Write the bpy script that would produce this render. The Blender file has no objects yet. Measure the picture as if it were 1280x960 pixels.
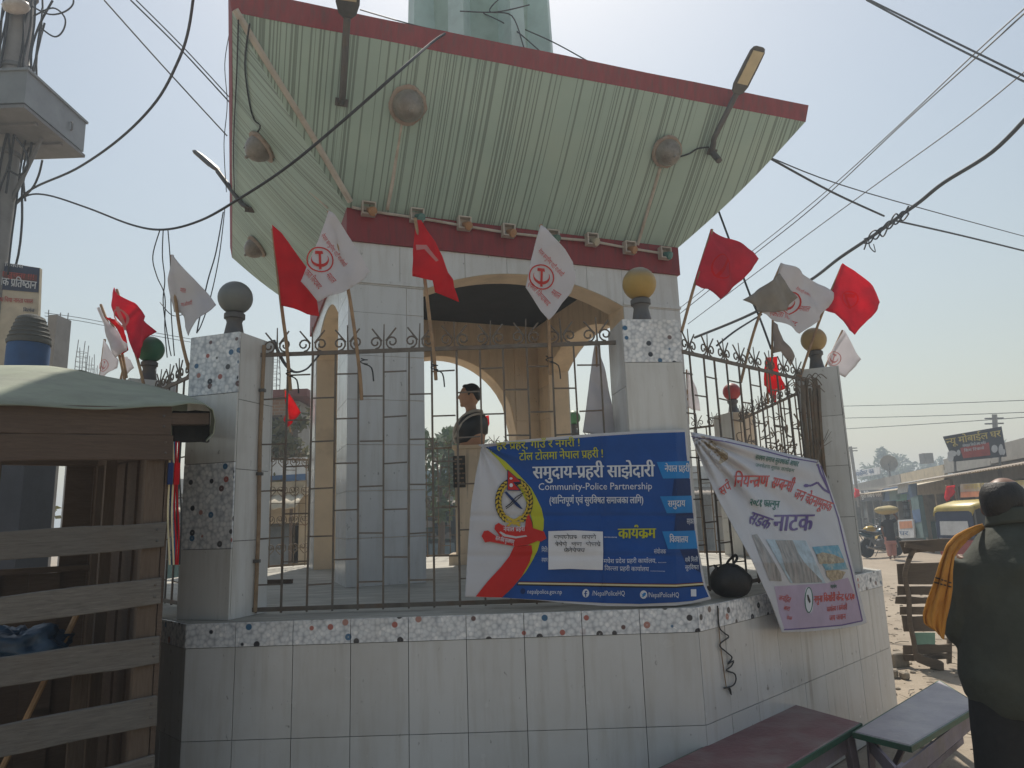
import bpy, bmesh, math, random
from mathutils import Vector, Matrix, noise
random.seed(7)
R = math.radians
SC = bpy.context.scene
COL = SC.collection
H = 1.13                                   # platform top above the ground

# ------------------------------------------------------------------ camera
F = 890.0                                  # focal length in pixels of a 1280 px wide picture
CAM = Vector((0.4429, -7.1858, H + 0.4872))
YAW, PITCH, ROLL = -0.0070, 0.1878, -0.0339
_cy, _sy, _cp, _sp = math.cos(YAW), math.sin(YAW), math.cos(PITCH), math.sin(PITCH)
FW = Vector((_sy * _cp, _cy * _cp, _sp))
_r = Vector((_cy, -_sy, 0))
_u = _r.cross(FW)
RT = _r * math.cos(ROLL) + _u * math.sin(ROLL)
UP = -_r * math.sin(ROLL) + _u * math.cos(ROLL)
cd = bpy.data.cameras.new('camera')
cd.sensor_width = 36.0
cd.lens = 36.0 * F / 1280.0
cd.clip_start = 0.05
cd.clip_end = 3000
cam = bpy.data.objects.new('camera', cd)
COL.objects.link(cam)
m = Matrix.Identity(4)
for i in range(3):
    m[i][0] = RT[i]; m[i][1] = UP[i]; m[i][2] = -FW[i]; m[i][3] = CAM[i]
cam.matrix_world = m
SC.camera = cam

# ------------------------------------------------------------------ light
SUN_EL, SUN_AZ = R(57), R(0)               # azimuth measured from +Y towards +X
w = bpy.data.worlds.new('World')
SC.world = w
w.use_nodes = True
nt = w.node_tree
nt.nodes.clear()
sky = nt.nodes.new('ShaderNodeTexSky')
sky.sky_type = 'NISHITA'
sky.sun_disc = False
sky.sun_elevation = SUN_EL
sky.sun_rotation = SUN_AZ
sky.air_density = 1.9
sky.dust_density = 1.7
sky.ozone_density = 1.4
bg = nt.nodes.new('ShaderNodeBackground')
bg.inputs['Strength'].default_value = 0.088
wo = nt.nodes.new('ShaderNodeOutputWorld')
hs = nt.nodes.new('ShaderNodeHueSaturation')               # dust greys the whole sky evenly
hs.inputs['Saturation'].default_value = .74
nt.links.new(sky.outputs[0], hs.inputs['Color'])
nt.links.new(hs.outputs[0], bg.inputs[0])
nt.links.new(bg.outputs[0], wo.inputs[0])
sd = bpy.data.lights.new('sun', 'SUN')
sd.energy = 4.3
sd.angle = R(1.0)
sd.color = (1.0, 0.93, 0.82)
sun = bpy.data.objects.new('sun', sd)
COL.objects.link(sun)
sdir = Vector((math.sin(SUN_AZ) * math.cos(SUN_EL), math.cos(SUN_AZ) * math.cos(SUN_EL), math.sin(SUN_EL)))
sun.rotation_euler = sdir.to_track_quat('Z', 'Y').to_euler()
SC.view_settings.view_transform = 'Standard'
SC.view_settings.look = 'None'
SC.view_settings.gamma = 1.0
SC.view_settings.exposure = 0.12
SC.cycles.max_bounces = 8

# ------------------------------------------------------------------ a pixel of the photo -> a point on a plane
def ray(px, py):
    return FW + RT * ((px - 640) / F) - UP * ((py - 480) / F)
def at_y(px, py, y):
    d = ray(px, py); return CAM + d * ((y - CAM.y) / d.y)
def at_z(px, py, z):
    d = ray(px, py); return CAM + d * ((z - CAM.z) / d.z)
def at_d(px, py, dep):
    return CAM + ray(px, py) * dep
def at_p(px, py, p0, n):
    d = ray(px, py); return CAM + d * ((Vector(p0) - CAM).dot(n) / d.dot(n))
def az(deg):
    return Vector((math.cos(R(deg)), math.sin(R(deg)), 0))
def on_side(px, py, k, d):                 # vertical plane of octagon side k (0 = front), d from the centre
    n = az(-90 + 45 * k); return at_p(px, py, n * d, n)

# ------------------------------------------------------------------ materials
def srgb(c):
    return tuple(((x / 255.0) / 12.92 if x / 255.0 <= 0.04045 else ((x / 255.0 + 0.055) / 1.055) ** 2.4) for x in c)
class NT:
    def __init__(s, name):
        s.m = bpy.data.materials.new(name); s.m.use_nodes = True
        s.t = s.m.node_tree; s.n = s.t.nodes; s.b = s.n['Principled BSDF']
        s.pos = s.n.new('ShaderNodeNewGeometry').outputs['Position']
    def link(s, a, b): s.t.links.new(a, b)
    def noise(s, scale, detail=4, rough=.55, vec=None, dist=0):
        n = s.n.new('ShaderNodeTexNoise'); n.inputs['Scale'].default_value = scale
        n.inputs['Detail'].default_value = detail; n.inputs['Roughness'].default_value = rough
        n.inputs['Distortion'].default_value = dist
        s.link(vec if vec is not None else s.pos, n.inputs['Vector']); return n.outputs[0]
    def scaled(s, v, vec=None):
        n = s.n.new('ShaderNodeMapping'); n.inputs['Scale'].default_value = v
        s.link(vec if vec is not None else s.pos, n.inputs['Vector']); return n.outputs[0]
    def ramp(s, src, a, b, ca=(0, 0, 0), cb=(1, 1, 1)):
        n = s.n.new('ShaderNodeValToRGB'); e = n.color_ramp.elements
        e[0].position = a; e[1].position = b
        e[0].color = (*ca, 1); e[1].color = (*cb, 1)
        s.link(src, n.inputs[0]); return n.outputs[0]
    def mix(s, fac, a, b, mode='MIX'):
        n = s.n.new('ShaderNodeMix'); n.data_type = 'RGBA'; n.blend_type = mode
        for i, v in ((0, fac), (6, a), (7, b)):
            if hasattr(v, 'is_linked') or hasattr(v, 'links'): s.link(v, n.inputs[i])
            elif isinstance(v, tuple): n.inputs[i].default_value = (*v[:3], 1)
            else: n.inputs[i].default_value = v
        return n.outputs[2]
    def math(s, op, a, b=0.0):
        n = s.n.new('ShaderNodeMath'); n.operation = op
        for i, v in ((0, a), (1, b)):
            if hasattr(v, 'links'): s.link(v, n.inputs[i])
            else: n.inputs[i].default_value = v
        return n.outputs[0]
    def color(s, c): s.link(c, s.b.inputs['Base Color'])
    def bump(s, h, strength=.2, dist=.01):
        n = s.n.new('ShaderNodeBump'); n.inputs['Strength'].default_value = strength
        n.inputs['Distance'].default_value = dist
        s.link(h, n.inputs['Height']); s.link(n.outputs[0], s.b.inputs['Normal'])
    def rough(s, r):
        if hasattr(r, 'links'): s.link(r, s.b.inputs['Roughness'])
        else: s.b.inputs['Roughness'].default_value = r
def mul(c, k): return tuple(min(1, x * k) for x in c)
def M(name, col, rough=.6, var=.18, scale=5.0, dirt=None, dirt_amt=.5, dirt_scale=2.5, bump=.15, bscale=60, metal=0.0, stretch=None, two=None):
    """painted or natural surface: two-tone noise, patches of dirt, fine relief"""
    t = NT(name)
    vec = t.scaled(stretch) if stretch else None
    a, b = (mul(col, 1 - var), mul(col, 1 + var)) if two is None else (col, two)
    c = t.mix(t.ramp(t.noise(scale, 6, .6, vec), .3, .7), a, b)
    if dirt is not None:
        d = t.ramp(t.noise(dirt_scale, 8, .65, vec), .62 - .3 * dirt_amt, .78)
        c = t.mix(d, c, dirt)
    t.color(c)
    n2 = t.noise(bscale, 3, .6, vec)
    t.rough(t.math('ADD', t.math('MULTIPLY', n2, .2), rough - .1))
    if bump: t.bump(n2, bump)
    t.b.inputs['Metallic'].default_value = metal
    return t.m

DUST = (.20, .16, .115)
MT = {}
def wall_tile(name, col, warm):
    t = NT(name)
    oi = t.n.new('ShaderNodeObjectInfo').outputs['Random']
    c = t.mix(t.math('MULTIPLY', oi, .8), mul(col, .93), mul(col, 1.05))
    st = t.scaled((9, 9, .8))                                           # rain streaks
    c = t.mix(t.math('MULTIPLY', t.ramp(t.noise(1.6, 7, .65, st), .48, .72), .5), c, warm)
    c = t.mix(t.math('MULTIPLY', t.ramp(t.noise(1.3, 6, .6), .45, .72), .40), c, mul(warm, .9))
    dr = t.ramp(t.noise(11, 2, .5, t.scaled((1, 1, .02))), .66, .70)           # thin dirty drips
    c = t.mix(t.math('MULTIPLY', dr, t.math('MULTIPLY', t.ramp(t.noise(1.4, 3), .5, .65), .45)), c, (.13, .11, .09))
    sp = t.ramp(t.noise(38, 3, .5, t.scaled((1, 1, .5))), .69, .75)     # scuffs and specks
    c = t.mix(t.math('MULTIPLY', sp, .55), c, (.07, .06, .05))
    t.color(c)
    t.rough(t.math('ADD', t.math('MULTIPLY', t.noise(7, 4), .22), .12))
    t.bump(t.noise(3.5, 2), .05, .02)
    return t.m
MT['tile'] = wall_tile('glazed wall tile', (.61, .615, .61), (.43, .405, .36))
MT['tile_kiosk'] = wall_tile('white wall tile', (.70, .70, .69), (.47, .445, .40))
MT['tile_pillar'] = wall_tile('grey white tile', (.70, .70, .68), (.42, .39, .34))
MT['cream'] = M('cream plaster', (.76, .60, .42), .6, .08, 3, (.48, .37, .25), .4, 2, .08)
MT['cream_tile'] = wall_tile('cream tile', (.76, .62, .46), (.46, .36, .25))
MT['grout'] = M('grout', (.10, .09, .08), .9, .2, 20)
def pebble():
    t = NT('printed pebble tile')
    def vor(scale, rnd):
        v = t.n.new('ShaderNodeTexVoronoi'); v.inputs['Scale'].default_value = scale; v.inputs['Randomness'].default_value = rnd
        t.link(t.pos, v.inputs['Vector']); sp = t.n.new('ShaderNodeSeparateColor'); t.link(v.outputs['Color'], sp.inputs[0]); return v.outputs['Distance'], sp
    dist, sep = vor(41, .85)
    c = t.mix(sep.outputs[1], (.66, .69, .72), (.92, .92, .92))
    c = t.mix(t.math('MULTIPLY', t.ramp(dist, .38, .95), .75), c, (.22, .25, .30))
    c = t.mix(t.math('MULTIPLY', t.ramp(dist, .0, .28, (1, 1, 1), (0, 0, 0)), .35), c, (.95, .95, .95))
    d2, s2 = vor(15, .75)                                               # scattered round coloured pebbles
    hue = t.n.new('ShaderNodeValToRGB'); hue.color_ramp.interpolation = 'CONSTANT'; e = hue.color_ramp.elements
    e[0].position = 0; e[0].color = (.022, .026, .04, 1); e[1].position = .42; e[1].color = (.40, .12, .10, 1)
    for p_, k_ in ((.60, (.03, .13, .26, 1)), (.78, (.13, .07, .07, 1)), (.88, (.42, .2, .17, 1))): x = e.new(p_); x.color = k_
    t.link(s2.outputs[2], hue.inputs[0])
    dot = t.math('MULTIPLY', t.ramp(d2, .24, .28, (1, 1, 1), (0, 0, 0)), t.ramp(s2.outputs[0], .22, .23))
    core = t.ramp(d2, .03, .08, (1, 1, 1), (0, 0, 0))
    dc = t.mix(t.math('MULTIPLY', core, .6), hue.outputs[0], (.6, .6, .62))
    c = t.mix(dot, c, dc)
    c = t.mix(t.math('MULTIPLY', t.ramp(t.noise(4, 5), .5, .8), .35), c, (.36, .33, .28))
    t.color(c); t.rough(.28)
    return t.m
MT['pebble'] = pebble()
MT['floor'] = M('grey stone floor', (.38, .365, .32), .7, .25, 3, (.22, .2, .16), .5, 4, .2, 30, stretch=(1, 3, 1))
MT['red_band'] = M('dark red paint', (.24, .013, .015), .5, .15, 6, (.12, .02, .02), .5, 5, .1, 40, stretch=(4, 4, .6))
MT['fascia'] = M('faded red paint', (.29, .05, .055), .7, .16, 5, (.16, .07, .07), .5, 6, .15, 40, stretch=(4, 4, .6))
def canopy():
    t = NT('green soffit with rain streaks')
    uv = t.n.new('ShaderNodeUVMap'); uv.uv_map = 'UVMap'
    sx = t.n.new('ShaderNodeSeparateXYZ'); t.link(uv.outputs[0], sx.inputs[0])
    def n1(scale, detail, off=0.0, vy=.12):
        cmb = t.n.new('ShaderNodeCombineXYZ')
        t.link(sx.outputs[0], cmb.inputs[0])
        t.link(t.math('MULTIPLY', sx.outputs[1], vy), cmb.inputs[1])
        cmb.inputs[2].default_value = off
        return t.noise(scale, detail, .6, cmb.outputs[0])
    dens = t.ramp(n1(2.2, 2, 3.0, .05), .32, .60)
    thr = t.math('SUBTRACT', .635, t.math('MULTIPLY', dens, .095))
    ln = t.math('GREATER_THAN', n1(44, 0.0, 0.0, .002), thr)
    ln2 = t.math('GREATER_THAN', n1(29, 0.0, 9.0, .002), t.math('ADD', thr, .04))
    lines = t.math('MAXIMUM', ln, ln2)
    c = t.mix(t.ramp(t.noise(2.2, 6), .3, .7), (.36, .49, .435), (.42, .55, .485))
    c = t.mix(t.math('MULTIPLY', t.ramp(t.noise(1.1, 5), .5, .8), .4), c, (.38, .46, .37))
    c = t.mix(t.math('MULTIPLY', lines, .58), c, (.10, .125, .10))
    t.color(c); t.rough(.55)
    t.bump(t.math('SUBTRACT', 1.0, lines), .6, .006)
    return t.m
MT['canopy'] = canopy()
MT['black_ceiling'] = M('ceiling blackened for shade', (.018, .018, .018), .95, .3, 4)  # near-black colour stands in for the missing light under the roof
MT['teal_panel'] = M('greenish recessed panel', (.36, .52, .46), .65, .12, 3, (.22, .34, .28), .5, 2.5, .1)
MT['teal'] = M('pale teal paint', (.50, .68, .65), .6, .1, 3, (.36, .5, .48), .45, 2.5, .1)
MT['iron'] = M('weathered fence iron', (.155, .132, .108), .6, .25, 14, (.19, .11, .065), .45, 10, .25, 90, metal=.2)
MT['iron_pale'] = M('dusty fence iron', (.17, .14, .105), .7, .25, 14, (.20, .11, .06), .5, 10, .2, 90)
MT['rust'] = M('rusty conduit', (.30, .21, .13), .75, .3, 9, (.17, .09, .05), .55, 8, .2, 60)
MT['pvc'] = M('cream pvc pipe', (.52, .47, .41), .5, .12, 8, (.3, .22, .15), .4, 5)
MT['lamp_metal'] = M('grey lamp housing', (.11, .105, .10), .5, .2, 9, (.17, .12, .08), .4, 7, metal=.3)
MT['lamp_bowl'] = M('dusty lamp bowl', (.24, .22, .19), .3, .3, 9, (.14, .10, .07), .5, 6)
MT['lamp_rim'] = M('rusty lamp rim', (.40, .33, .27), .7, .3, 14, (.19, .09, .05), .6, 14)
MT['diffuser'] = M('yellowed diffuser', (.66, .56, .36), .4, .1, 8, (.4, .3, .17), .3, 4)
MT['stick'] = M('bamboo stick', (.37, .23, .12), .65, .25, 12, (.2, .12, .07), .4, 8, .2, 60)
MT['wire'] = M('black cable', (.022, .024, .027), .6, .2, 10, bump=0)
MT['wood_dark'] = None
def wood(name, a, b, dirt, st):
    t = NT(name)
    v = t.scaled(st)
    oi = t.n.new('ShaderNodeObjectInfo').outputs['Random']
    c = t.mix(t.ramp(t.noise(9, 7, .7, v, .6), .3, .72), a, b)
    c = t.mix(t.math('MULTIPLY', oi, .5), c, mul(a, .9))
    c = t.mix(t.math('MULTIPLY', t.ramp(t.noise(3, 6), .5, .75), .55), c, dirt)
    kn = t.ramp(t.noise(7, 1, .5, t.scaled((.5, .5, 1))), .72, .78)
    c = t.mix(t.math('MULTIPLY', kn, .7), c, mul(a, .3))
    t.color(c); t.rough(.8); t.bump(t.noise(22, 6, .7, v), .5, .008)
    return t.m
MT['wood_stall'] = wood('weathered grey wood', (.11, .10, .088), (.25, .228, .20), (.13, .10, .075), (1.2, 1.2, 14))
MT['wood_brown'] = wood('brown board', (.085, .056, .04), (.155, .108, .076), (.075, .05, .035), (1.2, 1.2, 14))
MT['wood_post'] = wood('stall post wood', (.11, .075, .052), (.19, .14, .1), (.08, .055, .04), (14, 14, 1.2))
MT['wood_cart'] = wood('old cart plank', (.105, .078, .055), (.215, .165, .115), (.13, .09, .06), (1.2, 1.2, 14))
MT['tarp'] = M('grey green roof sheet', (.26, .285, .21), .8, .12, 3, (.15, .15, .125), .5, 2.2, .3, 7)
MT['bench_red'] = M('maroon bench paint', (.19, .075, .08), .45, .22, 7, (.24, .19, .17), .6, 5, .25, 40, two=(.14, .05, .055))
MT['bench_green'] = M('green bench edge', (.03, .10, .06), .5, .2, 8, (.10, .10, .08), .3, 6)
MT['bench_purple'] = M('dusty purple leg paint', (.24, .20, .235), .65, .2, 8, (.20, .165, .13), .5, 6)
MT['bench_lilac'] = M('worn lilac bench top', (.40, .36, .385), .42, .2, 6, (.50, .46, .43), .6, 4, .25, 40, two=(.30, .265, .29))
def ground_mat():
    t = NT('dusty ground')
    c = t.mix(t.ramp(t.noise(.35, 8, .6), .3, .7), (.29, .235, .175), (.385, .32, .245))
    c = t.mix(t.math('MULTIPLY', t.ramp(t.noise(2.6, 8, .7), .5, .72), .6), c, (.19, .15, .11))
    c = t.mix(t.math('MULTIPLY', t.ramp(t.noise(16, 5, .7), .60, .72), .5), c, (.12, .09, .065))
    c = t.mix(t.math('MULTIPLY', t.ramp(t.noise(45, 2, .6), .64, .7), .5), c, (.47, .42, .35))
    t.color(c); t.rough(.95)
    t.bump(t.noise(11, 8, .7), .7, .035)
    return t.m
MT['ground'] = ground_mat()
MT['hollow_shade'] = M('painted shade in the roof curl', (.012, .012, .012), .7, .2, 8)  # black that stands for the shaded hollow of the roof curl
MT['stone'] = M('grey stone', (.27, .23, .18), .9, .35, 9)
def cloth(name, col, var=.06, rough=.8, trans=.3, dirt=None):
    t = NT(name)
    c = t.mix(t.ramp(t.noise(7, 5), .3, .7), mul(col, 1 - var), mul(col, 1 + var))
    if dirt: c = t.mix(t.math('MULTIPLY', t.ramp(t.noise(5, 6), .5, .75), .5), c, dirt)
    t.color(c); t.rough(rough)
    t.b.inputs['Specular IOR Level'].default_value = .18
    wv = t.noise(9, 4, .55); t.bump(wv, .25, .02)
    if trans:
        tr = t.n.new('ShaderNodeBsdfTranslucent'); t.link(c, tr.inputs[0])
        mx = t.n.new('ShaderNodeMixShader'); mx.inputs[0].default_value = trans
        t.link(t.b.outputs[0], mx.inputs[1]); t.link(tr.outputs[0], mx.inputs[2])
        t.link(mx.outputs[0], t.n['Material Output'].inputs[0])
    return t.m
MT['flag_red'] = cloth('red flag cloth', (.80, .020, .035), .1, .75, .6)
MT['flag_rose'] = cloth('faded red flag cloth', (.74, .05, .10), .12, .75, .6)
MT['flag_white'] = cloth('white flag cloth', (.80, .78, .80), .04, .8, .5)
MT['flag_grey'] = cloth('dusty flag cloth', (.34, .31, .27), .12, .85, .25, (.22, .2, .17))
MT['print_red'] = cloth('red flag print', (.62, .05, .04), .08, .75, .35)
MT['print_pink'] = cloth('pale red flag print', (.66, .28, .27), .08, .75, .3)
MT['vinyl_white'] = cloth('white banner vinyl', (.66, .66, .69), .03, .42, .22)
MT['vinyl_blue'] = cloth('blue banner print', (.012, .075, .30), .1, .42, .08)
MT['vinyl_navy'] = cloth('navy banner print', (.012, .035, .13), .1, .42, .08)
MT['vinyl_sky'] = cloth('light blue banner print', (.02, .22, .56), .1, .42, .08)
MT['vinyl_yellow'] = cloth('yellow green banner print', (.52, .52, .03), .08, .42, .1)
MT['vinyl_red'] = cloth('red banner print', (.58, .025, .02), .08, .42, .1)
MT['vinyl_gold'] = cloth('gold banner print', (.58, .42, .05), .1, .42, .1)
MT['vinyl_ink'] = cloth('black banner print', (.015, .015, .02), .1, .42, 0)
MT['vinyl_letter'] = cloth('white lettering', (.70, .73, .78), .03, .42, .1)
MT['vinyl_maroon'] = cloth('maroon banner line', (.12, .02, .02), .1, .42, 0)
MT['vinyl_cream'] = cloth('cream banner line', (.62, .55, .35), .05, .42, 0)
MT['vinyl_purple'] = cloth('purple lettering', (.13, .085, .26), .08, .42, .1)
MT['vinyl_green'] = cloth('dark green lettering', (.03, .16, .12), .08, .42, .1)
MT['vinyl_lilac'] = cloth('lilac banner print', (.52, .42, .56), .08, .42, .2)
MT['vinyl_scarlet'] = cloth('scarlet lettering', (.60, .10, .09), .1, .42, .15)
MT['vinyl_rock'] = M('grey photo print', (.22, .22, .22), .45, .6, 14, (.42, .36, .33), .6, 12, 0, stretch=(2.2, 2.2, .6))
MT['vinyl_haze'] = M('pale blue photo print', (.38, .48, .55), .45, .25, 12, (.2, .23, .26), .4, 14, 0)
MT['vinyl_pool'] = M('blue photo print', (.10, .32, .45), .45, .3, 22, (.5, .42, .3), .45, 22, 0)
MT['vinyl_food'] = M('brown photo print', (.40, .33, .22), .45, .4, 40, (.10, .05, .04), .6, 36, 0)
MT['paper'] = cloth('white paper', (.76, .76, .79), .03, .7, .1)
MT['ink'] = M('pen ink', (.03, .03, .035), .6, .1, 9, bump=0)

# ------------------------------------------------------------------ mesh building
def wloc(o):
    v = Vector((0, 0, 0))
    while o is not None:
        v += o.location; o = o.parent
    return v
class MB:
    def __init__(s): s.v = []; s.f = []
    def add(s, vs, fs):
        k = len(s.v); s.v += [Vector(v) for v in vs]; s.f += [tuple(i + k for i in f) for f in fs]; return s
    def box(s, c, d, ax=None):
        c = Vector(c); ax = ax or (Vector((1, 0, 0)), Vector((0, 1, 0)), Vector((0, 0, 1)))
        vs = [c + ax[0] * (d[0] / 2 * i) + ax[1] * (d[1] / 2 * j) + ax[2] * (d[2] / 2 * k) for k in (-1, 1) for j in (-1, 1) for i in (-1, 1)]
        return s.add(vs, [(0, 2, 3, 1), (4, 5, 7, 6), (0, 1, 5, 4), (2, 6, 7, 3), (0, 4, 6, 2), (1, 3, 7, 5)])
    def prism(s, pts, vec):
        n = len(pts); vec = Vector(vec); pts = [Vector(p) for p in pts]
        return s.add(pts + [p + vec for p in pts], [tuple(range(n))[::-1], tuple(range(n, 2 * n))] + [(i, (i + 1) % n, (i + 1) % n + n, i + n) for i in range(n)])
    def tube(s, pts, r, n=6, cap=True, flat=1.0):
        pts = [Vector(p) for p in pts]; k = len(pts)
        rs = r if isinstance(r, (list, tuple)) else [r] * k
        vs, fs = [], []
        t0 = (pts[1] - pts[0]).normalized()
        a = t0.orthogonal().normalized()
        for i, p in enumerate(pts):
            t = (pts[min(i + 1, k - 1)] - pts[max(i - 1, 0)])
            t = t.normalized() if t.length > 1e-9 else t0
            a = (a - t * a.dot(t)); a = a.normalized() if a.length > 1e-6 else t.orthogonal().normalized()
            b = t.cross(a)
            for j in range(n):
                q = 2 * math.pi * j / n
                vs.append(p + (a * math.cos(q) + b * math.sin(q) * flat) * rs[i])
        for i in range(k - 1):
            for j in range(n):
                fs.append((i * n + j, i * n + (j + 1) % n, (i + 1) * n + (j + 1) % n, (i + 1) * n + j))
        if cap: fs += [tuple(range(n))[::-1], tuple(range((k - 1) * n, k * n))]
        return s.add(vs, fs)
    def lathe(s, prof, base=(0, 0, 0), n=20, ax=None):
        base = Vector(base); ax = ax or (Vector((1, 0, 0)), Vector((0, 1, 0)), Vector((0, 0, 1)))
        vs, fs = [], []
        for r, z in prof:
            for j in range(n):
                q = 2 * math.pi * j / n
                vs.append(base + ax[0] * (r * math.cos(q)) + ax[1] * (r * math.sin(q)) + ax[2] * z)
        for i in range(len(prof) - 1):
            for j in range(n):
                fs.append((i * n + j, i * n + (j + 1) % n, (i + 1) * n + (j + 1) % n, (i + 1) * n + j))
        fs += [tuple(range(n))[::-1], tuple(range((len(prof) - 1) * n, len(prof) * n))]
        return s.add(vs, fs)
    def ball(s, c, r, n=16, ax=None):
        r = r if isinstance(r, (tuple, list)) else (r, r, r); c = Vector(c)
        ax = ax or (Vector((1, 0, 0)), Vector((0, 1, 0)), Vector((0, 0, 1)))
        vs, fs, k = [], [], n // 2
        for i in range(k + 1):
            th = math.pi * i / k
            for j in range(n):
                q = 2 * math.pi * j / n
                sx = max(math.sin(th), 1e-3)
                vs.append(c + ax[0] * (r[0] * sx * math.cos(q)) + ax[1] * (r[1] * sx * math.sin(q)) - ax[2] * (r[2] * math.cos(th)))
        for i in range(k):
            for j in range(n):
                fs.append((i * n + j, i * n + (j + 1) % n, (i + 1) * n + (j + 1) % n, (i + 1) * n + j))
        fs += [tuple(range(n))[::-1], tuple(range(k * n, (k + 1) * n))]
        return s.add(vs, fs)
    def grid(s, fn, nu, nv):
        vs = [fn(i / nu, j / nv) for j in range(nv + 1) for i in range(nu + 1)]
        fs = [(j * (nu + 1) + i, j * (nu + 1) + i + 1, (j + 1) * (nu + 1) + i + 1, (j + 1) * (nu + 1) + i) for j in range(nv) for i in range(nu)]
        return s.add(vs, fs)
    def loft(s, rings, n=18, cap=True):
        """rings: (centre, x axis vector, y axis vector)"""
        vs, fs = [], []
        for c, a, b in rings:
            for j in range(n):
                q = 2 * math.pi * j / n
                vs.append(Vector(c) + Vector(a) * math.cos(q) + Vector(b) * math.sin(q))
        for i in range(len(rings) - 1):
            for j in range(n):
                fs.append((i * n + j, i * n + (j + 1) % n, (i + 1) * n + (j + 1) % n, (i + 1) * n + j))
        if cap: fs += [tuple(range(n))[::-1], tuple(range((len(rings) - 1) * n, len(rings) * n))]
        return s.add(vs, fs)
    def mesh(s, name, off=Vector((0, 0, 0)), mat=None, smooth=False):
        me = bpy.data.meshes.new(name)
        me.from_pydata([v - off for v in s.v], [], s.f)
        me.update()
        bm = bmesh.new(); bm.from_mesh(me); bmesh.ops.recalc_face_normals(bm, faces=bm.faces); bm.to_mesh(me); bm.free()
        if mat: me.materials.append(MT[mat] if isinstance(mat, str) else mat)
        if smooth:
            me.shade_smooth()
            try: me.set_sharp_from_angle(angle=R(smooth if smooth > 1 else 40))
            except Exception: pass
        return me
    def obj(s, name, mat, parent=None, smooth=False, local=False):
        off = Vector((0, 0, 0)) if (parent is None or local) else wloc(parent)
        base = Vector((0, 0, 0))
        if parent is None and s.v:
            base = Vector((sum(v.x for v in s.v) / len(s.v), sum(v.y for v in s.v) / len(s.v), min(v.z for v in s.v)))
            off = base
        return link(name, s.mesh(name, off, mat, smooth), parent, base)
def link(name, me, parent=None, loc=(0, 0, 0), rz=0):
    o = bpy.data.objects.new(name, me); COL.objects.link(o)
    o.location = loc; o.rotation_euler = (0, 0, rz)
    if parent is not None: o.parent = parent
    return o
def tag(o, label=None, cat=None, group=None, kind=None):
    if label: o['label'] = label
    if cat: o['category'] = cat
    if group: o['group'] = group
    if kind: o['kind'] = kind
    return o
def thing(name, label, cat, loc, group=None, rz=0):
    return tag(link(name, None, None, loc, rz), label, cat, group)
def copy_tree(o, parent=None):
    c = o.copy(); COL.objects.link(c)
    if parent is not None: c.parent = parent
    for ch in list(o.children): copy_tree(ch, c)
    return c
def mod(o, typ, **kw):
    md = o.modifiers.new(typ.lower(), typ)
    for k, v in kw.items(): setattr(md, k, v)
    return o
def bevel(o, wd=.004): return mod(o, 'BEVEL', width=wd, segments=1, limit_method='ANGLE')

# ------------------------------------------------------------------ flat shapes filled with small faces, then laid on a surface
def fill2(poly, maxlen):
    """polygon in 2-D -> (points, triangles) with edges shorter than maxlen"""
    bm = bmesh.new()
    bm.faces.new([bm.verts.new((p[0], p[1], 0)) for p in poly])
    bm.normal_update()
    bmesh.ops.triangulate(bm, faces=bm.faces[:], ngon_method='EAR_CLIP')
    return refine(bm, maxlen)
def refine(bm, maxlen, beauty=True):
    for _ in range(8):
        es = [e for e in bm.edges if e.calc_length() > maxlen]
        if not es: break
        bmesh.ops.subdivide_edges(bm, edges=es, cuts=1, use_grid_fill=False)
        bm.normal_update(); bmesh.ops.triangulate(bm, faces=[f for f in bm.faces if len(f.verts) > 3])
    bm.verts.index_update()
    out = ([(v.co.x, v.co.y) for v in bm.verts], [tuple(v.index for v in f.verts) for f in bm.faces])
    bm.free(); return out
def smooth_poly(pts, n=4):
    """closed Catmull-Rom through pts"""
    out = []; k = len(pts)
    for i in range(k):
        p0, p1, p2, p3 = pts[i - 1], pts[i], pts[(i + 1) % k], pts[(i + 2) % k]
        for j in range(n):
            t = j / n
            out.append(tuple(.5 * (2 * p1[q] + (p2[q] - p0[q]) * t + (2 * p0[q] - 5 * p1[q] + 4 * p2[q] - p3[q]) * t * t + (3 * p1[q] - p0[q] - 3 * p2[q] + p3[q]) * t ** 3) for q in (0, 1)))
    return out
def curve_pts(pts, n=6):
    """open Catmull-Rom in 3-D"""
    pts = [Vector(p) for p in pts]; out = []; k = len(pts)
    for i in range(k - 1):
        p0, p1, p2, p3 = pts[max(i - 1, 0)], pts[i], pts[i + 1], pts[min(i + 2, k - 1)]
        for j in range(n):
            t = j / n
            out.append(.5 * (2 * p1 + (p2 - p0) * t + (2 * p0 - 5 * p1 + 4 * p2 - p3) * t * t + (3 * p1 - p0 - 3 * p2 + p3) * t ** 3))
    return out + [pts[-1]]
def ellipse(cx, cy, rx, ry, n=24, a0=0, a1=360, rot=0):
    out = []
    for i in range(n if a1 - a0 >= 360 else n + 1):
        q = R(a0 + (a1 - a0) * i / n); x, y = rx * math.cos(q), ry * math.sin(q)
        c, s_ = math.cos(R(rot)), math.sin(R(rot))
        out.append((cx + c * x - s_ * y, cy + s_ * x + c * y))
    return out
def ring(cx, cy, rx, ry, w_, n=28, a0=0, a1=360):
    """one polygon strip, returned as quads"""
    o, i_ = ellipse(cx, cy, rx, ry, n, a0, a1), ellipse(cx, cy, rx - w_, ry - w_, n, a0, a1)
    k = len(o); full = a1 - a0 >= 360
    return [[o[j], o[(j + 1) % k], i_[(j + 1) % k], i_[j]] for j in range(k if full else k - 1)]
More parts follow.
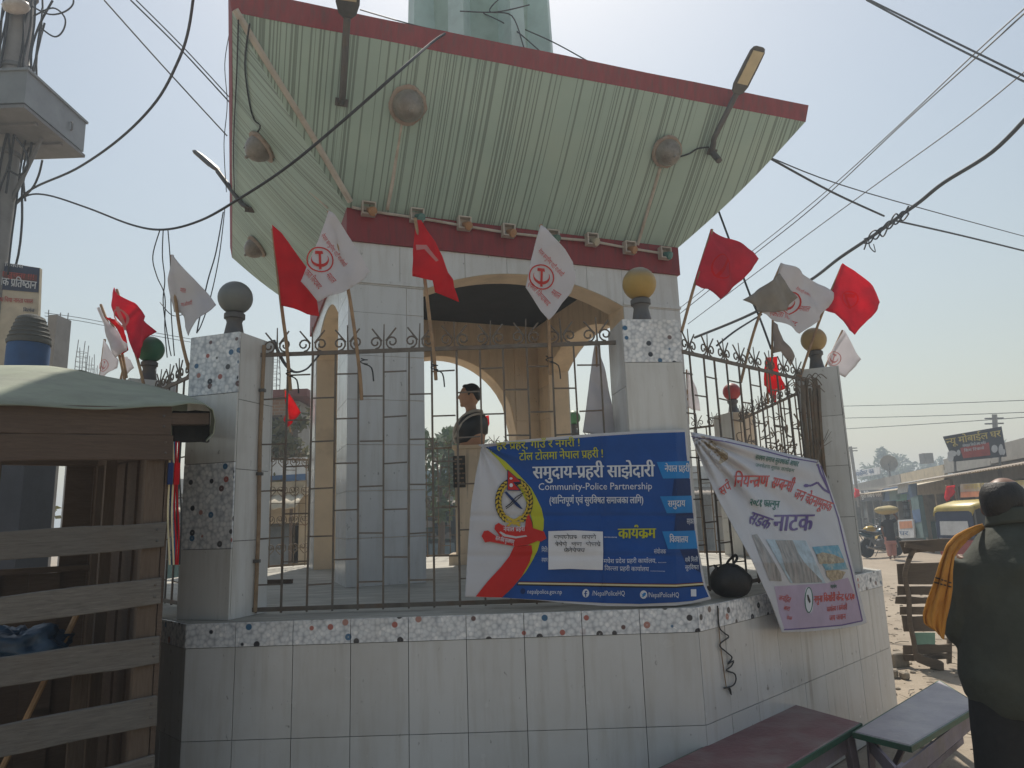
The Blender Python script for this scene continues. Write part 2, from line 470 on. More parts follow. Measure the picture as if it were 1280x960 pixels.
def stroke(pts, w_):
    """quads along a 2-D line"""
    qs = []
    for (x0, y0), (x1, y1) in zip(pts[:-1], pts[1:]):
        dx, dy = x1 - x0, y1 - y0; L = math.hypot(dx, dy) or 1
        nx, ny = -dy / L * w_ / 2, dx / L * w_ / 2
        qs.append([(x0 + nx, y0 + ny), (x1 + nx, y1 + ny), (x1 - nx, y1 - ny), (x0 - nx, y0 - ny)])
    return qs
class Print:
    """flat print laid on a surface S(px, py, lift): polygons and lettering collected into one mesh"""
    def __init__(s, S, lift, maxlen=6.0): s.S = S; s.lift = lift; s.ml = maxlen; s.mb = MB()
    def poly(s, *polys):
        for p in polys:
            v, f = fill2(p, s.ml); s.mb.add([s.S(x, y, s.lift) for x, y in v], f)
        return s
    def text(s, txt, p0, p1, h, sl=0.0, bold=0.0):
        """baseline from p0 to p1, letter height h, sl = sideways lean of the uprights"""
        v, f, wd, ht = shaped(txt)
        if bold:
            for sh in (-bold * 1.6, bold * 1.6):
                s.text(txt, (p0[0] + sh * h * 1.2, p0[1]), (p1[0] + sh * h * 1.2, p1[1]), h, sl); s.lift += .0004
        dx, dy = p1[0] - p0[0], p1[1] - p0[1]
        L = math.hypot(dx, dy); nx, ny = dy / L, -dx / L
        pts = []
        for x, y in v:
            a, b = x / wd, y / .62 * h
            pts.append((p0[0] + dx * a + nx * b + sl * b, p0[1] + dy * a + ny * b))
        bm = bmesh.new(); bv = [bm.verts.new((x, y, 0)) for x, y in pts]
        for q in f:
            try: bm.faces.new([bv[i] for i in q])
            except ValueError: pass
        bm.normal_update(); bmesh.ops.triangulate(bm, faces=bm.faces[:])
        pts, f = refine(bm, s.ml, False)
        s.mb.add([s.S(x, y, s.lift) for x, y in pts], f)
        return s
    def obj(s, name, mat, parent): return s.mb.obj(name, mat, parent)

# ------------------------------------------------------------------ lettering: the built-in font, with conjuncts and vowel signs put in order here
_tc = bpy.data.curves.new('lettering', 'FONT'); _to = bpy.data.objects.new('lettering', _tc)
COL.objects.link(_to); _tc.resolution_u = 2
_glyph = {}
def _raw(txt, bold):
    _tc.body = txt; _tc.offset = bold
    dg = bpy.context.evaluated_depsgraph_get(); dg.update()
    me = _to.evaluated_get(dg).to_mesh()
    v = [(q.co.x, q.co.y) for q in me.vertices]; f = [tuple(p.vertices) for p in me.polygons]
    _to.evaluated_get(dg).to_mesh_clear(); return v, f
def glyph(ch, bold=0.0):
    k = (ch, bold)
    if k not in _glyph:
        v, f = _raw(ch, bold)
        adv = max(q[0] for q in _raw(ch + 'MM', bold)[0]) - max(q[0] for q in _raw('MM', bold)[0])
        _glyph[k] = (v, f, adv)
    return _glyph[k]
def half(ch, bold):
    v, f, adv = glyph(ch, bold)
    cut = adv - .19
    bm = bmesh.new(); vs = [bm.verts.new((x, y, 0)) for x, y in v]
    for q in f:
        try: bm.faces.new([vs[i] for i in q])
        except ValueError: pass
    bmesh.ops.bisect_plane(bm, geom=bm.verts[:] + bm.edges[:] + bm.faces[:], plane_co=(cut, 0, 0), plane_no=(1, 0, 0), clear_outer=True)
    bm.verts.index_update()
    out = ([(q.co.x, q.co.y) for q in bm.verts], [tuple(p.index for p in q.verts) for q in bm.faces], cut)
    bm.free(); return out
CONS = set('कखगघङचछजझञटठडढणतथदधनपफबभमयरलवशषसह'); VIR = '्'
def shaped(txt, bold=0.0):
    V_, F_ = [], []; x = [0.0]
    def put(g, dx=0.0, adv=True):
        v, f, a = g; k = len(V_)
        V_.extend((p[0] + x[0] + dx, p[1]) for p in v); F_.extend(tuple(i + k for i in q) for q in f)
        if adv: x[0] += a
    i = 0
    while i < len(txt):
        ch = txt[i]
        if ch == ' ': x[0] += .26; i += 1; continue
        if ch not in CONS: put(glyph(ch, bold)); i += 1; continue
        cl = [ch]; i += 1; virama_end = False
        while i < len(txt) and txt[i] == VIR:
            if i + 1 < len(txt) and txt[i + 1] in CONS: cl.append(txt[i + 1]); i += 2
            else: virama_end = True; i += 1; break
        marks = ''
        while i < len(txt) and ('\u093e' <= txt[i] <= '\u094c' or '\u0900' <= txt[i] <= '\u0903'): marks += txt[i]; i += 1
        reph = len(cl) > 1 and cl[0] == 'र'
        if reph: cl = cl[1:]
        if 'ि' in marks: put(glyph('ि', bold))
        rak = len(cl) > 1 and cl[-1] == 'र'
        if rak: cl = cl[:-1]
        for c in cl[:-1]: put(half(c, bold))
        put(glyph(cl[-1], bold))
        if rak:
            k = len(V_); e = x[0]
            V_.extend([(e - .20, .20), (e - .20, .12), (e - .44, -.02), (e - .47, .05)]); F_.append((k, k + 1, k + 2, k + 3))
        if virama_end: put(glyph(VIR, bold))
        for mk in marks:
            if mk != 'ि': put(glyph(mk, bold))
        if reph:
            for q in ring(x[0] - .16, .74, .13, .13, .065, 8, -20, 190):
                k = len(V_); V_.extend(q); F_.append((k, k + 1, k + 2, k + 3))
    return V_, F_, max(x[0], .1), .62

# ================================================================== ground
def gz(x, y):
    d = math.hypot(x - CAM.x, y - CAM.y)
    near = max(0.0, 1 - d / 30.0)
    far = max(0.0, min(1.0, (y - 6) / 20.0))
    return (noise.noise((x * .8, y * .8, 1.3)) * .035 + noise.noise((x * 2.7, y * 2.7, 4.1)) * .018) * near - .0 * far
def build_ground():
    mb = MB()
    xs = [-300, -150, -60, -30, -18] + [-12 + .3 * i for i in range(91)] + [18, 24, 36, 60, 150, 300]
    ys = [-60, -30, -15, -10] + [-8 + .3 * i for i in range(85)] + [20, 25, 32, 45, 70, 120, 250, 400]
    vs = [(x, y, gz(x, y) - .015) for y in ys for x in xs]; n = len(xs)
    fs = [(j * n + i, j * n + i + 1, (j + 1) * n + i + 1, (j + 1) * n + i) for j in range(len(ys) - 1) for i in range(n - 1)]
    mb.add(vs, fs)
    tag(link('ground', mb.mesh('ground', mat='ground', smooth=180)), kind='structure')
build_ground()
def build_pebbles():
    rng = random.Random(3); mb = MB()
    for _ in range(1900):
        x = rng.uniform(1.8, 8.5); y = rng.uniform(-4.8, 9)
        if math.hypot(x, y) < 3.62 and True: continue
        r_ = rng.choice([.006, .009, .012, .02, .03])
        mb.ball((x, y, gz(x, y) - .012), (r_ * rng.uniform(.8, 1.6), r_ * rng.uniform(.8, 1.4), r_ * rng.uniform(.5, .9)), 6)
    for _ in range(420):                                       # straw, twigs and leaf scraps
        x = rng.uniform(2.2, 6.5); y = rng.uniform(-3.2, 4.5)
        if math.hypot(x, y) < 3.6: continue
        q = rng.uniform(0, 6.28); L = rng.uniform(.04, .22)
        z = gz(x, y)
        mb.tube([(x, y, z), (x + L * .5 * math.cos(q), y + L * .5 * math.sin(q), z + .01), (x + L * math.cos(q + .2), y + L * math.sin(q + .2), z)], rng.uniform(.002, .006), 4)
    tag(link('gravel', mb.mesh('gravel', mat='stone')), 'small stones and twigs scattered over the dusty ground', kind='stuff')
build_pebbles()

# ================================================================== octagonal platform
RV, AP = 3.53, 3.53 * math.cos(math.pi / 8)
def vert(k, r_=RV, z=0.0):
    return az(-112.5 + 45 * k) * r_ + Vector((0, 0, z))
platform = thing('monument_platform', 'octagonal raised base faced in white glazed tiles with a pebble printed border', 'platform', (0, 0, 0))
mb = MB(); mb.prism([vert(k, RV - .02, -.05) for k in range(8)], (0, 0, H + .038)); mb.obj('base_core', 'grout', platform)
mb = MB(); mb.prism([vert(k, RV - .012, H - .012) for k in range(8)], (0, 0, .012)); mb.obj('floor_slab', 'floor', platform)
TW, TH, BH, G = .3048, .4572, .125, .0035
def tile_mesh(name, wd, ht, th, mat):
    return MB().box((0, 0, 0), (wd - G, th, ht - G)).mesh(name, mat=mat)
_tm = {}
def place_tile(name, mat, wd, ht, parent, loc, rz, tilt=.004, th=.012, rng=random):
    k = (name, mat, round(wd, 3), round(ht, 3), th)
    if k not in _tm: _tm[k] = tile_mesh(name, wd, ht, th, mat)
    o = link(name, _tm[k], parent, loc, rz)
    o.rotation_euler = (rng.uniform(-tilt, tilt), rng.uniform(-tilt, tilt) * .4, rz + rng.uniform(-tilt, tilt))
    return o
side_len = 2 * RV * math.sin(math.pi / 8)
for k in (7, 0, 1, 2):
    n = az(-90 + 45 * k); tdir = az(45 * k)
    cols = [(0.0, .262)] + [(.262 + TW * i, TW) for i in range(8)]
    rows = [(H - BH - TH, TH), (H - BH - 2 * TH, TH), (0.0, H - BH - 2 * TH)]
    for s0, wd in cols:
        wd = min(wd, side_len - s0)
        c = n * (AP - .006) + tdir * (s0 + wd / 2 - side_len / 2)
        for z0, ht in rows:
            place_tile('wall_tile', 'tile', wd, ht, platform, c + Vector((0, 0, z0 + ht / 2)), R(45 * k))
        place_tile('border_tile', 'pebble', wd, BH, platform, c + n * .003 + Vector((0, 0, H - BH / 2)), R(45 * k), .002, .014)

# ================================================================== pillars with globe lamps
PIL = {0: (-1.285, -2.965, -107), 1: (1.223, -2.954, -82), 2: (2.967, -1.298, -24), 3: (3.0, 1.21, 22.5), 4: (1.236, 2.985, 67.5),
       5: (-1.225, 2.956, 112.5), 6: (-2.956, 1.225, 157.5), 7: (-2.43, -1.77, -142)}
PTOP = 1.62
PW, PD = .35, .33
pil_lab = {0: 'tiled fence pillar nearest the wooden stall, with two pebble printed panels', 1: 'tiled fence pillar at the right end of the blue banner, under the yellow globe',
           2: 'plain tiled fence pillar at the far right corner, with dry sticks tied to it', 3: 'cream fence pillar under the red globe, behind the right fence',
           4: 'small tiled pillar under the small green globe, seen through the right arch', 5: 'fence pillar at the back of the platform, hidden behind the front left pier',
           6: 'fence pillar at the back left of the platform, beside the scroll gate', 7: 'fence pillar behind the stall roof, under the dark green globe'}
ball_col = {0: ('grey', (.17, .18, .17), (.12, .125, .115)), 1: ('yellow', (.42, .27, .06), (.20, .17, .11)), 2: ('tan', (.42, .29, .12), (.30, .21, .10)),
            3: ('red', (.42, .035, .03), (.25, .06, .05)), 4: ('green', (.10, .26, .12), (.12, .2, .12)), 5: ('white', (.5, .5, .48), (.3, .3, .28)),
            6: ('white', (.5, .5, .48), (.3, .3, .28)), 7: ('green', (.035, .15, .07), (.05, .11, .06))}
def globe_mat(k):
    nm, c, d = ball_col[k]; t = NT('dusty %s globe' % nm)
    g = t.n.new('ShaderNodeNewGeometry'); sx = t.n.new('ShaderNodeSeparateXYZ'); t.link(g.outputs['Normal'], sx.inputs[0])
    up = t.math('ADD', sx.outputs[2], t.math('MULTIPLY', t.noise(14, 4), .5))          # dust settled on top
    t.color(t.mix(t.ramp(up, .45, .95), t.mix(t.noise(20, 4), mul(c, .85), mul(c, 1.12)), d))
    t.rough(.45); return t.m
for k, (px_, py_, a_) in PIL.items():
    n = az(a_); td = az(a_ + 90); g = 'tiled pillars around the platform'
    root = thing('fence_pillar', pil_lab[k], 'pillar', (px_, py_, H), g, R(a_ + 90))
    MB().box((0, 0, PTOP / 2), (PW - .024, PD - .024, PTOP - .004)).obj('core', 'grout', root, local=True)
    MB().box((0, 0, PTOP - .004), (PW - .01, PD - .01, .01)).obj('cap', 'tile_pillar', root, local=True)
    front = {0: [(1.26, .36, 1), (.86, .40, 0), (.38, .48, 1), (0, .38, 0)], 1: [(1.36, .26, 1), (.92, .44, 0), (.46, .46, 0), (0, .46, 0)]}.get(k, [(1.20, .42, 0), (.8, .4, 0), (.4, .4, 0), (0, .4, 0)])
    for z0, ht, peb in front:
        place_tile('pebble_panel' if peb else 'facing_tile', 'pebble' if peb else 'tile_pillar', PW, ht, root, (0, -PD / 2 + .006, z0 + ht / 2), 0)
    side = [(1.22, .40), (.82, .4), (.42, .4), (0, .42)]
    for sgn in (-1, 1):
        for z0, ht in side:
            place_tile('facing_tile', 'tile_pillar' if k not in (3,) else 'cream_tile', PD - .026, ht, root, (sgn * (PW / 2 - .006), 0, z0 + ht / 2), R(90))
    for z0, ht in side:
        place_tile('facing_tile', 'tile_pillar', PW, ht, root, (0, PD / 2 - .006, z0 + ht / 2), 0)
    lab = {0: 'grey globe lamp on the pillar nearest the wooden stall', 1: 'yellow dusty globe lamp on the pillar beside the blue banner', 2: 'tan globe lamp on the far right pillar',
           3: 'red globe lamp seen through the bars of the right fence', 4: 'small green globe lamp seen through the right arch', 5: 'white globe lamp on a hidden back pillar',
           6: 'white globe lamp on the back left pillar', 7: 'dark green globe lamp above the stall roof'}[k]
    if k in (5, 6): continue
    L = thing('globe_lamp', lab, 'lamp', (px_, py_, H + PTOP), 'globe lamps on the pillars')
    MB().lathe([(.098, 0.001), (.098, .016), (.075, .02), (.06, .035), (.045, .115), (.052, .135), (.062, .14), (.062, .168), (.05, .178)], n=18).obj('lamp_base', 'lamp_metal', L, 35, True)
    MB().ball((0, 0, .274), .104, 28).obj('globe', globe_mat(k), L, 180, True)

# ================================================================== iron fences between the pillars
BARH = 1.50
def bar_mesh(h):
    return MB().box((0, 0, h / 2), (.013, .010, h)).mesh('bar', mat='iron')
def finial_mesh():
    mb = MB()
    z0 = .012
    mb.tube([(0, 0, z0), (0, 0, z0 + .155)], [.006, .0035], 5)
    for s_ in (-1, 1):
        mb.tube([(s_ * .012, 0, z0 + .05), (s_ * .075, 0, z0 + .13)], [.006, .005], 5)
        pts = []
        for i in range(15):
            q = R(-90 + s_ * 0) + (i / 14) * R(470)
            rr = .042 - .030 * i / 14
            pts.append((s_ * (.052 - rr * math.cos(q + R(90)) * -1 * 0 + rr * math.sin(q + R(90)) * -1 + 0), 0, z0 + .042 + rr * math.sin(q)))
        mb.tube([(p[0], 0, p[2]) for p in pts], .0055, 5)
    return mb.mesh('finial', mat='iron', smooth=40)
def scroll_mesh():
    mb = MB()
    for s_ in (-1, 1):
        pts = [(s_ * .07, 0, .0), (s_ * .015, 0, .055)]
        for i in range(13):
            q = R(200) - (i / 12) * R(420); rr = .04 - .026 * i / 12
            pts.append((s_ * (.055 + rr * math.cos(q)), 0, .085 + rr * math.sin(q)))
        mb.tube(pts, .006, 5)
    return mb.mesh('scroll', mat='iron_pale', smooth=40)
FIN, SCR = finial_mesh(), scroll_mesh()
_fm = {}
def fm(key, fn):
    if key not in _fm: _fm[key] = fn()
    return _fm[key]
def fence(p0, p1, label, bars, nb0, spacing, top=1.52, pale=False, nfin=12, f0=.12, fsp=.2167, gate=False):
    p0, p1 = Vector(p0), Vector(p1); d = p1 - p0; L = d.length; ang = math.atan2(d.y, d.x)
    root = thing('iron_fence', label, 'fence', (p0.x, p0.y, H), 'iron fences between the pillars', ang)
    mt = 'iron_pale' if pale else 'iron'
    rng = random.Random(int(L * 1000) + bars)
    for z in (top, .03):
        MB().box((L / 2, 0, z), (L, .014, .024)).obj('rail', mt, root, local=True)
    bm_ = fm(('bar', mt, top), lambda: MB().box((0, 0, top / 2), (.0105, .0105, top - .02)).mesh('bar', mat=mt))
    tm_ = fm(('tie', mt, round(spacing, 3)), lambda: MB().box((0, 0, 0), (spacing - .011, .007, .0085)).mesh('crossbar', mat=mt))
    for i in range(bars):
        x = nb0 + spacing * i
        o = link('bar', bm_, root, (x, rng.uniform(-.004, .004), 0))
        o.rotation_euler = (rng.uniform(-.006, .006), rng.uniform(-.007, .007), rng.uniform(-.2, .2))
        if i < bars - 1:
            z = top - (.272 if i % 2 == 0 else .136)
            while z > .1:
                o = link('crossbar', tm_, root, (x + spacing / 2, 0, z + rng.uniform(-.006, .006)))
                o.rotation_euler = (0, rng.uniform(-.035, .035), 0)
                z -= .272
    if gate:
        for zz in (1.22, .86, .50, .16):
            for i in range(bars - 1):
                link('scroll', SCR, root, (nb0 + spacing * (i + .5), -.012, zz))
    for i in range(nfin):
        x = f0 + fsp * i
        if x > L - .04: break
        o = link('finial', FIN, root, (x, 0, top)); o.rotation_euler = (rng.uniform(-.06, .06), rng.uniform(-.04, .04), rng.uniform(-.12, .12))
    return root
def between(a, b, inset=.16):
    A, B = Vector((PIL[a][0], PIL[a][1], 0)), Vector((PIL[b][0], PIL[b][1], 0)); d = (B - A).normalized()
    return A + d * inset, B - d * inset
A, B = Vector((-1.125, -2.98, 0)), Vector((1.06, -2.98, 0))
fence(A, B, 'front iron fence panel, behind the blue banner and in front of the arch', 15, .035, .1457, f0=.115, fsp=.2167)
A, B = between(1, 2); fence(A, B, 'right iron fence panel, behind the hanging white banner', 15, .06, .148, nfin=11)
A, B = between(2, 3); fence(A, B, 'iron fence panel beyond the far right pillar, tangled with dry vines', 14, .06, .158, pale=True)
A, B = between(3, 4); fence(A, B, 'iron fence panel behind the right arch, at the back of the platform', 14, .06, .158, pale=True)
A, B = between(4, 5); fence(A, B, 'back iron fence panel seen through the arch beside the pedestal', 14, .06, .158, pale=True)
A, B = between(5, 6); fence(A, B, 'scroll patterned iron gate at the back left of the platform', 14, .06, .158, top=1.32, pale=True, gate=True)
A, B = between(7, 0); fence(A, B, 'short iron fence panel behind the stall roof', 10, .06, .145, nfin=7)
# rusty conduit pipes up the sides of the two front pillars
for (q, nm, lab) in (((-1.09, -2.985), 'rusty conduit pipe running up the pillar nearest the stall', 0),):
    P = thing('conduit_pipe', nm, 'pipe', (q[0], q[1], H))
    MB().tube([(0, 0, .02), (.004, 0, .5), (-.006, .004, 1.0), (.002, 0, 1.58)], .012, 7).obj('pipe', 'rust', P, 40, True)
    for z in (.3, .8, 1.3): MB().box((.0, 0, z), (.034, .03, .018)).obj('clip', 'lamp_metal', P, local=True)

# ================================================================== the pavilion
KX, KY, KA, PHI = -.0275, .7712, 1.6652, .3758
_c, _s = math.cos(PHI), math.sin(PHI)
def k2w(x, y, z): return Vector((KX + _c * x - _s * y, KY + _s * x + _c * y, H + z))
def w2k(P):
    dx, dy = P.x - KX, P.y - KY; return Vector((_c * dx + _s * dy, -_s * dx + _c * dy, P.z - H))
kiosk = thing('pavilion', 'square white tiled memorial pavilion with four arches and a flared green canopy roof', 'pavilion', (KX, KY, H), None, PHI)
ZR0, ZR1, WT, OP = 2.8975, 3.1931, .30, 1.01
def arch_fn(kind):
    if kind == 'front': return lambda x: 2.515 + .235 * (1 - (x / OP) ** 2)
    if kind == 'back': return lambda x: 1.64 + 1.01 * math.sqrt(max(0, 1 - (x / OP) ** 2))
    return lambda x: 2.44 + .30 * (1 - abs(x / OP) ** 2.2)
def wall(kind, ang, half_len):
    """one wall of the pavilion; local frame: +x along it, -y outwards at distance KA, turned by ang"""
    A_ = arch_fn(kind)
    N = 24
    arc = [(-OP + 2 * OP * i / N) for i in range(N + 1)]
    out = [(-half_len, 0), (-OP, 0)] + [(x, A_(x)) for x in arc] + [(OP, 0), (half_len, 0), (half_len, ZR0 + .28), (-half_len, ZR0 + .28)]
    c, s_ = math.cos(ang), math.sin(ang)
    T_ = lambda x, y, z: Vector((c * x - s_ * y, s_ * x + c * y, z))
    mb = MB(); mb.prism([T_(x, -KA + .012, z) for x, z in out], T_(0, WT - .012, 0) - T_(0, 0, 0))
    mb.obj('wall', 'cream', kiosk, local=True)
    def tl(poly, y0=-KA, name='wall_tile', mat='tile_kiosk', th=.012):
        cx = sum(p[0] for p in poly) / len(poly); cz = sum(p[1] for p in poly) / len(poly)
        q = []
        for x, z in poly:                                           # joint gap
            L = math.hypot(x - cx, z - cz); k_ = max(0, (L - .0028) / L); q.append((cx + (x - cx) * k_, cz + (z - cz) * k_))
        jit = random.uniform(-.0015, .0015)
        mb = MB(); mb.prism([T_(x, y0 + jit, z) for x, z in q], T_(0, th, 0) - T_(0, 0, 0))
        mb.obj(name, mat, kiosk, local=True)
    edges = [-KA, -1.163, -OP] if half_len > KA - .1 else [-KA + .0, -1.163, -OP]
    zs = [0] + [.0 + .378 * i for i in range(1, 7)] + [A_(OP)]
    for sgn in (-1, 1):
        for i in range(2):
            x0, x1 = (edges[i], edges[i + 1]) if sgn < 0 else (-edges[i + 1], -edges[i])
            if kind in ('side',) and abs(x0) > half_len + .4: continue
            for j in range(len(zs) - 1):
                if zs[j + 1] - zs[j] > .03: tl([(x0, zs[j]), (x1, zs[j]), (x1, zs[j + 1]), (x0, zs[j + 1])])
        xs = (-KA, -1.22, -OP) if sgn < 0 else (OP, 1.22, KA)
        for i in range(2): tl([(xs[i], A_(OP)), (xs[i + 1], A_(OP)), (xs[i + 1], ZR0), (xs[i], ZR0)])
    cols = [-OP, -.62, -.21, .21, .62, OP]
    for i in range(5):
        x0, x1 = cols[i], cols[i + 1]
        zt = [A_(x0 + (x1 - x0) * j / 6) for j in range(7)]
        if kind != 'back':
            tl([(x0 + (x1 - x0) * j / 6, zt[j]) for j in range(7)] + [(x1, ZR0), (x0, ZR0)])
    if kind in ('back', 'side'):                                     # cream tiles on the inside face
        hl = KA - WT - .01
        zi = [0, .45, .9, 1.35, 1.8, 2.25, 2.7, 3.15]
        for sgn in (-1, 1):
            for j in range(7):
                if zi[j + 1] <= A_(OP) + .2 or kind == 'back':
                    x0, x1 = (-hl, -OP - .006) if sgn < 0 else (OP + .006, hl)
                    if zi[j] < ZR1 - .1: tl([(x0, zi[j]), (x1, zi[j]), (x1, min(zi[j + 1], 3.17)), (x0, min(zi[j + 1], 3.17))], -KA + WT, 'inner_tile', 'cream_tile', .008)
        for i in range(5):
            x0, x1 = cols[i], cols[i + 1]
            pts = [(x0 + (x1 - x0) * j / 8) for j in range(9)]
            zb = max(A_(x) for x in pts)
            tl([(x, A_(x) + .006) for x in pts] + [(x1, 3.17), (x0, 3.17)], -KA + WT, 'inner_tile', 'cream_tile', .008)
    # the dark red band over the arches
    hb = KA + .022
    mb = MB(); mb.box(T_(0, -KA - .008, (ZR0 + ZR1) / 2), (2 * hb - (.0 if half_len > KA - .1 else .064), .03, ZR1 - ZR0), (T_(1, 0, 0), T_(0, 1, 0), Vector((0, 0, 1))))
    mb.obj('red_band', 'red_band', kiosk, local=True)
wall('front', 0, KA - .013)
wall('side', math.pi / 2, KA - WT - .001)
wall('back', math.pi, KA - .013)
wall('side', -math.pi / 2, KA - WT - .001)
for sx in (-1, 1):                                                   # narrow moulding at the springing of the front arch
    MB().box((sx * (KA + OP) / 2, -KA - .005, 2.545), (KA - OP + (.01), .022, .03)).obj('moulding', 'tile_kiosk', kiosk, local=True)
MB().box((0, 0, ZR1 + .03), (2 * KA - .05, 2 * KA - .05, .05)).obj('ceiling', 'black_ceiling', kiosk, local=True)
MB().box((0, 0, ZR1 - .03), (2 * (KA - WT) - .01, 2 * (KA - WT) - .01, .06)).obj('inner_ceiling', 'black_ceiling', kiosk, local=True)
# flared canopy: bottom square at the band, top corners where the fascia meets the soffit
ZF, KB = 4.2043, 2.6359
def corner(px, py, sx, sy):
    dz = k2w(sx * KB, sy * KB, ZF)
    d = ray(px, py)                                                   # keep plan position, take the height from the photo
    best = dz.copy(); t = ((dz - CAM).dot(Vector((FW.x, FW.y, 0)))) / d.dot(Vector((FW.x, FW.y, 0)))
    P = CAM + d * t; return w2k(P)
CT = {(-1, -1): corner(290, 14, -1, -1), (1, -1): corner(1007, 152, 1, -1), (-1, 1): corner(290, 322, -1, 1)}
CT[(1, 1)] = Vector((KB, KB, ZF))
CB = {q: Vector((q[0] * (KA + .024), q[1] * (KA + .024), ZR1 + .001)) for q in CT}
def panel(q0, q1, name):
    b0, b1, t0, t1 = CB[q0], CB[q1], CT[q0], CT[q1]
    me = bpy.data.meshes.new(name); bm = bmesh.new(); uvl = bm.loops.layers.uv.new('UVMap')
    nu, nv = 24, 8
    ax_ = (b1 - b0).normalized()
    P = []
    for j in range(nv + 1):
        for i in range(nu + 1):
            u, v = i / nu, j / nv
            p = (b0.lerp(b1, u)).lerp(t0.lerp(t1, u), v)
            p.z -= .05 * math.sin(math.pi * v)                       # slight belly
            P.append((bm.verts.new(p), ((p - b0).dot(ax_), v)))
    for j in range(nv):
        for i in range(nu):
            q = [P[j * (nu + 1) + i], P[j * (nu + 1) + i + 1], P[(j + 1) * (nu + 1) + i + 1], P[(j + 1) * (nu + 1) + i]]
            f = bm.faces.new([a[0] for a in q])
            for l, a in zip(f.loops, q): l[uvl].uv = a[1]
            f.smooth = True
    bmesh.ops.recalc_face_normals(bm, faces=bm.faces[:])
    bm.to_mesh(me); bm.free(); me.materials.append(MT['canopy'])
    return link(name, me, kiosk)
ring4 = [(-1, -1), (1, -1), (1, 1), (-1, 1)]
for i in range(4): panel(ring4[i], ring4[(i + 1) % 4], 'canopy_panel')
def outw(q, k_=1.0, dz=0.0):
    p = CT[q]; return Vector((p.x * k_, p.y * k_, p.z + dz))
for i in range(4):
    q0, q1 = ring4[i], ring4[(i + 1) % 4]
    mb = MB(); nseg = 20
    def prof(u, rng=random.Random(5 + i)):
        wv = .008 * noise.noise((u * 7, i * 3.1, 0))
        a0 = outw(q0, 1.0, .0).lerp(outw(q1, 1.0, .0), u); a1 = outw(q0, 1.012,   .165 + wv).lerp(outw(q1, 1.012,   .165 + wv), u); a2 = outw(q0, .95, .17).lerp(outw(q1, .95, .17), u); a3 = outw(q0, .95, .05).lerp(outw(q1, .95, .05), u)
        a0.z -= .004 + wv; return [a0, a1, a2, a3]
    vs = [p for j in range(nseg + 1) for p in prof(j / nseg)]
    fs = [(4 * j + k_, 4 * j + (k_ + 1) % 4, 4 * j + 4 + (k_ + 1) % 4, 4 * j + 4 + k_) for j in range(nseg) for k_ in range(4)] + [(0, 1, 2, 3), (4 * nseg, 4 * nseg + 1, 4 * nseg + 2, 4 * nseg + 3)]
    mb.add(vs, fs); mb.obj('fascia', 'fascia', kiosk, local=True)
mb = MB(); mb.prism([outw(q, .952, .09) for q in ring4], (0, 0, .06)); mb.obj('roof_slab', 'fascia', kiosk, local=True)
# turquoise drum above the roof
tw = thing('roof_tower', 'pale turquoise fluted tower rising from the pavilion roof', 'tower', tuple(k2w(.1, -.15, ZF + .26)), None, PHI + R(10))
Z_ = Vector((0, 0, 1))
def tower():
    n = 8
    mb = MB()
    mb.lathe([(.56, -.1), (.56, .9), (.66, 1.3), (.70, 2.6)], n=8); mb.obj('drum', 'teal_panel', tw, local=True)
    for i in range(n):
        a_ = 2 * math.pi * i / n
        e = Vector((math.cos(a_), math.sin(a_), 0)); t_ = Vector((-math.sin(a_), math.cos(a_), 0))
        pr = [(.50, -.1), (.70, -.1), (.78, .15), (.88, .5), (.92, 1.0), (.88, 2.6), (.5, 2.6)]
        mb = MB(); mb.prism([e * r_ + Vector((0, 0, z)) - t_ * .09 for r_, z in pr], t_ * .18); mb.obj('rib', 'teal', tw, local=True)
        b_ = a_ + math.pi / n; e2 = Vector((math.cos(b_), math.sin(b_), 0)); t2 = Vector((-math.sin(b_), math.cos(b_), 0))
        mb = MB(); mb.box(e2 * .60 + Z_ * .05, (.03, .34, .5), (e2, t2, Z_)); mb.obj('sill_panel', 'teal', tw, local=True)
tower()

# ================================================================== lamps, pipes and lights on the canopy
KN = Vector((_s, -_c, 0))                                             # outward normal of the front face of the pavilion
def tri_plane(a, b, c):
    n = (b - a).cross(c - a).normalized(); return a, n
def kw(P): return k2w(P.x, P.y, P.z)
FRP = tri_plane(kw(CB[(-1, -1)]), kw(CB[(1, -1)]), (kw(CT[(1, -1)]) + kw(CT[(-1, -1)])) / 2)
LFP = tri_plane(kw(CB[(-1, -1)]), kw(CB[(-1, 1)]), (kw(CT[(-1, 1)]) + kw(CT[(-1, -1)])) / 2)
if FRP[1].z > 0: FRP = (FRP[0], -FRP[1])
if LFP[1].z > 0: LFP = (LFP[0], -LFP[1])
def soffit(px, py, pl=FRP, lift=0.0):
    P = at_p(px, py, pl[0] + pl[1] * lift, pl[1]); return P
def frame(n, up=Vector((0, 0, 1))):
    x = up.cross(n).normalized(); y = n.cross(x).normalized(); return (x, y, n)
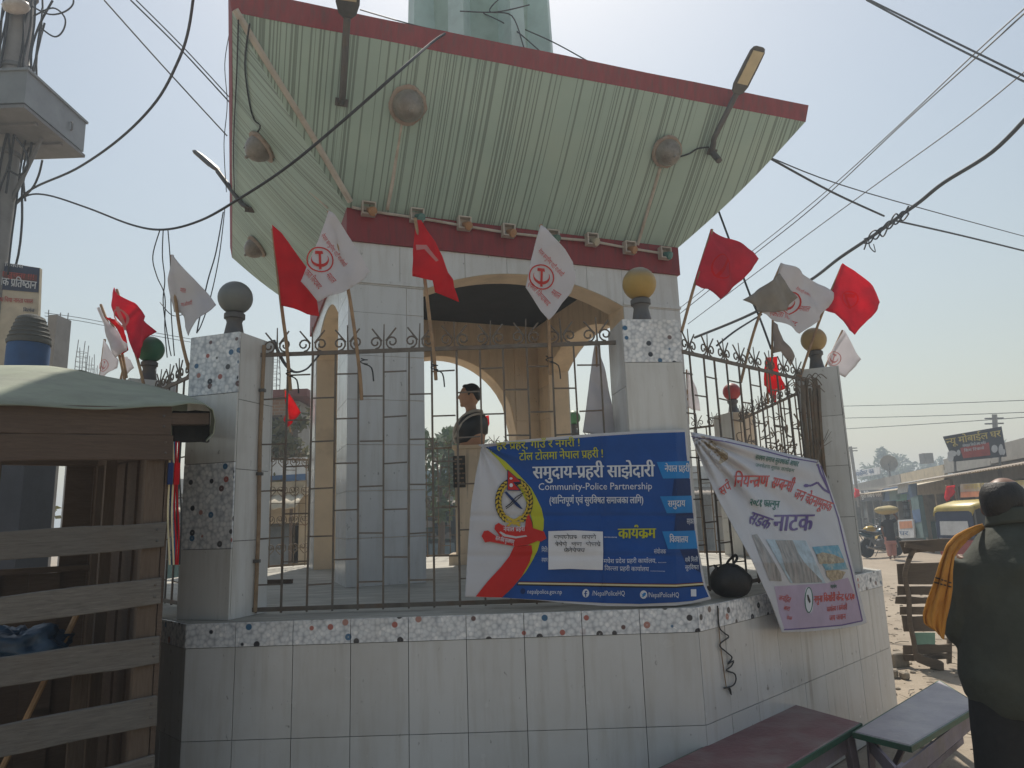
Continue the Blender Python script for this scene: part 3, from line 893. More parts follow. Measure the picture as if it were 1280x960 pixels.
def bowl_lamp(px, py, pl, label, r_=.165):
    c = soffit(px, py, pl, .06); ax = frame(pl[1])
    L = thing('bowl_lamp', label, 'lamp', tuple(c), 'round bowl lamps under the canopy')
    rng = random.Random(int(px))
    mb = MB(); pts = []
    mb.lathe([(r_, -.03), (r_ * 1.12, -.025), (r_ * 1.15, .0), (r_ * 1.02, .012), (r_ * .95, .01)], c, 22, ax)
    for v in mb.v: v += ax[0] * rng.uniform(-.008, .008) + ax[1] * rng.uniform(-.008, .008)
    mb.obj('lamp_rim', 'lamp_rim', L, 50)
    mb = MB(); mb.lathe([(r_ * .95, .0), (r_ * .9, .05), (r_ * .7, .10), (r_ * .42, .135), (r_ * .2, .15), (.016, .155), (.014, .175), (.004, .18)], c, 22, ax)
    mb.obj('bowl', 'lamp_bowl', L, 50)
bowl_lamp(510, 132, FRP, 'round dusty bowl lamp on the front soffit, left of the middle', .137)
bowl_lamp(834, 190, FRP, 'round dusty bowl lamp on the front soffit, near the right street light', .132)
bowl_lamp(326, 184, LFP, 'round bowl lamp on the left soffit, beside the hip pipe', .13)
bowl_lamp(320, 309, LFP, 'round bowl lamp on the left soffit, low at the far corner', .13)
def pipe(pts, r_, label, mat='pvc'):
    pts = [Vector(p) for p in pts]
    P = MB().tube(pts, r_, 7).obj('conduit_pipe', mat, None, 40); tag(P, label, 'pipe', 'pipes under the canopy'); return P
pipe([soffit(x, y, FRP, .03) for x, y in ((502, 153), (497, 185), (490, 232), (484, 262))], .016, 'cream pipe from the left bowl lamp down to the red band')
pipe([soffit(x, y, FRP, .03) for x, y in ((825, 210), (812, 255), (797, 306))], .016, 'cream pipe from the right bowl lamp down to the red band')
pipe([soffit(x, y, FRP, .04) for x, y in ((294, 12), (340, 88), (392, 172), (438, 252))], .026, 'thick cream pipe running down the left hip of the canopy')
pipe([soffit(x, y, LFP, .02) for x, y in ((347, 200), (380, 232), (410, 260))], .012, 'thin pipe from the left soffit lamp to the corner of the band')
def band(px, py, lift=.03): 
    p0 = k2w(0, -KA - .022 - lift, 0); return at_p(px, py, p0, KN)
pipe([band(x, y) for x, y in ((440, 259), (470, 265), (520, 272), (578, 282), (634, 291), (690, 297), (738, 301), (785, 310), (836, 318))], .013, 'long cream conduit pipe along the red band linking the small spotlights')
sp_cols = [('orange', (.38, .19, .08)), ('teal', (.07, .19, .17)), ('orange', (.50, .24, .06)), ('orange', (.5, .20, .05)), ('green', (.07, .17, .13)), ('pale', (.42, .38, .28)), ('orange', (.5, .22, .05)), ('teal', (.05, .25, .22))]
for i, (x, y) in enumerate(((460, 263), (520, 271), (579, 281), (634, 290), (689, 297), (738, 301), (785, 311), (829, 318))):
    c = band(x, y, .02); nm, cc = sp_cols[i]
    S_ = thing('spotlight', '%s bulb spotlight on the red band, %s' % (nm, ['at the left corner', 'behind the tip of the second red flag', 'left of the arch top', 'over the middle of the arch', 'behind the white flag', 'right of the white flag', 'above the yellow globe', 'at the right corner'][i]), 'spotlight', tuple(c), 'small spotlights along the red band')
    ax = (Vector((_c, _s, 0)), KN, Vector((0, 0, 1)))
    mb = MB()
    for sx in (-1, 1): mb.box(c + ax[0] * .055 * sx + KN * .03, (.012, .07, .12), ax)
    for sz in (-1, 1): mb.box(c + ax[2] * .054 * sz + KN * .03, (.10, .07, .012), ax)
    mb.box(c, (.10, .012, .10), ax); mb.obj('housing', 'pvc', S_)
    if ('bulb ' + nm) not in MT: MT['bulb ' + nm] = M('bulb ' + nm, cc, .3, .1, 9)
    d = (KN + Vector((0, 0, -.6)) + ax[0] * .5).normalized()
    MB().lathe([(.022, 0), (.03, .03), (.042, .07), (.04, .085), (.02, .09)], c + KN * .012, 14, frame(d)).obj('bulb', 'bulb ' + nm, S_, 50)
def street_light(base, knee, tip, d_head, label, L=.62, wd=.17, kn_r=.027):
    """arm from base over knee to tip, head of length L pointing on along d_head"""
    S_ = thing('street_light', label, 'street light', tuple(base), 'led street lights on the canopy')
    MB().tube(curve_pts([base, base.lerp(knee, .6), knee, knee.lerp(tip, .5), tip], 3), kn_r, 9).obj('arm', 'lamp_metal', S_, 50)
    d = d_head.normalized(); x = d.cross(Vector((0, 0, 1))).normalized(); n = x.cross(d).normalized()
    if n.z < 0: n = -n
    mb = MB(); sec = []
    for t, w_, h_ in ((0, .35, .6), (.06, .75, .9), (.2, 1, 1), (.6, 1, 1), (.9, .95, .8), (.98, .75, .5), (1, .5, .25)):
        c = tip + d * (L * t); sec.append([c + x * (wd / 2 * w_ * a_) + n * (.035 * h_ * b_) for a_, b_ in ((-1, -.4), (1, -.4), (1, .3), (.7, 1), (-.7, 1), (-1, .3))])
    vs = [p for s_ in sec for p in s_]; k = len(sec)
    mb.add(vs, [(6 * i + j, 6 * i + (j + 1) % 6, 6 * i + 6 + (j + 1) % 6, 6 * i + 6 + j) for i in range(k - 1) for j in range(6)] + [tuple(range(6)), tuple(range(6 * k - 6, 6 * k))])
    mb.obj('lamp_head', 'lamp_metal', S_)
    c = tip + d * (L * .58) - n * .017; MB().box(c, (wd * .72, L * .68, .008), (x, d, n)).obj('diffuser', 'diffuser', S_)
    mb = MB(); mb.box(base, (.10, .06, .012), frame(FRP[1])); mb.obj('bracket', 'lamp_metal', S_)
    return S_
b0 = soffit(427, 128, FRP, .05); t0_ = at_d(434, 22, (b0 - CAM).dot(FW) - .42); k0 = b0.lerp(t0_, .25) + Vector((0, 0, -.10))
street_light(b0, k0, t0_, (at_d(436, -40, (b0 - CAM).dot(FW) - .75) - t0_), 'led street light at the left end of the front soffit, its head cut off above', .62, .17)
b1 = soffit(890, 190, FRP, .05); t1_ = at_d(920, 118, (b1 - CAM).dot(FW) - .22); k1 = at_d(893, 172, (b1 - CAM).dot(FW) - .12)
street_light(b1, k1, t1_, at_d(943, 72, (b1 - CAM).dot(FW) - .45) - t1_, 'led street light standing out at the right end of the front soffit', .44, .155)
MB().tube([b1, at_d(899, 201, (b1 - CAM).dot(FW) - .1)], .03, 8).obj('arm_end', 'lamp_metal', bpy.data.objects['street_light.001'])
b2 = soffit(312, 262, LFP, .05); t2_ = at_d(272, 214, (b2 - CAM).dot(FW) + .25)
k2 = b2.lerp(t2_, .25) + Vector((0, 0, -.04))
street_light(b2, k2, t2_, at_d(240, 186, (b2 - CAM).dot(FW) + .5) - t2_, 'led street light reaching out to the left below the left soffit', .50, .13)
def kink(pts, r_, label, cat='wire', group='loose wires on the canopy'):
    o = MB().tube(curve_pts(pts, 4), r_, 5).obj('loose_wire', 'wire', None, 60); return tag(o, label, cat, group)
kink([soffit(x, y, FRP, .03) for x, y in ((437, 118), (450, 126), (470, 136), (492, 150))], .008, 'short wire from the left street light to the bowl lamp')
kink([soffit(x, y, FRP, .03) for x, y in ((850, 196), (862, 192), (872, 186), (886, 184))], .008, 'short wire from the right bowl lamp to the street light')
kink([soffit(x, y, LFP, .03) for x, y in ((312, 30), (306, 80), (312, 130), (318, 150), (325, 160), (305, 185))], .007, 'wire hanging down the left soffit past the upper bowl lamp')
kink([soffit(x, y, LFP, .03) for x, y in ((298, 25), (296, 90), (292, 180), (293, 240))], .006, 'thin wire along the outer edge of the left soffit')

# ================================================================== flags
def cloth_surface(p0, n, amp=.02, f1=9.0, f2=5.0, ph=0.0):
    p0 = Vector(p0); n = Vector(n).normalized(); x = Vector((0, 0, 1)).cross(n).normalized()
    def S(px, py, lift=0.0):
        P = at_p(px, py, p0, n); a_ = (P - p0).dot(x); b_ = P.z - p0.z
        wv = math.sin(a_ * f1 * 2 + b_ * f2 + ph) * amp + math.sin(a_ * f1 * .8 - b_ * f2 * 2.1 + ph * 2) * amp * .7 + noise.noise((a_ * 9, b_ * 9, ph)) * amp + abs(noise.noise((a_ * 6 + 3, b_ * 2.5, ph))) * amp * 1.6
        tow = (CAM - P).normalized()
        return P + n * wv + tow * lift
    return S
def emblem(S, root, c, r_, rot=0.0, mat='print_red', sx=1.0):
    """red ring with crossed hammer and sickle, as printed on the party flags"""
    pr = Print(S, .009, 4)
    cq, sq = math.cos(R(rot)), math.sin(R(rot))
    T_ = lambda q: [(c[0] + (cq * x * sx - sq * y) * r_, c[1] + (sq * x * sx + cq * y) * r_) for x, y in q]
    for q in ring(0, 0, 1, 1, .10, 26): pr.poly(T_(q))
    O_ = ellipse(0, -.02, .66, .60, 18, -22, 196); I_ = ellipse(-.01, -.12, .60, .46, 18, -30, 206)
    for j in range(18): pr.poly(T_([O_[j], O_[j + 1], I_[j + 1], I_[j]]))
    pr.poly(T_([(-.085, -.45), (.085, -.45), (.10, .76), (-.09, .76)]), T_([(-.34, -.68), (.20, -.68), (.26, -.44), (-.34, -.44)]))
    pr.obj('emblem', mat, root)
def flag(name_lab, outline, pole, p0, n, mat, amp=.018, ph=0.0, polew=.011, texts=(), em=None, group='party flags tied to the fences', ml=5.5, extra=None, pole_mat='stick'):
    S = cloth_surface(p0, n, amp, 9, 5, ph)
    pp = [Vector(at_p(x, y, p0, n)) for x, y in pole]
    pp = [q + (q - CAM).normalized() * .03 for q in pp]
    base = min(pp, key=lambda q: q.z)
    root = thing('flag', name_lab, 'flag', tuple(base), group)
    v, f = fill2(outline, ml)
    o = MB().add([S(x, y) for x, y in v], f).obj('cloth', mat, root, 180); mod(o, 'SOLIDIFY', thickness=.003, offset=0)
    MB().tube(curve_pts(pp, 3) if len(pp) > 2 else pp, polew, 7).obj('pole', pole_mat, root, 50)
    for tx, q0, q1, h in texts:
        Print(S, .009, 4).text(tx, q0, q1, h).obj('lettering', 'print_red', root)
    if em: emblem(S, root, *em)
    if extra: extra(S, root)
    return root
NY = Vector((0, -1, 0))
fr = lambda y: (0, y, 0)
def fold(S, root, pts, mat, nm='fold'):
    v, f = fill2(pts, 8); o = MB().add([S(x, y, .02) for x, y in v], f).obj(nm, mat, root, 180); mod(o, 'SOLIDIFY', thickness=.003)
nA = Vector((.25, -1, 0)).normalized(); nB = Vector((-.3, -1, 0)).normalized()
flag('bright red flag left of the pavilion pier, on the front fence', [(341, 285), (352, 293), (368, 312), (384, 334), (389, 352), (396, 375), (399, 395), (384, 393), (368, 388), (352, 384), (349, 350), (344, 315)], [(341, 286), (352, 384), (358, 430), (363, 488)], (-.9, -3.02, 0), nA, 'flag_red', .02, .4)
flag('white party flag over the corner of the pier, on the front fence', [(411, 263), (418, 268), (428, 282), (440, 302), (452, 322), (462, 341), (455, 350), (440, 360), (428, 366), (415, 370), (398, 380), (387, 365), (376, 351), (382, 338), (390, 318), (398, 300), (405, 280)], [(411, 264), (428, 330), (437, 372), (444, 420), (450, 470), (452, 500)], (-.6, -3.04, 0), nA, 'flag_white', .018, 1.1,
     texts=[('नेपाल कम्युनिष्ट पार्टी माओवादी', (401, 294), (430, 333), 4.5), ('मशाल', (407, 345), (415, 355), 7), ('एकता जिन्दाबाद', (380, 341), (398, 364), 6)], em=((400, 325), 17, -2))
flag('bright red flag in front of the arch, on the front fence', [(517, 272), (524, 273), (532, 286), (545, 303), (553, 320), (559, 340), (565, 348), (566, 357), (573, 377), (560, 371), (542, 364), (540, 350), (531, 349), (518, 347)], [(519, 273), (531, 349), (537, 400), (542, 440), (545, 475)], (.0, -3.03, 0), nB, 'flag_red', .02, 2.2,
     extra=lambda S, r: [Print(S, .009, 4).poly([(520, 306), (532, 305), (548, 325), (545, 327), (530, 311), (521, 313)]).obj('emblem', 'print_pink', r)])
flag('white party flag right of the arch top, on the front fence', [(676, 281), (682, 285), (694, 299), (706, 312), (716, 328), (720, 350), (714, 366), (703, 378), (694, 392), (686, 401), (676, 390), (666, 374), (657, 360), (660, 345), (664, 325), (670, 300)], [(676, 281), (684, 340), (686, 400), (687, 440), (688, 468)], (.75, -3.03, 0), NY, 'flag_white', .016, 3.0,
     texts=[('नेपाल कम्युनिष्ट पार्टी माओवादी', (672, 314), (702, 345), 4.5), ('मशाल', (688, 366), (698, 373), 7), ('एकता जिन्दाबाद', (659, 356), (684, 383), 6)], em=((677, 346), 16, 2))
flag('small crumpled red flag behind the left end of the front fence', [(357, 488), (364, 494), (372, 508), (378, 517), (368, 524), (360, 534), (355, 525), (356, 505)], [(356, 486), (360, 520), (363, 540)], (0, 2.6, 0), NY, 'flag_red', .05, .7, group='flags on the far fences')
nL = az(-120)
pl_ = (-2.1, -2.1, 0)
flag('large red flag of the cluster behind the stall roof, beside the green globe', [(145, 360), (150, 362), (154, 370), (166, 378), (180, 395), (199, 415), (186, 427), (176, 436), (172, 450), (168, 440), (160, 418), (152, 398), (143, 375)], [(146, 362), (160, 410), (172, 450), (180, 482)], (-2.5, -1.95, 0), nL, 'flag_rose', .02, .2, extra=lambda S, r: [Print(S, .009, 4).poly(*ring(155, 398, 6, 11, 2, 14), [(153, 385), (156, 385), (158, 412), (155, 412)]).obj('emblem', 'print_pink', r)])
flag('folded white flag left of the large red flag behind the stall roof', [(122, 385), (126, 384), (134, 400), (146, 414), (160, 430), (158, 438), (147, 448), (138, 425), (128, 402)], [(126, 381), (134, 402), (148, 440), (156, 475)], (-2.6, -1.9, 0), nL, 'flag_white', .02, .9)
flag('small bright red flag between the white and the large red flag', [(136, 397), (142, 399), (152, 410), (160, 420), (163, 438), (152, 443), (156, 432), (148, 420)], [(137, 398), (150, 430), (158, 472)], (-2.7, -1.8, 0), nL, 'flag_red', .02, .5)
flag('pale white flag with faint red emblem low behind the stall roof', [(131, 425), (138, 436), (148, 450), (146, 460), (134, 470), (125, 474), (127, 450)], [(131, 424), (125, 474)], (-3.0, -1.2, 0), nL, 'flag_white', .01, 1.5, em=((131, 457), 8, 20, 'print_pink'))
flag('pale white flag under the large red flag, behind the stall roof', [(158, 446), (164, 450), (168, 460), (160, 466), (150, 474), (152, 460)], [(158, 446), (150, 478)], (-3.0, -1.2, 0), nL, 'flag_white', .01, 1.9)
flag('white flag on a long stick beside the grey globe pillar', [(214, 318), (218, 320), (228, 332), (245, 350), (270, 381), (260, 392), (248, 402), (240, 412), (236, 420), (229, 408), (226, 394), (221, 389), (213, 388), (211, 350)], [(215, 319), (219, 370), (226, 420), (236, 462)], (-1.75, -2.75, 0), az(-100), 'flag_white', .02, 2.4,
     texts=[('माओवादी', (222, 381), (240, 380), 4), ('मशाल', (223, 364), (231, 366), 5)])
nR = az(-45)
def fr_r(d): return tuple(nR * d)
flag('large plain red flag beside the front right pillar, on the right fence', [(889, 286), (893, 287), (902, 293), (912, 298), (922, 305), (949, 323), (940, 335), (928, 350), (915, 362), (900, 374), (891, 366), (885, 361), (878, 360), (868, 357), (876, 330)], [(890, 287), (868, 357), (852, 415)], fr_r(2.95), az(-60), 'flag_rose', .02, .3,
     extra=lambda S, r: [Print(S, .009, 4).poly(*ring(899, 335, 13, 16, 1.6, 18), [(890, 346), (906, 325), (909, 327), (893, 349)]).obj('emblem', 'flag_red', r)])
flag('large white party flag with a dusty folded corner, over the right fence', [(977, 328), (985, 333), (1005, 342), (1022, 352), (1039, 367), (1033, 385), (1018, 402), (1000, 417), (985, 410), (970, 402), (955, 391), (948, 389), (972, 345)], [(977, 330), (951, 390), (938, 430), (926, 478)], fr_r(2.9), az(-60), 'flag_white', .02, 1.3,
     texts=[('एकता जिन्दाबाद', (962, 392), (996, 408), 6), ('मशाल', (998, 388), (1006, 391), 6), ('नेपाल पार्टी माओवादी', (994, 362), (1012, 372), 3.5)], em=((986, 378), 15, 15),
     extra=lambda S, r: fold(S, r, [(976, 341), (982, 350), (990, 362), (997, 372), (990, 380), (983, 388), (972, 390), (950, 389), (938, 385), (925, 376), (950, 360)], 'flag_grey'))
flag('bright rose red flag right of the white flag, above the tan globe', [(1053, 329), (1060, 334), (1075, 345), (1090, 358), (1099, 378), (1086, 398), (1067, 419), (1058, 414), (1052, 402), (1043, 392), (1031, 386), (1040, 358)], [(1053, 331), (1030, 386), (1014, 430), (1000, 472)], (2.75, -1.5, 0), az(-75), 'flag_rose', .02, 2.7,
     extra=lambda S, r: [Print(S, .009, 4).poly(*ring(1062, 374, 11, 11, 1.6, 16), [(1056, 366), (1070, 368), (1068, 372), (1060, 371), (1064, 386), (1060, 386)]).obj('emblem', 'flag_red', r)])
flag('faded pale party flag beyond the tan globe pillar', [(1053, 413), (1058, 420), (1068, 435), (1077, 449), (1066, 460), (1056, 472), (1046, 465), (1033, 455), (1042, 435)], [(1053, 413), (1032, 458)], (3.2, .2, 0), az(-75), 'flag_white', .014, .6, em=((1043, 448), 9, 20, 'print_pink'), group='flags on the far fences')
flag('folded grey flag hanging behind the top of the right fence', [(966, 402), (973, 405), (982, 425), (992, 446), (987, 458), (974, 440), (965, 442)], [(966, 400), (965, 444), (965, 470)], (3.0, -.6, 0), az(-60), 'flag_grey', .02, 1.0, group='flags on the far fences')
flag('bright red flag hanging behind the bars of the right fence', [(958, 447), (966, 447), (970, 460), (976, 472), (980, 486), (972, 490), (968, 506), (962, 498), (958, 484), (953, 482), (955, 465)], [(958, 446), (960, 505)], (3.02, .0, 0), az(-60), 'flag_red', .025, 1.8, group='flags on the far fences')
flag('pale pink flag on the back fence, seen left of the right fence bars', [(858, 462), (864, 470), (870, 485), (875, 514), (865, 512), (859, 508)], [(858, 462), (861, 530)], (2.0, 2.3, 0), NY, 'flag_white', .02, 1.2, group='flags on the far fences')
flag('white flag hanging straight down beside the front right pillar', [(744, 428), (748, 429), (755, 455), (762, 490), (771, 541), (750, 545), (728, 541), (733, 500), (740, 455)], [(745, 425), (749, 545)], (0, -2.88, 0), NY, 'flag_white', .03, .1, polew=.006)
flag('red flag tip behind the shoulder of the bust', [(607, 520), (611, 519), (612, 530), (608, 540), (604, 538)], [(606, 518), (605, 545)], (0, 2.9, 0), NY, 'flag_red', .02, .1, group='flags on the far fences')

# ================================================================== blue police banner
def blend(a, b, t): return a + (b - a) * t
def blue_S(px, py, lift=0.0):
    t = max(0.0, min(1.0, (py - 540) / 210.0))
    y = -3.165 - .09 * t
    if px > 845: y += .0045 * (px - 845) * (.6 + .4 * (1 - t))
    wv = .010 * math.sin(px * .055 + py * .02) + .009 * math.sin(px * .023 - py * .043 + 1.2) + .008 * noise.noise((px * .02, py * .03, 2.0))
    crease = .010 * math.exp(-((px - 752) / 3.6) ** 2) + .007 * math.exp(-((py - 645) / 3.4) ** 2) + .006 * math.exp(-((py - 695) / 3.6) ** 2)
    rad = math.hypot(px - 600, py - 556); fan = .012 * math.sin(math.atan2(py - 556, px - 600) * 15) * math.exp(-rad / 70)
    y -= wv * (.4 + .6 * t) - crease - fan
    P = at_y(px, py, y); return P + (CAM - P).normalized() * lift
ban = thing('police_banner', 'blue community police banner with a crest, stretched over the front fence', 'banner', tuple(at_y(740, 752, -3.25)))
top_b = [(597, 556), (607, 555), (640, 551), (690, 546.5), (745, 542), (800, 538.5), (857, 536.5)]
right_b = [(859, 550), (861, 567), (864, 598), (867, 630), (871, 665), (874, 690), (882, 730), (889, 749)]
bot_b = [(868, 754), (845, 757), (800, 758), (757, 757.5), (710, 754), (670, 750), (620, 747), (581, 746)]
left_b = [(583, 715), (585, 680), (589, 630), (595, 592), (602, 559)]
v, f = fill2(top_b + right_b + bot_b + left_b, 3.6)
o = MB().add([blue_S(x, y) for x, y in v], f).obj('cloth', 'vinyl_white', ban, 180); mod(o, 'SOLIDIFY', thickness=.002, offset=-1)
curve_blue = [(607, 559), (632, 577), (652, 597), (664, 610), (671, 623), (677, 636), (680, 650), (679.5, 661), (676, 673), (672, 688), (666, 700), (657, 715), (647, 727), (636, 739), (627, 747)]
curve_in = [(607, 559), (622, 574), (640, 597), (652, 615), (661, 634), (665, 650), (664, 672), (658, 692), (648, 710), (634, 732), (627, 747)]
blue_poly = curve_blue[::-1] + [(640, 554.5), (690, 550), (745, 545.5), (800, 542), (856, 540), (858, 567), (862, 600), (865, 632), (869, 668), (872, 694), (879, 730), (886, 746)] + [(866, 751), (845, 753), (800, 755), (760, 754), (695, 751), (660, 749)]
Print(blue_S, .004, 3.6).poly(blue_poly).obj('blue_field', 'vinyl_blue', ban)
Print(blue_S, .006, 3.6).poly(curve_blue + curve_in[::-1][1:-1]).obj('yellow_swoosh', 'vinyl_yellow', ban)
p4 = lambda X, Y: (570 + X / 4.0, 530 + Y / 4.0)
red_sw = [p4(*q) for q in ((290, 612), (378, 605), (382, 640), (368, 690), (330, 760), (285, 815), (230, 867), (160, 866), (98, 863), (160, 785), (225, 715), (268, 660))]
Print(blue_S, .008, 3.6).poly(red_sw).obj('red_ribbon_stripe', 'vinyl_red', ban)
for nm, mt, qs in (('tag_strip', 'vinyl_sky', ([(1003, 190), (1166, 185), (1169, 270), (1035, 273)], [(1020, 362), (1178, 358), (1184, 443), (1054, 446)], [(1031, 537), (1196, 533), (1208, 622), (1060, 626)])),
                   ('tag_navy', 'vinyl_navy', ([(1090, 276), (1170, 273), (1176, 357), (1080, 359)], [(1100, 449), (1186, 446), (1194, 531), (1090, 534)], [(1120, 629), (1208, 625), (1225, 745), (1150, 700)]))):  # navy panels printed between the tags
    for s_ in qs: Print(blue_S, .0075 if mt == 'vinyl_sky' else .0060, 4).poly([p4(*q) for q in s_]).obj(nm, mt, ban)
for nm, mt, ya, yb, xa in (('line_maroon', 'vinyl_maroon', 789, 795, 316), ('line_cream', 'vinyl_cream', 794, 802, 314), ('line_black', 'vinyl_ink', 801, 809, 308)):
    Print(blue_S, {'line_maroon': .008, 'line_cream': .0095, 'line_black': .0065}[nm], 4).poly([p4(*q) for q in ((xa, ya - 2), (600, ya + 2), (900, ya + 8), (1100, ya + 10), (1236, ya + 1), (1238, yb + 1), (1100, yb + 11), (900, yb + 9), (600, yb + 3), (xa - 4, yb - 2))]).obj(nm, mt, ban)
def bt(s_, X0, Y0, X1, Y1, h, mt, lift=.007, bold=.0):
    Print(blue_S, lift + .003, 4).text(s_, p4(X0, Y0), p4(X1, Y1), h / 4.0, 0, bold).obj('lettering', mt, ban)
bt('हर प्रहर, गाउँ र नगरी !', 203, 128, 622, 110, 34, 'vinyl_yellow', bold=.012)
bt('टोल टोलमा नेपाल प्रहरी !', 316, 182, 738, 166, 36, 'vinyl_yellow', bold=.012)
bt('समुदाय-प्रहरी साझेदारी', 385, 272, 992, 262, 58, 'vinyl_letter', bold=.022)
bt('Community-Police Partnership', 411, 330, 982, 326, 31, 'vinyl_letter')
bt('(शान्तिपूर्ण एवं सुरक्षित समाजका लागि)', 466, 398, 938, 396, 31, 'vinyl_letter', bold=.012)
bt('कार्यक्रम', 812, 572, 998, 570, 48, 'vinyl_yellow', bold=.025)
bt('..........', 738, 568, 806, 569, 30, 'vinyl_letter')
bt('नेपाल प्रहरी', 1044, 238, 1166, 238, 30, 'vinyl_letter', .009, .015)
bt('समुदाय', 1060, 414, 1146, 412, 30, 'vinyl_letter', .009, .015)
bt('विद्यालय', 1068, 592, 1160, 592, 30, 'vinyl_letter', .009, .015)
bt('सहकार्य', 1154, 500, 1198, 500, 26, 'vinyl_letter', .009)
bt('मिति', 428, 640, 458, 640, 20, 'vinyl_letter'); bt('स्थान', 428, 690, 458, 690, 20, 'vinyl_letter')
bt('संयोजक', 990, 648, 1050, 648, 20, 'vinyl_letter'); bt('मधेश प्रदेश प्रहरी कार्यालय, .......', 738, 696, 1052, 694, 20, 'vinyl_letter')
bt('जिल्ला प्रहरी कार्यालय ............', 742, 732, 1046, 738, 20, 'vinyl_letter'); bt('सबै मिली', 1146, 690, 1210, 688, 20, 'vinyl_letter'); bt('सुरक्षित', 1146, 728, 1214, 726, 20, 'vinyl_letter')
bt('nepalpolice.gov.np', 356, 848, 530, 850, 20, 'vinyl_letter'); bt('/NepalPoliceHQ', 680, 858, 845, 858, 22, 'vinyl_letter'); bt('/NepalPoliceHQ', 958, 866, 1116, 866, 22, 'vinyl_letter')
P_ = Print(blue_S, .007, 5); P_.poly([p4(*q) for q in ellipse(649, 846, 17, 21)], [p4(*q) for q in ellipse(938, 853, 18, 21)], [p4(*q) for q in ((1174, 826), (1201, 826), (1202, 862), (1175, 862))]); P_.obj('icon', 'vinyl_letter', ban)
P_ = Print(blue_S, .009, 5); P_.poly([p4(*q) for q in ellipse(334, 836, 12, 15, 14)]); P_.obj('web_icon', 'vinyl_navy', ban)
P_ = Print(blue_S, .009, 3); P_.poly([p4(*q) for q in ((645, 834), (656, 833), (656, 839), (651, 840), (651, 864), (645, 864))], [p4(*q) for q in ((640, 846), (656, 846), (656, 850), (640, 850))]); P_.obj('icon_letter', 'vinyl_blue', ban)
P_ = Print(blue_S, .009, 3); P_.poly([p4(*q) for q in ((926, 846), (934, 852), (938, 844), (946, 843), (951, 847), (946, 858), (936, 865), (927, 862), (933, 858))]); P_.obj('icon_bird', 'vinyl_sky', ban)
# the crest
def tags(name, mt, lift, *polys): Print(blue_S, lift + .003, 3.5).poly(*[[p4(*q) for q in s_] for s_ in polys]).obj(name, mt, ban)
wr = []
for s_ in (-1, 1):
    for i in range(13):
        a_ = R(-62 + i * 12.5) if s_ > 0 else R(180 + 62 - i * 12.5)
        cx_, cy_ = 290 + 78 * math.cos(a_), 388 - 100 * math.sin(a_) * -1
        for dd in (-1, 1):
            wr.append(ellipse(cx_ + dd * 8 * math.cos(a_), cy_ + dd * 8 * math.sin(a_), 5.5, 13, 7, rot=math.degrees(a_) + dd * 28))
tags('wreath', 'vinyl_gold', .009, *wr)
tags('wreath_ring', 'vinyl_ink', .007, *ring(290, 388, 95, 119, 32, 30, -242, 62))
tags('wreath_ribbon', 'vinyl_gold', .010, [(252, 508), (262, 512), (330, 462), (322, 456)], [(325, 508), (315, 514), (248, 462), (256, 456)])
tags('crossed_blades', 'vinyl_navy', .009, [(242, 342), (252, 336), (318, 404), (334, 426), (322, 424), (300, 408)])
tags('crossed_blade', 'vinyl_ink', .010, *stroke([(338, 344), (300, 366), (272, 398), (248, 416)], 5), *stroke([(330, 356), (300, 384), (270, 410), (250, 424)], 4))
tags('crest_flag', 'vinyl_red', .011, [(260, 233), (322, 288), (284, 290), (318, 330), (260, 328)])
tags('crest_flag_edge', 'vinyl_navy', .010, [(256, 226), (330, 291), (292, 293), (328, 334), (256, 332)])
tags('crest_flag_sun', 'vinyl_letter', .013, ellipse(276, 306, 9, 10, 10), ellipse(275, 272, 8, 6, 10))
tags('scroll_ribbon_edge', 'vinyl_ink', .008, [(352, 470), (364, 446), (382, 490), (386, 530), (346, 520)])
tags('scroll_ribbon', 'vinyl_red', .009, [(350, 470), (364, 448), (378, 490), (384, 520), (440, 538), (452, 572), (425, 588), (408, 584), (360, 604), (300, 612), (230, 600), (168, 588), (145, 592), (128, 560), (140, 535), (160, 532), (200, 560), (220, 560), (192, 525), (196, 505), (214, 494), (232, 506), (290, 516), (346, 512)])
tags('ribbon_gap', 'vinyl_white', .0105, [(222, 536), (250, 552), (300, 562), (350, 556), (356, 562), (300, 572), (240, 562), (216, 542)])
bt('नेपाल प्रहरी', 238, 537, 344, 535, 22, 'vinyl_letter', .012, .01)
bt('सत्य सेवा सुरक्षणम्', 196, 580, 288, 600, 20, 'vinyl_letter', .012, .01); 
for k in range(4): pass
# the note taped over the banner
note = thing('paper_note', 'white sheet of paper with handwriting taped over the middle of the blue banner', 'paper', tuple(blue_S(719, 712, .01)))
nq = [(685.5, 664), (719, 663), (753.5, 664.5), (754, 690), (753.5, 712.5), (735, 712), (712, 711), (685.5, 712)]
v, f = fill2(nq, 4); o = MB().add([blue_S(x, y, .013 + .004 * math.sin(x * .1)) for x, y in v], f).obj('sheet', 'paper', note, 180)
hw = Print(blue_S, .021, 4)
def scrib(x0, x1, y, seed):
    rng = random.Random(seed); x = x0
    while x < x1:
        w_ = rng.uniform(4, 7)
        if rng.random() < .82:
            hw.poly(*stroke([(x, y - 3.4), (x + w_, y - 3.7)], .7))
            pts = [(x + .5, y - 3.2), (x + rng.uniform(.5, 2), y - rng.uniform(0, 2)), (x + rng.uniform(2, 4), y - rng.uniform(-.6, 2)), (x + rng.uniform(2.5, 4.5), y - rng.uniform(1, 3))]
            hw.poly(*stroke(pts, .65)); hw.poly(*stroke([(x + w_ - 1, y - 3.6), (x + w_ - 1.1 + rng.uniform(-.5, .5), y + .8)], .65))
            if rng.random() < .3: hw.poly(*stroke([(x + w_ - 1, y - 3.6), (x + w_ - 3, y - 6.2)], .6))
        x += w_
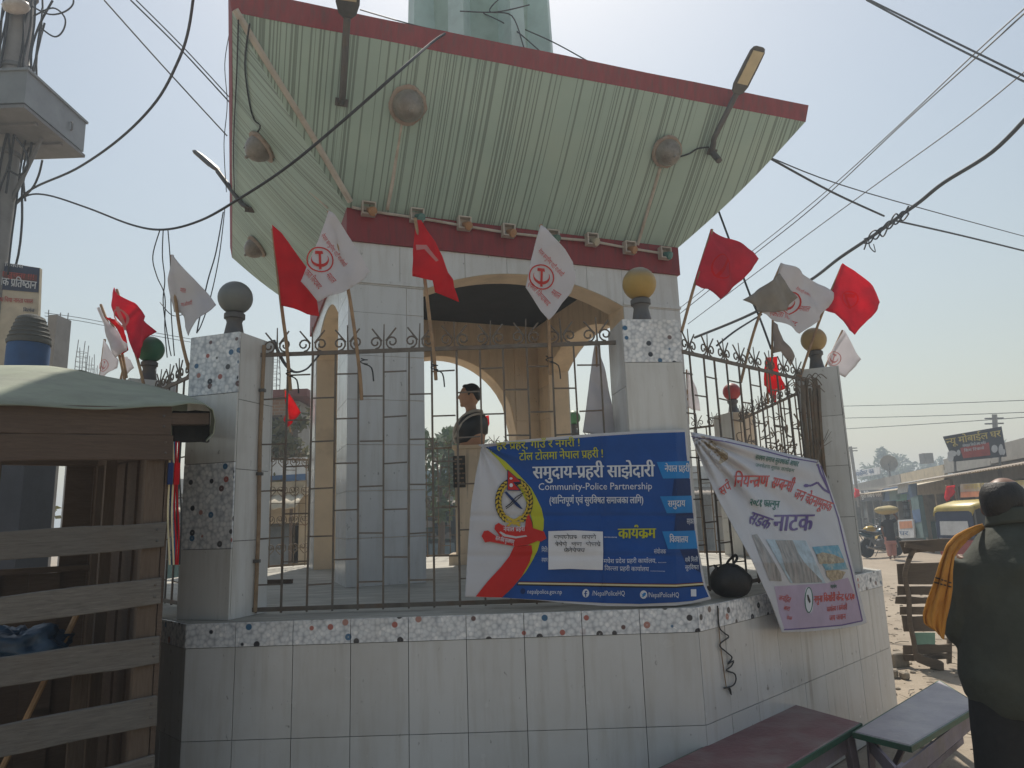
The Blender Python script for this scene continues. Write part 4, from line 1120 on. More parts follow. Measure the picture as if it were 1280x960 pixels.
scrib(688, 747, 673, 1); scrib(687, 750, 682, 2); scrib(705, 728, 689.5, 4)
hw.obj('handwriting', 'ink', note)

# ================================================================== white street play banner on the right fence
def white_S(px, py, lift=0.0):
    t = max(0.0, min(1.1, (py - 540) / 245.0))
    d = 3.06 + .24 * min(1, t * 1.5) + .03 * t
    ang = math.atan2(py - 540, px - 862); rad = math.hypot(px - 862, py - 540)
    fan = .022 * math.sin(ang * 26) * math.exp(-((rad - 60) / 120.0) ** 2) + .016 * math.sin((px - .42 * py) * .085)
    d += fan * (1 - .4 * t) + .012 * noise.noise((px * .03, py * .02, 5.0))
    left = (px - blend(863, 977, max(0, min(1, (py - 540) / 250.0))))
    d += .05 * math.exp(-(left / 14.0) ** 2)
    P = at_p(px, py, nR * d, nR); return P + (CAM - P).normalized() * lift
wb = thing('event_banner', 'crumpled white street play banner with red and purple lettering, hanging off the right fence', 'banner', tuple(white_S(1030, 785)))
p5 = lambda X, Y: (850 + X / 4.923, 530 + Y / 4.923)
p6 = lambda X, Y: (940 + X / 6.4, 650 + Y / 6.4)
wo_ = [(863, 540), (880, 543), (905, 547.5), (941, 556), (975, 565), (1000, 571), (1023, 575.5), (1027, 584), (1033, 597), (1043, 626), (1053, 656), (1062, 692), (1069, 720), (1077, 752), (1083.5, 778),
       (1077, 781), (1052, 785.5), (1027, 788), (1000, 790), (977, 790.5), (973, 779), (962, 750), (951, 726), (939, 699), (920, 665), (901, 631), (890, 608), (879, 583), (869, 560)]
v, f = fill2(wo_, 3.2); o = MB().add([white_S(x, y) for x, y in v], f).obj('cloth', 'vinyl_white', wb, 180); mod(o, 'SOLIDIFY', thickness=.002, offset=-1)
def wp(nm, mt, lift, *polys): Print(white_S, lift + .006, 3.5).poly(*polys).obj(nm, mt, wb)
wp('lilac_field', 'vinyl_lilac', .004, [(968, 733), (1000, 731), (1035, 729), (1060, 722), (1071, 748), (1078, 776), (1052, 781), (1000, 786), (981, 787), (974, 766)])
bl = [(864, 545.5), (905, 551.5), (941, 559.5), (985, 571.5), (1021, 578)]
wp('border_line', 'vinyl_purple', .006, *stroke(bl, 1.4), *stroke([(1026, 582), (1036, 612), (1048, 648), (1058, 690), (1064, 712), (1072, 748), (1078, 776)], 1.6), *stroke([(1078, 776), (1052, 781.5), (1000, 786), (980, 787)], 1.6))
def wt(s_, a_, b_, h, mt, sl=.15, bold=.02): Print(white_S, .015, 3.5).text(s_, a_, b_, h, sl, bold).obj('lettering', mt, wb)
wt('सक्षम समाज सुरक्षाको आधार', p5(462, 218), p5(726, 262), 6, 'vinyl_green', .1, .01)
wt('जनचेतना मूलक कार्यक्रम', p5(462, 262), p5(700, 298), 4, 'vinyl_green', .1, .0)
wt('सर्प', p5(258, 446), p5(318, 398), 12, 'vinyl_scarlet', .3, .012)
wt('नियन्त्रण', p5(328, 386), p5(540, 386), 14, 'vinyl_scarlet', .15, .016)
wt('सम्बन्धी', p5(556, 390), p5(686, 420), 13, 'vinyl_scarlet', .15, .016)
wt('जन', p5(694, 452), p5(752, 474), 11.5, 'vinyl_scarlet', .15, .012)
wt('चेतनामूलक', p5(762, 480), p5(922, 540), 11.5, 'vinyl_scarlet', .1, .014)
wt('२०८१ फाल्गुन', p5(426, 500), p5(608, 514), 8, 'vinyl_green', .1, .02)
wt('सडक', p5(412, 606), p5(540, 650), 14, 'vinyl_purple', .2, .016)
wt('नाटक', p5(572, 658), p5(812, 655), 20, 'vinyl_purple', .15, .02)
wt('नमुना किशोरी केन्द्र ६८६७', p6(495, 660), p6(820, 636), 8, 'vinyl_scarlet', .1, .02)
wt('कार्यालय र कर्मचारी', p6(600, 735), p6(762, 715), 6, 'vinyl_scarlet', .1, .01)
wt('जय जवान', p6(620, 808), p6(750, 792), 6.5, 'vinyl_scarlet', .1, .01)
wt('जनहित', p6(208, 640), p6(304, 660), 6, 'vinyl_scarlet', .1, .01); wt('बारा', p6(250, 718), p6(298, 728), 5, 'vinyl_scarlet', .1, .01); wt('नेपाल', p6(275, 795), p6(318, 800), 4, 'vinyl_scarlet', .1, .01)
wt('सहयोग', p6(628, 545), p6(678, 545), 4, 'vinyl_green', 0, .01)
pq = lambda *qs: [p6(*q) for q in qs]
wp('photo_background', 'vinyl_haze', .005, pq((110, 155), (430, 165), (590, 505), (310, 505)))
wp('photo_rock', 'vinyl_rock', .007, pq((185, 162), (325, 162), (375, 270), (420, 340), (560, 485), (560, 500), (330, 504), (270, 400), (225, 250)))
wp('photo_pool', 'vinyl_pool', .006, pq((480, 215), (690, 200), (770, 395), (590, 400)))
wp('photo_stones', 'vinyl_food', .008, pq((515, 275), (565, 258), (650, 275), (735, 312), (740, 340), (640, 350), (540, 350)), pq((590, 405), (690, 400), (750, 415), (720, 470), (640, 488), (600, 450)))
wp('photo_grey', 'vinyl_rock', .006, pq((0, 120), (40, 110), (160, 300), (230, 430), (240, 490), (140, 485), (100, 380)))
wp('photo_head', 'vinyl_food', .006, [p5(*q) for q in ((150, 115), (200, 105), (240, 140), (295, 180), (295, 215), (250, 245), (180, 165))])
wp('photo_scarf', 'vinyl_white', .008, [p5(*q) for q in ((175, 150), (215, 160), (250, 200), (235, 250), (270, 265), (240, 280), (190, 200))])
wp('snake_print', 'vinyl_purple', .006, *stroke([(1022, 580), (1026, 592), (1033, 606), (1037, 616), (1030, 612), (1022, 603), (1014, 607), (1008, 607)], 2.6), ellipse(1008, 607, 3.5, 2.2, 10))
wp('seal_edge', 'vinyl_green', .007, *[[p6(x, y) for x, y in q] for q in ring(455, 640, 34, 104, 8, 26)])
wp('seal', 'vinyl_letter', .006, [p6(x, y) for x, y in ellipse(455, 640, 33, 103, 24, rot=-6)])
wp('seal_mark', 'vinyl_ink', .009, pq((440, 600), (450, 596), (470, 650), (462, 668), (446, 640)))

# ================================================================== wooden stall at the left
SW = Vector((.77, .638, 0)).normalized(); SN = Vector((.638, -.77, 0)).normalized()   # along the slatted side; its outward normal
SP = at_d(200, 690, 3.2)
def st(px, py, off=0.0): return at_p(px, py, SP - SN * off, SN)
stall = thing('wooden_stall', 'dark wooden slatted stall with a grey green sheet roof, standing against the platform', 'stall', (SP.x, SP.y, 0))
def board(name, q, th, mat, parent, off=0.0, fn=st, n=SN, seg=5, wob=.004):
    """board given by the four pixel corners of its face (tl, tr, br, bl), th thick, a little uneven along its edges"""
    rng = random.Random(int(q[0][1] * 7 + q[2][0])); mb = MB(); sec = []
    for i in range(seg + 1):
        t = i / seg
        a = fn(blend(q[0][0], q[1][0], t), blend(q[0][1], q[1][1], t), off); b = fn(blend(q[3][0], q[2][0], t), blend(q[3][1], q[2][1], t), off)
        a.z += rng.uniform(-wob, wob); b.z += rng.uniform(-wob, wob); c = n * rng.uniform(-wob, wob) * .6
        sec.append([a + c, b + c, b + c - n * th, a + c - n * th])
    vs = [p for s_ in sec for p in s_]
    mb.add(vs, [(4 * i + j, 4 * i + (j + 1) % 4, 4 * i + 4 + (j + 1) % 4, 4 * i + 4 + j) for i in range(seg) for j in range(4)] + [(0, 1, 2, 3), (4 * seg + 3, 4 * seg + 2, 4 * seg + 1, 4 * seg)])
    o = mb.obj(name, mat, parent); bevel(o, .003); return o
for q, mt in (([(-60, 507), (215, 508), (214, 543.5), (-60, 540)], 'wood_brown'), ([(-60, 541), (217, 543), (216, 575.5), (-60, 575)], 'wood_brown')):
    board('top_board', q, .03, mt, stall, -.012)
for q in ([(-60, 669), (209, 652), (205, 684), (-60, 706)], [(-60, 753), (202, 722), (201, 755), (-60, 790)], [(-60, 830), (200, 794), (199, 829), (-60, 869)],
          [(-60, 920), (197, 869), (196, 907), (-60, 960)], [(-60, 1010), (194, 944), (192, 982), (-60, 1050)]):
    board('slat', q, .022, 'wood_stall', stall)
for x, y in ((196, 662), (196, 676), (194, 731), (193, 746), (192, 804), (192, 820), (189, 880), (188, 897), (187, 956), (205, 520), (205, 533), (207, 553), (207, 566)):
    c = st(x, y, -.016 if y < 570 else -.002); MB().lathe([(.006, 0), (.006, .003), (.003, .005)], c, 8, frame(SN)).obj('nail', 'lamp_metal', stall)
def post(px0, px1, ytop, ybot, off, th=.06, nm='post', mat='wood_post'):
    a, b = st(px0, 700, off), st(px1, 700, off); zt = st((px0 + px1) / 2, ytop, off).z; w_ = (b - a).length
    c = (a + b) / 2 - SN * th / 2
    zb = -.05 if ybot is None else st((px0 + px1) / 2, ybot, off).z
    o = MB().box((c.x, c.y, (zt + zb) / 2), (w_, th, zt - zb), (SW, SN, Vector((0, 0, 1)))).obj(nm, mat, stall); bevel(o, .004)
post(176, 200, 560, None, .025)
post(201, 207, 560, None, .05, .05)
DEP = -SN                                                              # into the stall
back = 1.45
for s_, w_ in ((.02, .055), (.55, .05), (1.1, .05), (1.75, .06)):      # back posts
    c = SP - SW * s_ + DEP * back; o = MB().box((c.x, c.y, 1.12), (w_, .05, 2.3), (SW, SN, Vector((0, 0, 1)))).obj('post', 'wood_post', stall); bevel(o, .004)
for s_, w_, d_ in ((.10, .05, .7), (1.8, .06, .0)):
    c = SP - SW * s_ + DEP * d_; MB().box((c.x, c.y, 1.0), (w_, .05, 2.06), (SW, SN, Vector((0, 0, 1)))).obj('post', 'wood_post', stall)
def rail3(a, b, w_, h_, nm, mat='wood_brown'):
    d = (b - a); x = d.normalized(); y = Vector((0, 0, 1)).cross(x).normalized(); o = MB().box((a + b) / 2, (d.length, w_, h_), (x, y, x.cross(y))).obj(nm, mat, stall); bevel(o, .003); return o
P0 = lambda s_, d_, z: Vector((SP.x, SP.y, 0)) - SW * s_ + DEP * d_ + Vector((0, 0, z))
rail3(P0(0, back, 2.12), P0(1.8, back, 2.12), .04, .2, 'beam'); rail3(P0(.02, .02, 2.02), P0(.02, back, 2.08), .05, .12, 'beam'); rail3(P0(1.8, 0, 2.0), P0(1.8, back, 2.08), .05, .12, 'beam')
rail3(P0(0, back, 1.42), P0(.62, back, 1.42), .03, .035, 'beam')
for d_ in (.1, .25, .4, .55, .7, .85, 1.0, 1.15, 1.3):                  # closed end against the platform, and the counter side beyond
    o = MB().box(P0(-.02 - .012 * (int(d_ * 20) % 2), d_, 1.02), (.02, .152, 2.04), (SW, SN, Vector((0, 0, 1)))).obj('end_plank', 'wood_brown', stall)
for i in range(2):                                                      # boarded back, with an opening at the upper left
    MB().box(P0(-.02 + .143 * i, back + .03 + .022 * (i % 2), 1.05), (.152, .02, 2.1), (SW, SN, Vector((0, 0, 1)))).obj('back_plank', 'wood_brown', stall)
for i in range(12):
    MB().box(P0(.266 + .143 * i, back + .03 + .022 * (i % 2), .70), (.152, .02, 1.40), (SW, SN, Vector((0, 0, 1)))).obj('back_plank', 'wood_brown', stall)
o = MB().box(P0(.72, .58, 1.02), (1.2, .45, .035), (SW, SN, Vector((0, 0, 1)))).obj('counter', 'wood_brown', stall); bevel(o)
for s_ in (.2, 1.25):
    MB().box(P0(s_, .50, .5), (.06, .05, 1.0), (SW, SN, Vector((0, 0, 1)))).obj('counter_leg', 'wood_post', stall)
# roof sheet: from the front edge up to the crest, its right edge curling down
fe = [(-70, 505), (0, 507), (80, 508), (150, 509), (215, 511), (236, 507), (255, 507), (266, 513), (269, 527), (267, 543), (258, 553)]
ce = [(-70, 452), (0, 456), (60, 459), (112, 466), (160, 475), (200, 486), (225, 494), (247, 503), (262, 512), (262, 530), (254, 545)]
def roof_pt(u, v):
    k = u * (len(fe) - 1); i = min(int(k), len(fe) - 2); t = k - i
    f_ = (blend(fe[i][0], fe[i + 1][0], t), blend(fe[i][1], fe[i + 1][1], t)); c_ = (blend(ce[i][0], ce[i + 1][0], t), blend(ce[i][1], ce[i + 1][1], t))
    A_ = st(f_[0], f_[1], -.05); B_ = st(c_[0], c_[1], 1.15)
    P = A_.lerp(B_, v); P.z += .012 * math.sin(math.pi * v) + .012 * noise.noise((P.x * 3, P.y * 3, 1)) + .006 * math.sin(P.x * 9 + P.y * 5)
    return P
o = MB().grid(roof_pt, 40, 12).obj('roof_sheet', 'tarp', stall, 50); mod(o, 'SOLIDIFY', thickness=.003, offset=0)
board('hollow_dark_board', [(216, 514), (263, 513), (262, 552), (217, 552)], .03, 'hollow_shade', stall, .12)  # added board, black to give the curled sheet a dark inside
crest = [st(x, y, 1.15) for x, y in ce[:8]]
def lee(u, v):
    k = u * 7; i = min(int(k), 6); A_ = crest[i].lerp(crest[i + 1], k - i); return A_ + DEP * (.55 * v) + Vector((0, 0, -.16 * v + .02 * math.sin(u * 20) * (1 - v) - .01))
o = MB().grid(lee, 20, 4).obj('roof_sheet', 'tarp', stall, 50); mod(o, 'SOLIDIFY', thickness=.003, offset=0)
rail3(P0(-.185, .02, st(240, 522, 0).z), P0(.05, .02, st(205, 524, 0).z), .05, .055, 'rafter_end')
# things in and on the stall
tag(MB().tube([P0(.22, .45, 1.30), P0(.5, .50, .55), P0(.62, .52, .02)], .013, 7).obj('broom_stick', 'stick', None, 50), 'slanting wooden stick leaning inside the stall behind the slats', 'stick')
def heap(name, c, r_, mat, label, cat, seed):
    rng = random.Random(seed); mb = MB(); mb.ball(c, r_, 44)
    for v in mb.v:
        d = (v - Vector(c)); k_ = 1 + .45 * noise.noise((v.x * 7 + seed, v.y * 7, v.z * 7)) - .45 * abs(noise.noise((v.x * 15, v.y * 15, v.z * 15 + seed))) + .2 * noise.noise((v.x * 40, v.y * 40, v.z * 40)); v.xyz = Vector(c) + d * k_
    return tag(mb.obj(name, mat, None, 180), label, cat)
MT['blue_tarp'] = M('blue plastic sheet', (.025, .06, .11), .35, .3, 8, bump=.4, bscale=14)
heap('plastic_sheet', P0(.45, .52, 1.12), (.24, .16, .11), 'blue_tarp', 'crumpled blue plastic sheet lying on the counter inside the stall', 'plastic sheet', 2)
c0 = st(220, 552, .02)
for i, (mt, lab) in enumerate((('flag_red', 'red and cream ribbon bundle hanging from the roof corner of the stall'), ('vinyl_navy', 'dark blue ribbon hanging from the roof corner of the stall'))):
    r_ = thing('ribbon_bundle', lab, 'ribbon', tuple(c0 + Vector((0, 0, -.55))), 'ribbons hanging at the stall corner')
    for j in range(4):
        x0 = 211 + 9 * i * 0 + j * 3.2 + (0 if i else 5); pts = [st(x0 + 1.2 * math.sin(k * 1.1 + j), 552 + k * 22, .02 + .01 * j) for k in range(8)]
        MB().tube(curve_pts(pts, 2), .0042, 5, flat=.4).obj('ribbon', ['vinyl_cream', mt, 'vinyl_sky' if i else 'flag_red', 'wire'][j], r_, 60)
    MB().box(st(221 if not i else 213, 592, .0), (.022, .014, .10), (SW, SN, Vector((0, 0, 1)))).obj('tassel', mt, r_)

# ================================================================== benches
def bench(name_lab, q, z, th, top_m, edge_m, leg_m, splay=.05):
    """q: far-left, far-right, near-right, near-left corners of the seat in plan"""
    root = thing('bench', name_lab, 'bench', tuple((q[0] + q[2]) / 2 * 1.0 - Vector((0, 0, z))), 'wooden benches by the platform')
    up = Vector((0, 0, 1)); q = [Vector((p.x, p.y, z)) for p in q]
    o = MB().prism([p - up * th for p in q], up * th).obj('seat', top_m, root); bevel(o, .006)
    c = (q[0] + q[1] + q[2] + q[3]) / 4
    lx = (q[1] - q[0]).normalized(); ly = (q[3] - q[0]).normalized()
    wx, wy = (q[1] - q[0]).length, (q[3] - q[0]).length
    for a, b in ((0, 1), (1, 2), (2, 3), (3, 0)):                        # painted edge strip, a little proud of the seat
        d = q[b] - q[a]; x = d.normalized(); n_ = x.cross(up); m_ = (q[a] + q[b]) / 2
        if (m_ - c).dot(n_) < 0: n_ = -n_
        MB().box(m_ + n_ * .004 - up * (th * .55), (d.length + .012, .012, th * .8), (x, n_, up)).obj('edge_strip', edge_m, root)
    long_x = wx > wy; L, W_ = (lx, ly) if long_x else (ly, lx); ll, lw = (wx, wy) if long_x else (wy, wx)
    for sa in (-1, 1):
        for sb in (-1, 1):
            t_ = c + L * (sa * (ll / 2 - .10)) + W_ * (sb * (lw / 2 - .045)) - up * (th + .002); b_ = t_ + L * (sa * splay) + W_ * (sb * .02); b_.z = -.02
            x = (L - up * L.dot(up)).normalized()
            mb = MB(); vs = []
            for P_, w_ in ((b_, .07), (t_, .095)):
                for i_, j_ in ((-1, -1), (1, -1), (1, 1), (-1, 1)): vs.append(P_ + L * (w_ / 2 * i_) + W_ * (.045 / 2 * j_))
            mb.add(vs, [(0, 1, 2, 3), (4, 5, 6, 7)] + [(i_, (i_ + 1) % 4, (i_ + 1) % 4 + 4, i_ + 4) for i_ in range(4)]); o = mb.obj('leg', leg_m, root); bevel(o, .004)
        a_ = c + L * (sa * (ll / 2 - .09)) - up * (th + .06)
        MB().box(a_ + L * (sa * .012), (.03, lw - .13, .075), (L, W_, up)).obj('end_rail', leg_m, root)
        b2_ = c + L * (sa * (ll / 2 - .12)); k0_ = Vector((b2_.x, b2_.y, .26)); MB().tube([k0_ + L * (sa * .02), Vector((c.x, c.y, z - th - .03)) + L * (sa * .28)], .018, 4).obj('brace', leg_m, root)
    for sb in (-1, 1):
        MB().box(c + W_ * (sb * (lw / 2 - .045)) - up * (th + .055), (ll - .30, .022, .085), (L, W_, up)).obj('apron', leg_m, root)
    MB().box(Vector((c.x, c.y, .16)), (ll - .2, .05, .035), (L, W_, up)).obj('stretcher', leg_m, root)
    return root
ZB = .45
fl, frr, nr = at_z(992, 880, ZB), at_z(1075, 903, ZB), at_z(880, 990, ZB)
d_ = (at_z(833, 955, ZB) - at_z(992, 880, ZB)).normalized()
LB = 1.75
bench('maroon topped bench with green edges against the right face of the platform', [fl, frr, frr + d_ * LB, fl + d_ * LB], ZB, .035, 'bench_red', 'bench_green', 'bench_purple')
q4 = [at_z(1174, 850, ZB), at_z(1222, 880, ZB), at_z(1137, 931, ZB), at_z(1068, 914, ZB)]
bench('worn lilac topped bench at the lower right, beside the man', q4, ZB, .035, 'bench_lilac', 'bench_green', 'bench_purple')

# ================================================================== upturned wooden cart
cart = thing('wooden_cart', 'old slatted wooden cart tipped on end beyond the benches, with a bent pole handle', 'cart', tuple(at_z(1168, 835, .0)), None)
CY = -.15
CP = Vector(cart.location); CN = Vector((-.35, -1, 0)).normalized()
cf = lambda px, py, off=0.0: at_p(px, py, CP - CN * off, CN)
for q in ([(1124, 677), (1192, 673), (1193, 688), (1130, 692)], [(1121, 705), (1186, 703), (1186, 730), (1123, 731)], [(1122, 733), (1186, 733), (1186, 744), (1122, 744)], [(1120, 746), (1186, 747), (1186, 755), (1119, 755)],
          [(1125, 758), (1186, 759), (1186, 768), (1125, 768)], [(1127, 770), (1190, 771), (1188, 790), (1130, 790)], [(1129, 807), (1190, 805), (1190, 816), (1129, 818)], [(1130, 819), (1188, 817), (1188, 824), (1131, 826)]):
    board('plank', q, .03, 'wood_cart', cart, 0, cf, CN, 4, .006)
MB().tube(curve_pts([cf(1145, 682, -.03), cf(1136, 700, -.05), cf(1131, 720, -.05), cf(1136, 745, -.04), cf(1137, 775, -.04), cf(1142, 800, -.05), cf(1146, 826, -.06)], 3), .026, 8).obj('pole_handle', 'wood_cart', cart, 60)
MB().tube([cf(1131, 681, -.06), cf(1168, 688, -.06)], .035, 4).obj('axle_block', 'wood_cart', cart)
board('crossbeam', [(1146, 816), (1180, 829), (1180, 840), (1146, 828)], .1, 'wood_cart', cart, -.08, cf, CN, 3, .004)
MT['mint'] = M('mint plastic', (.24, .42, .32), .5, .15, 8)
board('mint_panel', [(1143, 791), (1169, 791), (1169, 806), (1143, 806)], .02, 'mint', cart, .01, cf, CN, 2, .001)
board('side_board', [(1186, 678), (1192, 678), (1190, 830), (1184, 830)], .05, 'wood_cart', cart, .03, cf, CN, 4, .004)
for i, (x, y, r_) in enumerate(((1122, 826, .11), (1118, 840, .06), (1131, 842, .05))):
    P = at_z(x, y + 6, 0.0); mb = MB(); mb.box((P.x, P.y, r_ * .55), (r_ * 1.9, r_ * 1.2, r_ * 1.3), (az(20 + 40 * i), az(110 + 40 * i), Vector((0, 0, 1))))
    o = mb.obj('broken_brick', 'stone'); bevel(o, .012); tag(o, ['largest broken brick by the corner of the platform', 'small broken brick nearest the bench, by the platform corner', 'small broken brick under the cart pole'][i], 'brick')

# ================================================================== black bag on the ledge
MT['bag'] = M('black bag fabric', (.012, .012, .013), .55, .3, 12, bump=.5, bscale=25)
bc = at_y(913, 741, -2.88); bag = thing('bag', 'black carrier bag with knotted handles resting on the platform ledge', 'bag', tuple(Vector((bc.x, bc.y, H))))
mb = MB(); c = Vector((bc.x, bc.y, H + .095)); mb.ball(c, (.125, .09, .10), 24)
for v in mb.v:
    d = v - c; k_ = 1 + .13 * noise.noise((v.x * 10, v.y * 10, v.z * 10)) + .07 * noise.noise((v.x * 34, v.y * 34, v.z * 34)); v.xyz = c + d * k_
    if v.z < H + .004: v.z = H + .004
    if d.z > .04: v.x += -.1 * d.x * (d.z / .1); 
mb.obj('body', 'bag', bag, 180)
for pts in ([(899, 714), (893, 706), (900, 712)], [(906, 713), (910, 702), (919, 694), (921, 699), (915, 707), (913, 714)]):
    MB().tube(curve_pts([at_y(x, y, -2.9) for x, y in pts], 4), [.012, .014, .014, .013, .013, .013, .013, .013, .013, .012, .012, .012, .012, .012, .012, .012, .012, .012, .012, .012, .012][:4 * (len(pts) - 1) + 1], 6, flat=.4).obj('handle', 'bag', bag, 60)

# cable dangling on the right face of the base
wp_ = [(897, 757), (899, 783), (905, 791), (911, 796), (902, 803), (900, 808), (908, 815), (915, 822), (910, 830), (917, 826), (914, 833), (908, 838), (918, 842), (920, 850), (916, 857), (905, 860), (912, 860), (914, 868), (911, 861)]
tag(MB().tube(curve_pts([on_side(x, y, 1, AP + .012) for x, y in wp_], 4), .004, 5).obj('dangling_cable', 'wire', None, 60), 'thin black cable dangling in curls down the right face of the base', 'cable')
tag(MB().tube(curve_pts([on_side(x, y, 1, AP + .008) for x, y in ((898, 760), (899, 790), (903, 825), (908, 860))], 4), .003, 5).obj('dangling_cable', 'rust', None, 60), 'straight brownish cord beside the curled cable on the base', 'cable')
# rebar lump on the platform floor and dry sticks tied to the far right pillar
P = at_z(345, 727, H + .02); tag(MB().box(P, (.30, .04, .035), (az(-8), az(82), Vector((0, 0, 1)))).obj('wood_strip', 'wood_brown'), 'short dark strip of wood lying on the platform floor', 'wood')
vb = thing('dry_sticks', 'bundle of dry sticks tied up the far right pillar', 'sticks', (PIL[2][0] - .25, PIL[2][1] - .15, H))
rng = random.Random(11)
for i in range(9):
    x = 1000 + i * 2.8 + rng.uniform(-1, 1); pts = [on_side(x + (565 - 0) * 0 + rng.uniform(-1.5, 1.5) + .085 * (y - 470), y, 1, 3.10 + .010 * (i % 3) - .0011 * max(0, y - 535)) for y in (478 + rng.uniform(-6, 10), 515, 560, 625)]
    MB().tube(curve_pts(pts, 2), rng.uniform(.008, .016), 5).obj('stick', 'iron_pale', vb, 60)
for i in range(16):
    p_ = on_side(rng.uniform(998, 1020), rng.uniform(470, 492), 1, 3.14); q_ = p_ + Vector((rng.uniform(-.14, .14), rng.uniform(-.1, .1), rng.uniform(-.09, .09)))
    MB().tube(curve_pts([p_, (p_ + q_) / 2 + Vector((0, 0, .04)), q_], 3), .004, 4).obj('twig', 'iron_pale', vb, 60)
for i in range(9):
    p_ = on_side(1026, 560, 1, 3.16); q_ = p_ + Vector((rng.uniform(-.1, .14), rng.uniform(-.05, .1), rng.uniform(-.14, .14)))
    MB().tube([p_, q_], [.004, .002], 4).obj('twig', 'iron_pale', vb, 60)
vines = thing('dry_vines', 'tangle of dry vines over the fence beyond the far right pillar', 'vines', (3.0, -.1, H))
mb = MB()
for i in range(90):
    y = rng.uniform(-1.0, .75); z = H + rng.uniform(.6, 1.45); p_ = Vector((2.98 + rng.uniform(-.06, .05), y, z)); q_ = p_ + Vector((rng.uniform(-.07, .07), rng.uniform(-.16, .16), rng.uniform(-.16, .12)))
    mb.tube(curve_pts([p_, (p_ + q_) / 2 + Vector((rng.uniform(-.04, .04), 0, rng.uniform(-.05, .05))), q_], 3), rng.uniform(.004, .009), 4)
tag(mb.obj('vine_stems', 'iron_pale', vines, 60), None, None, None, 'stuff')
# ties where the flag sticks are knotted to the rails
kn = [((455, 455), -3.0), ((543, 462), -3.0), ((687, 452), -3.0), ((362, 470), -3.0)]
for i, ((x, y), yy) in enumerate(kn):
    P = at_y(x, y, yy - .02); mb = MB(); mb.tube(curve_pts([P + Vector((.02 * math.cos(q), .02 * math.sin(q), .004 * q)) for q in [j * .7 for j in range(14)]], 2), .004, 4)
    mb.tube(curve_pts([P, P + Vector((.05, -.02, -.03)), P + Vector((.06, -.01, -.11))], 3), .005, 4)
    tag(mb.obj('cloth_tie', 'wire', None, 60), 'black knot on the front fence %s' % ['under the white flag at the pier', 'under the red flag in the arch', 'under the white flag right of the arch', 'under the red flag left of the pier'][i], 'knot', 'knots on the flag sticks')
# long bent strip of metal hooked on the left end of the front fence
P_ = [at_y(x, y, -2.95) for x, y in ((342, 425), (348, 440), (357, 456), (368, 465), (382, 462), (392, 452), (402, 440))]
tag(MB().tube(curve_pts(P_, 4), .012, 6, flat=.35).obj('bent_strip', 'lamp_metal', None, 60), 'bent grey metal strip hooked in the left end of the front fence', 'metal strip')

# ================================================================== bust on its pedestal
PY = 1.15
bx = lambda px, py: at_y(px, py, PY)
ped = thing('pedestal', 'cream tiled pedestal with a dark plaque, under the bust', 'pedestal', tuple(Vector((bx(588, 700).x, PY + .2, H))))
px0, px1 = bx(566, 560).x, bx(609, 560).x; ztop = bx(588, 556).z; cx_ = (px0 + px1) / 2; wd = px1 - px0
MB().box((cx_, PY + wd / 2, (H + ztop) / 2 - .02), (wd * .92, wd * .92, ztop - H - .04)).obj('shaft', 'cream_tile', ped)
MB().box((cx_, PY + wd / 2, ztop - .02), (wd * 1.04, wd * 1.04, .04)).obj('cap', 'cream', ped)
MB().box((cx_, PY + wd / 2, H + .06), (wd * 1.3, wd * 1.3, .12)).obj('plinth', 'cream_tile', ped)
MT['plaque'] = M('dark plaque', (.035, .03, .026), .35, .3, 12)
pq0 = bx(566, 570); pq1 = bx(582, 609)
plq = MB().box(((pq0.x + pq1.x) / 2, PY + .012, (pq0.z + pq1.z) / 2), (pq1.x - pq0.x, .02, pq0.z - pq1.z)).obj('plaque', 'plaque', ped)
mb = MB()
for i in range(6):
    z = pq0.z - .04 - i * .055; x = pq0.x + .02
    while x < pq1.x - .03:
        l_ = random.uniform(.015, .045); mb.box((min(x + l_ / 2, pq1.x - .02), PY - .0005, z), (l_, .004, .018)); x += l_ + .012
tag(mb.obj('plaque_lettering', 'rust', plq), None, None, None, 'stuff')
MT['skin_bust'] = M('painted bust skin', (.55, .31, .20), .5, .08, 8, bump=.05)
MT['hair_bust'] = M('painted black hair', (.012, .011, .010), .4, .2, 20, bump=.2, bscale=60)
MT['coat_bust'] = M('painted black coat', (.014, .016, .020), .45, .2, 8, bump=.1)
MT['scarf_bust'] = M('painted grey shawl', (.52, .48, .43), .6, .12, 10)
def remesh(o, vox=.012, it=6):
    mod(o, 'REMESH', mode='VOXEL', voxel_size=vox, use_smooth_shade=True); m_ = o.modifiers.new('smooth', 'SMOOTH'); m_.iterations = it; m_.factor = .5; return o
bust = thing('bust', 'painted bust of a man facing left, dark coat and grey shawl, on the pedestal', 'bust', tuple(Vector((cx_, PY + wd / 2, ztop))))
SB = (bx(588, 476).z - ztop) / .60                                       # bust modelled 0.60 high
B_ = lambda x, y, z: Vector((cx_ + .01 + SB * x, PY + wd / 2 + SB * y, ztop + SB * z))   # -x is the way he faces
def bl_ring(x, y, z, rx, ry): return (B_(x, y, z), Vector((SB * rx * (1.22 if z < .31 else 1), 0, 0)), Vector((0, SB * ry, 0)))
mb = MB()
mb.loft([bl_ring(.0, 0, .0, .09, .11), bl_ring(0, 0, .05, .10, .14), bl_ring(0, 0, .12, .11, .19), bl_ring(.005, 0, .20, .112, .21), bl_ring(.012, 0, .26, .10, .18), bl_ring(.012, 0, .30, .075, .10), bl_ring(.005, 0, .325, .055, .058), bl_ring(-.002, 0, .37, .052, .054), bl_ring(-.005, 0, .41, .05, .052)], 22)
hc = B_(-.012, 0, .485)
mb.ball(hc, (SB * .096, SB * .076, SB * .113), 22)
mb.ball(B_(-.040, 0, .435), (SB * .064, SB * .056, SB * .062), 18)
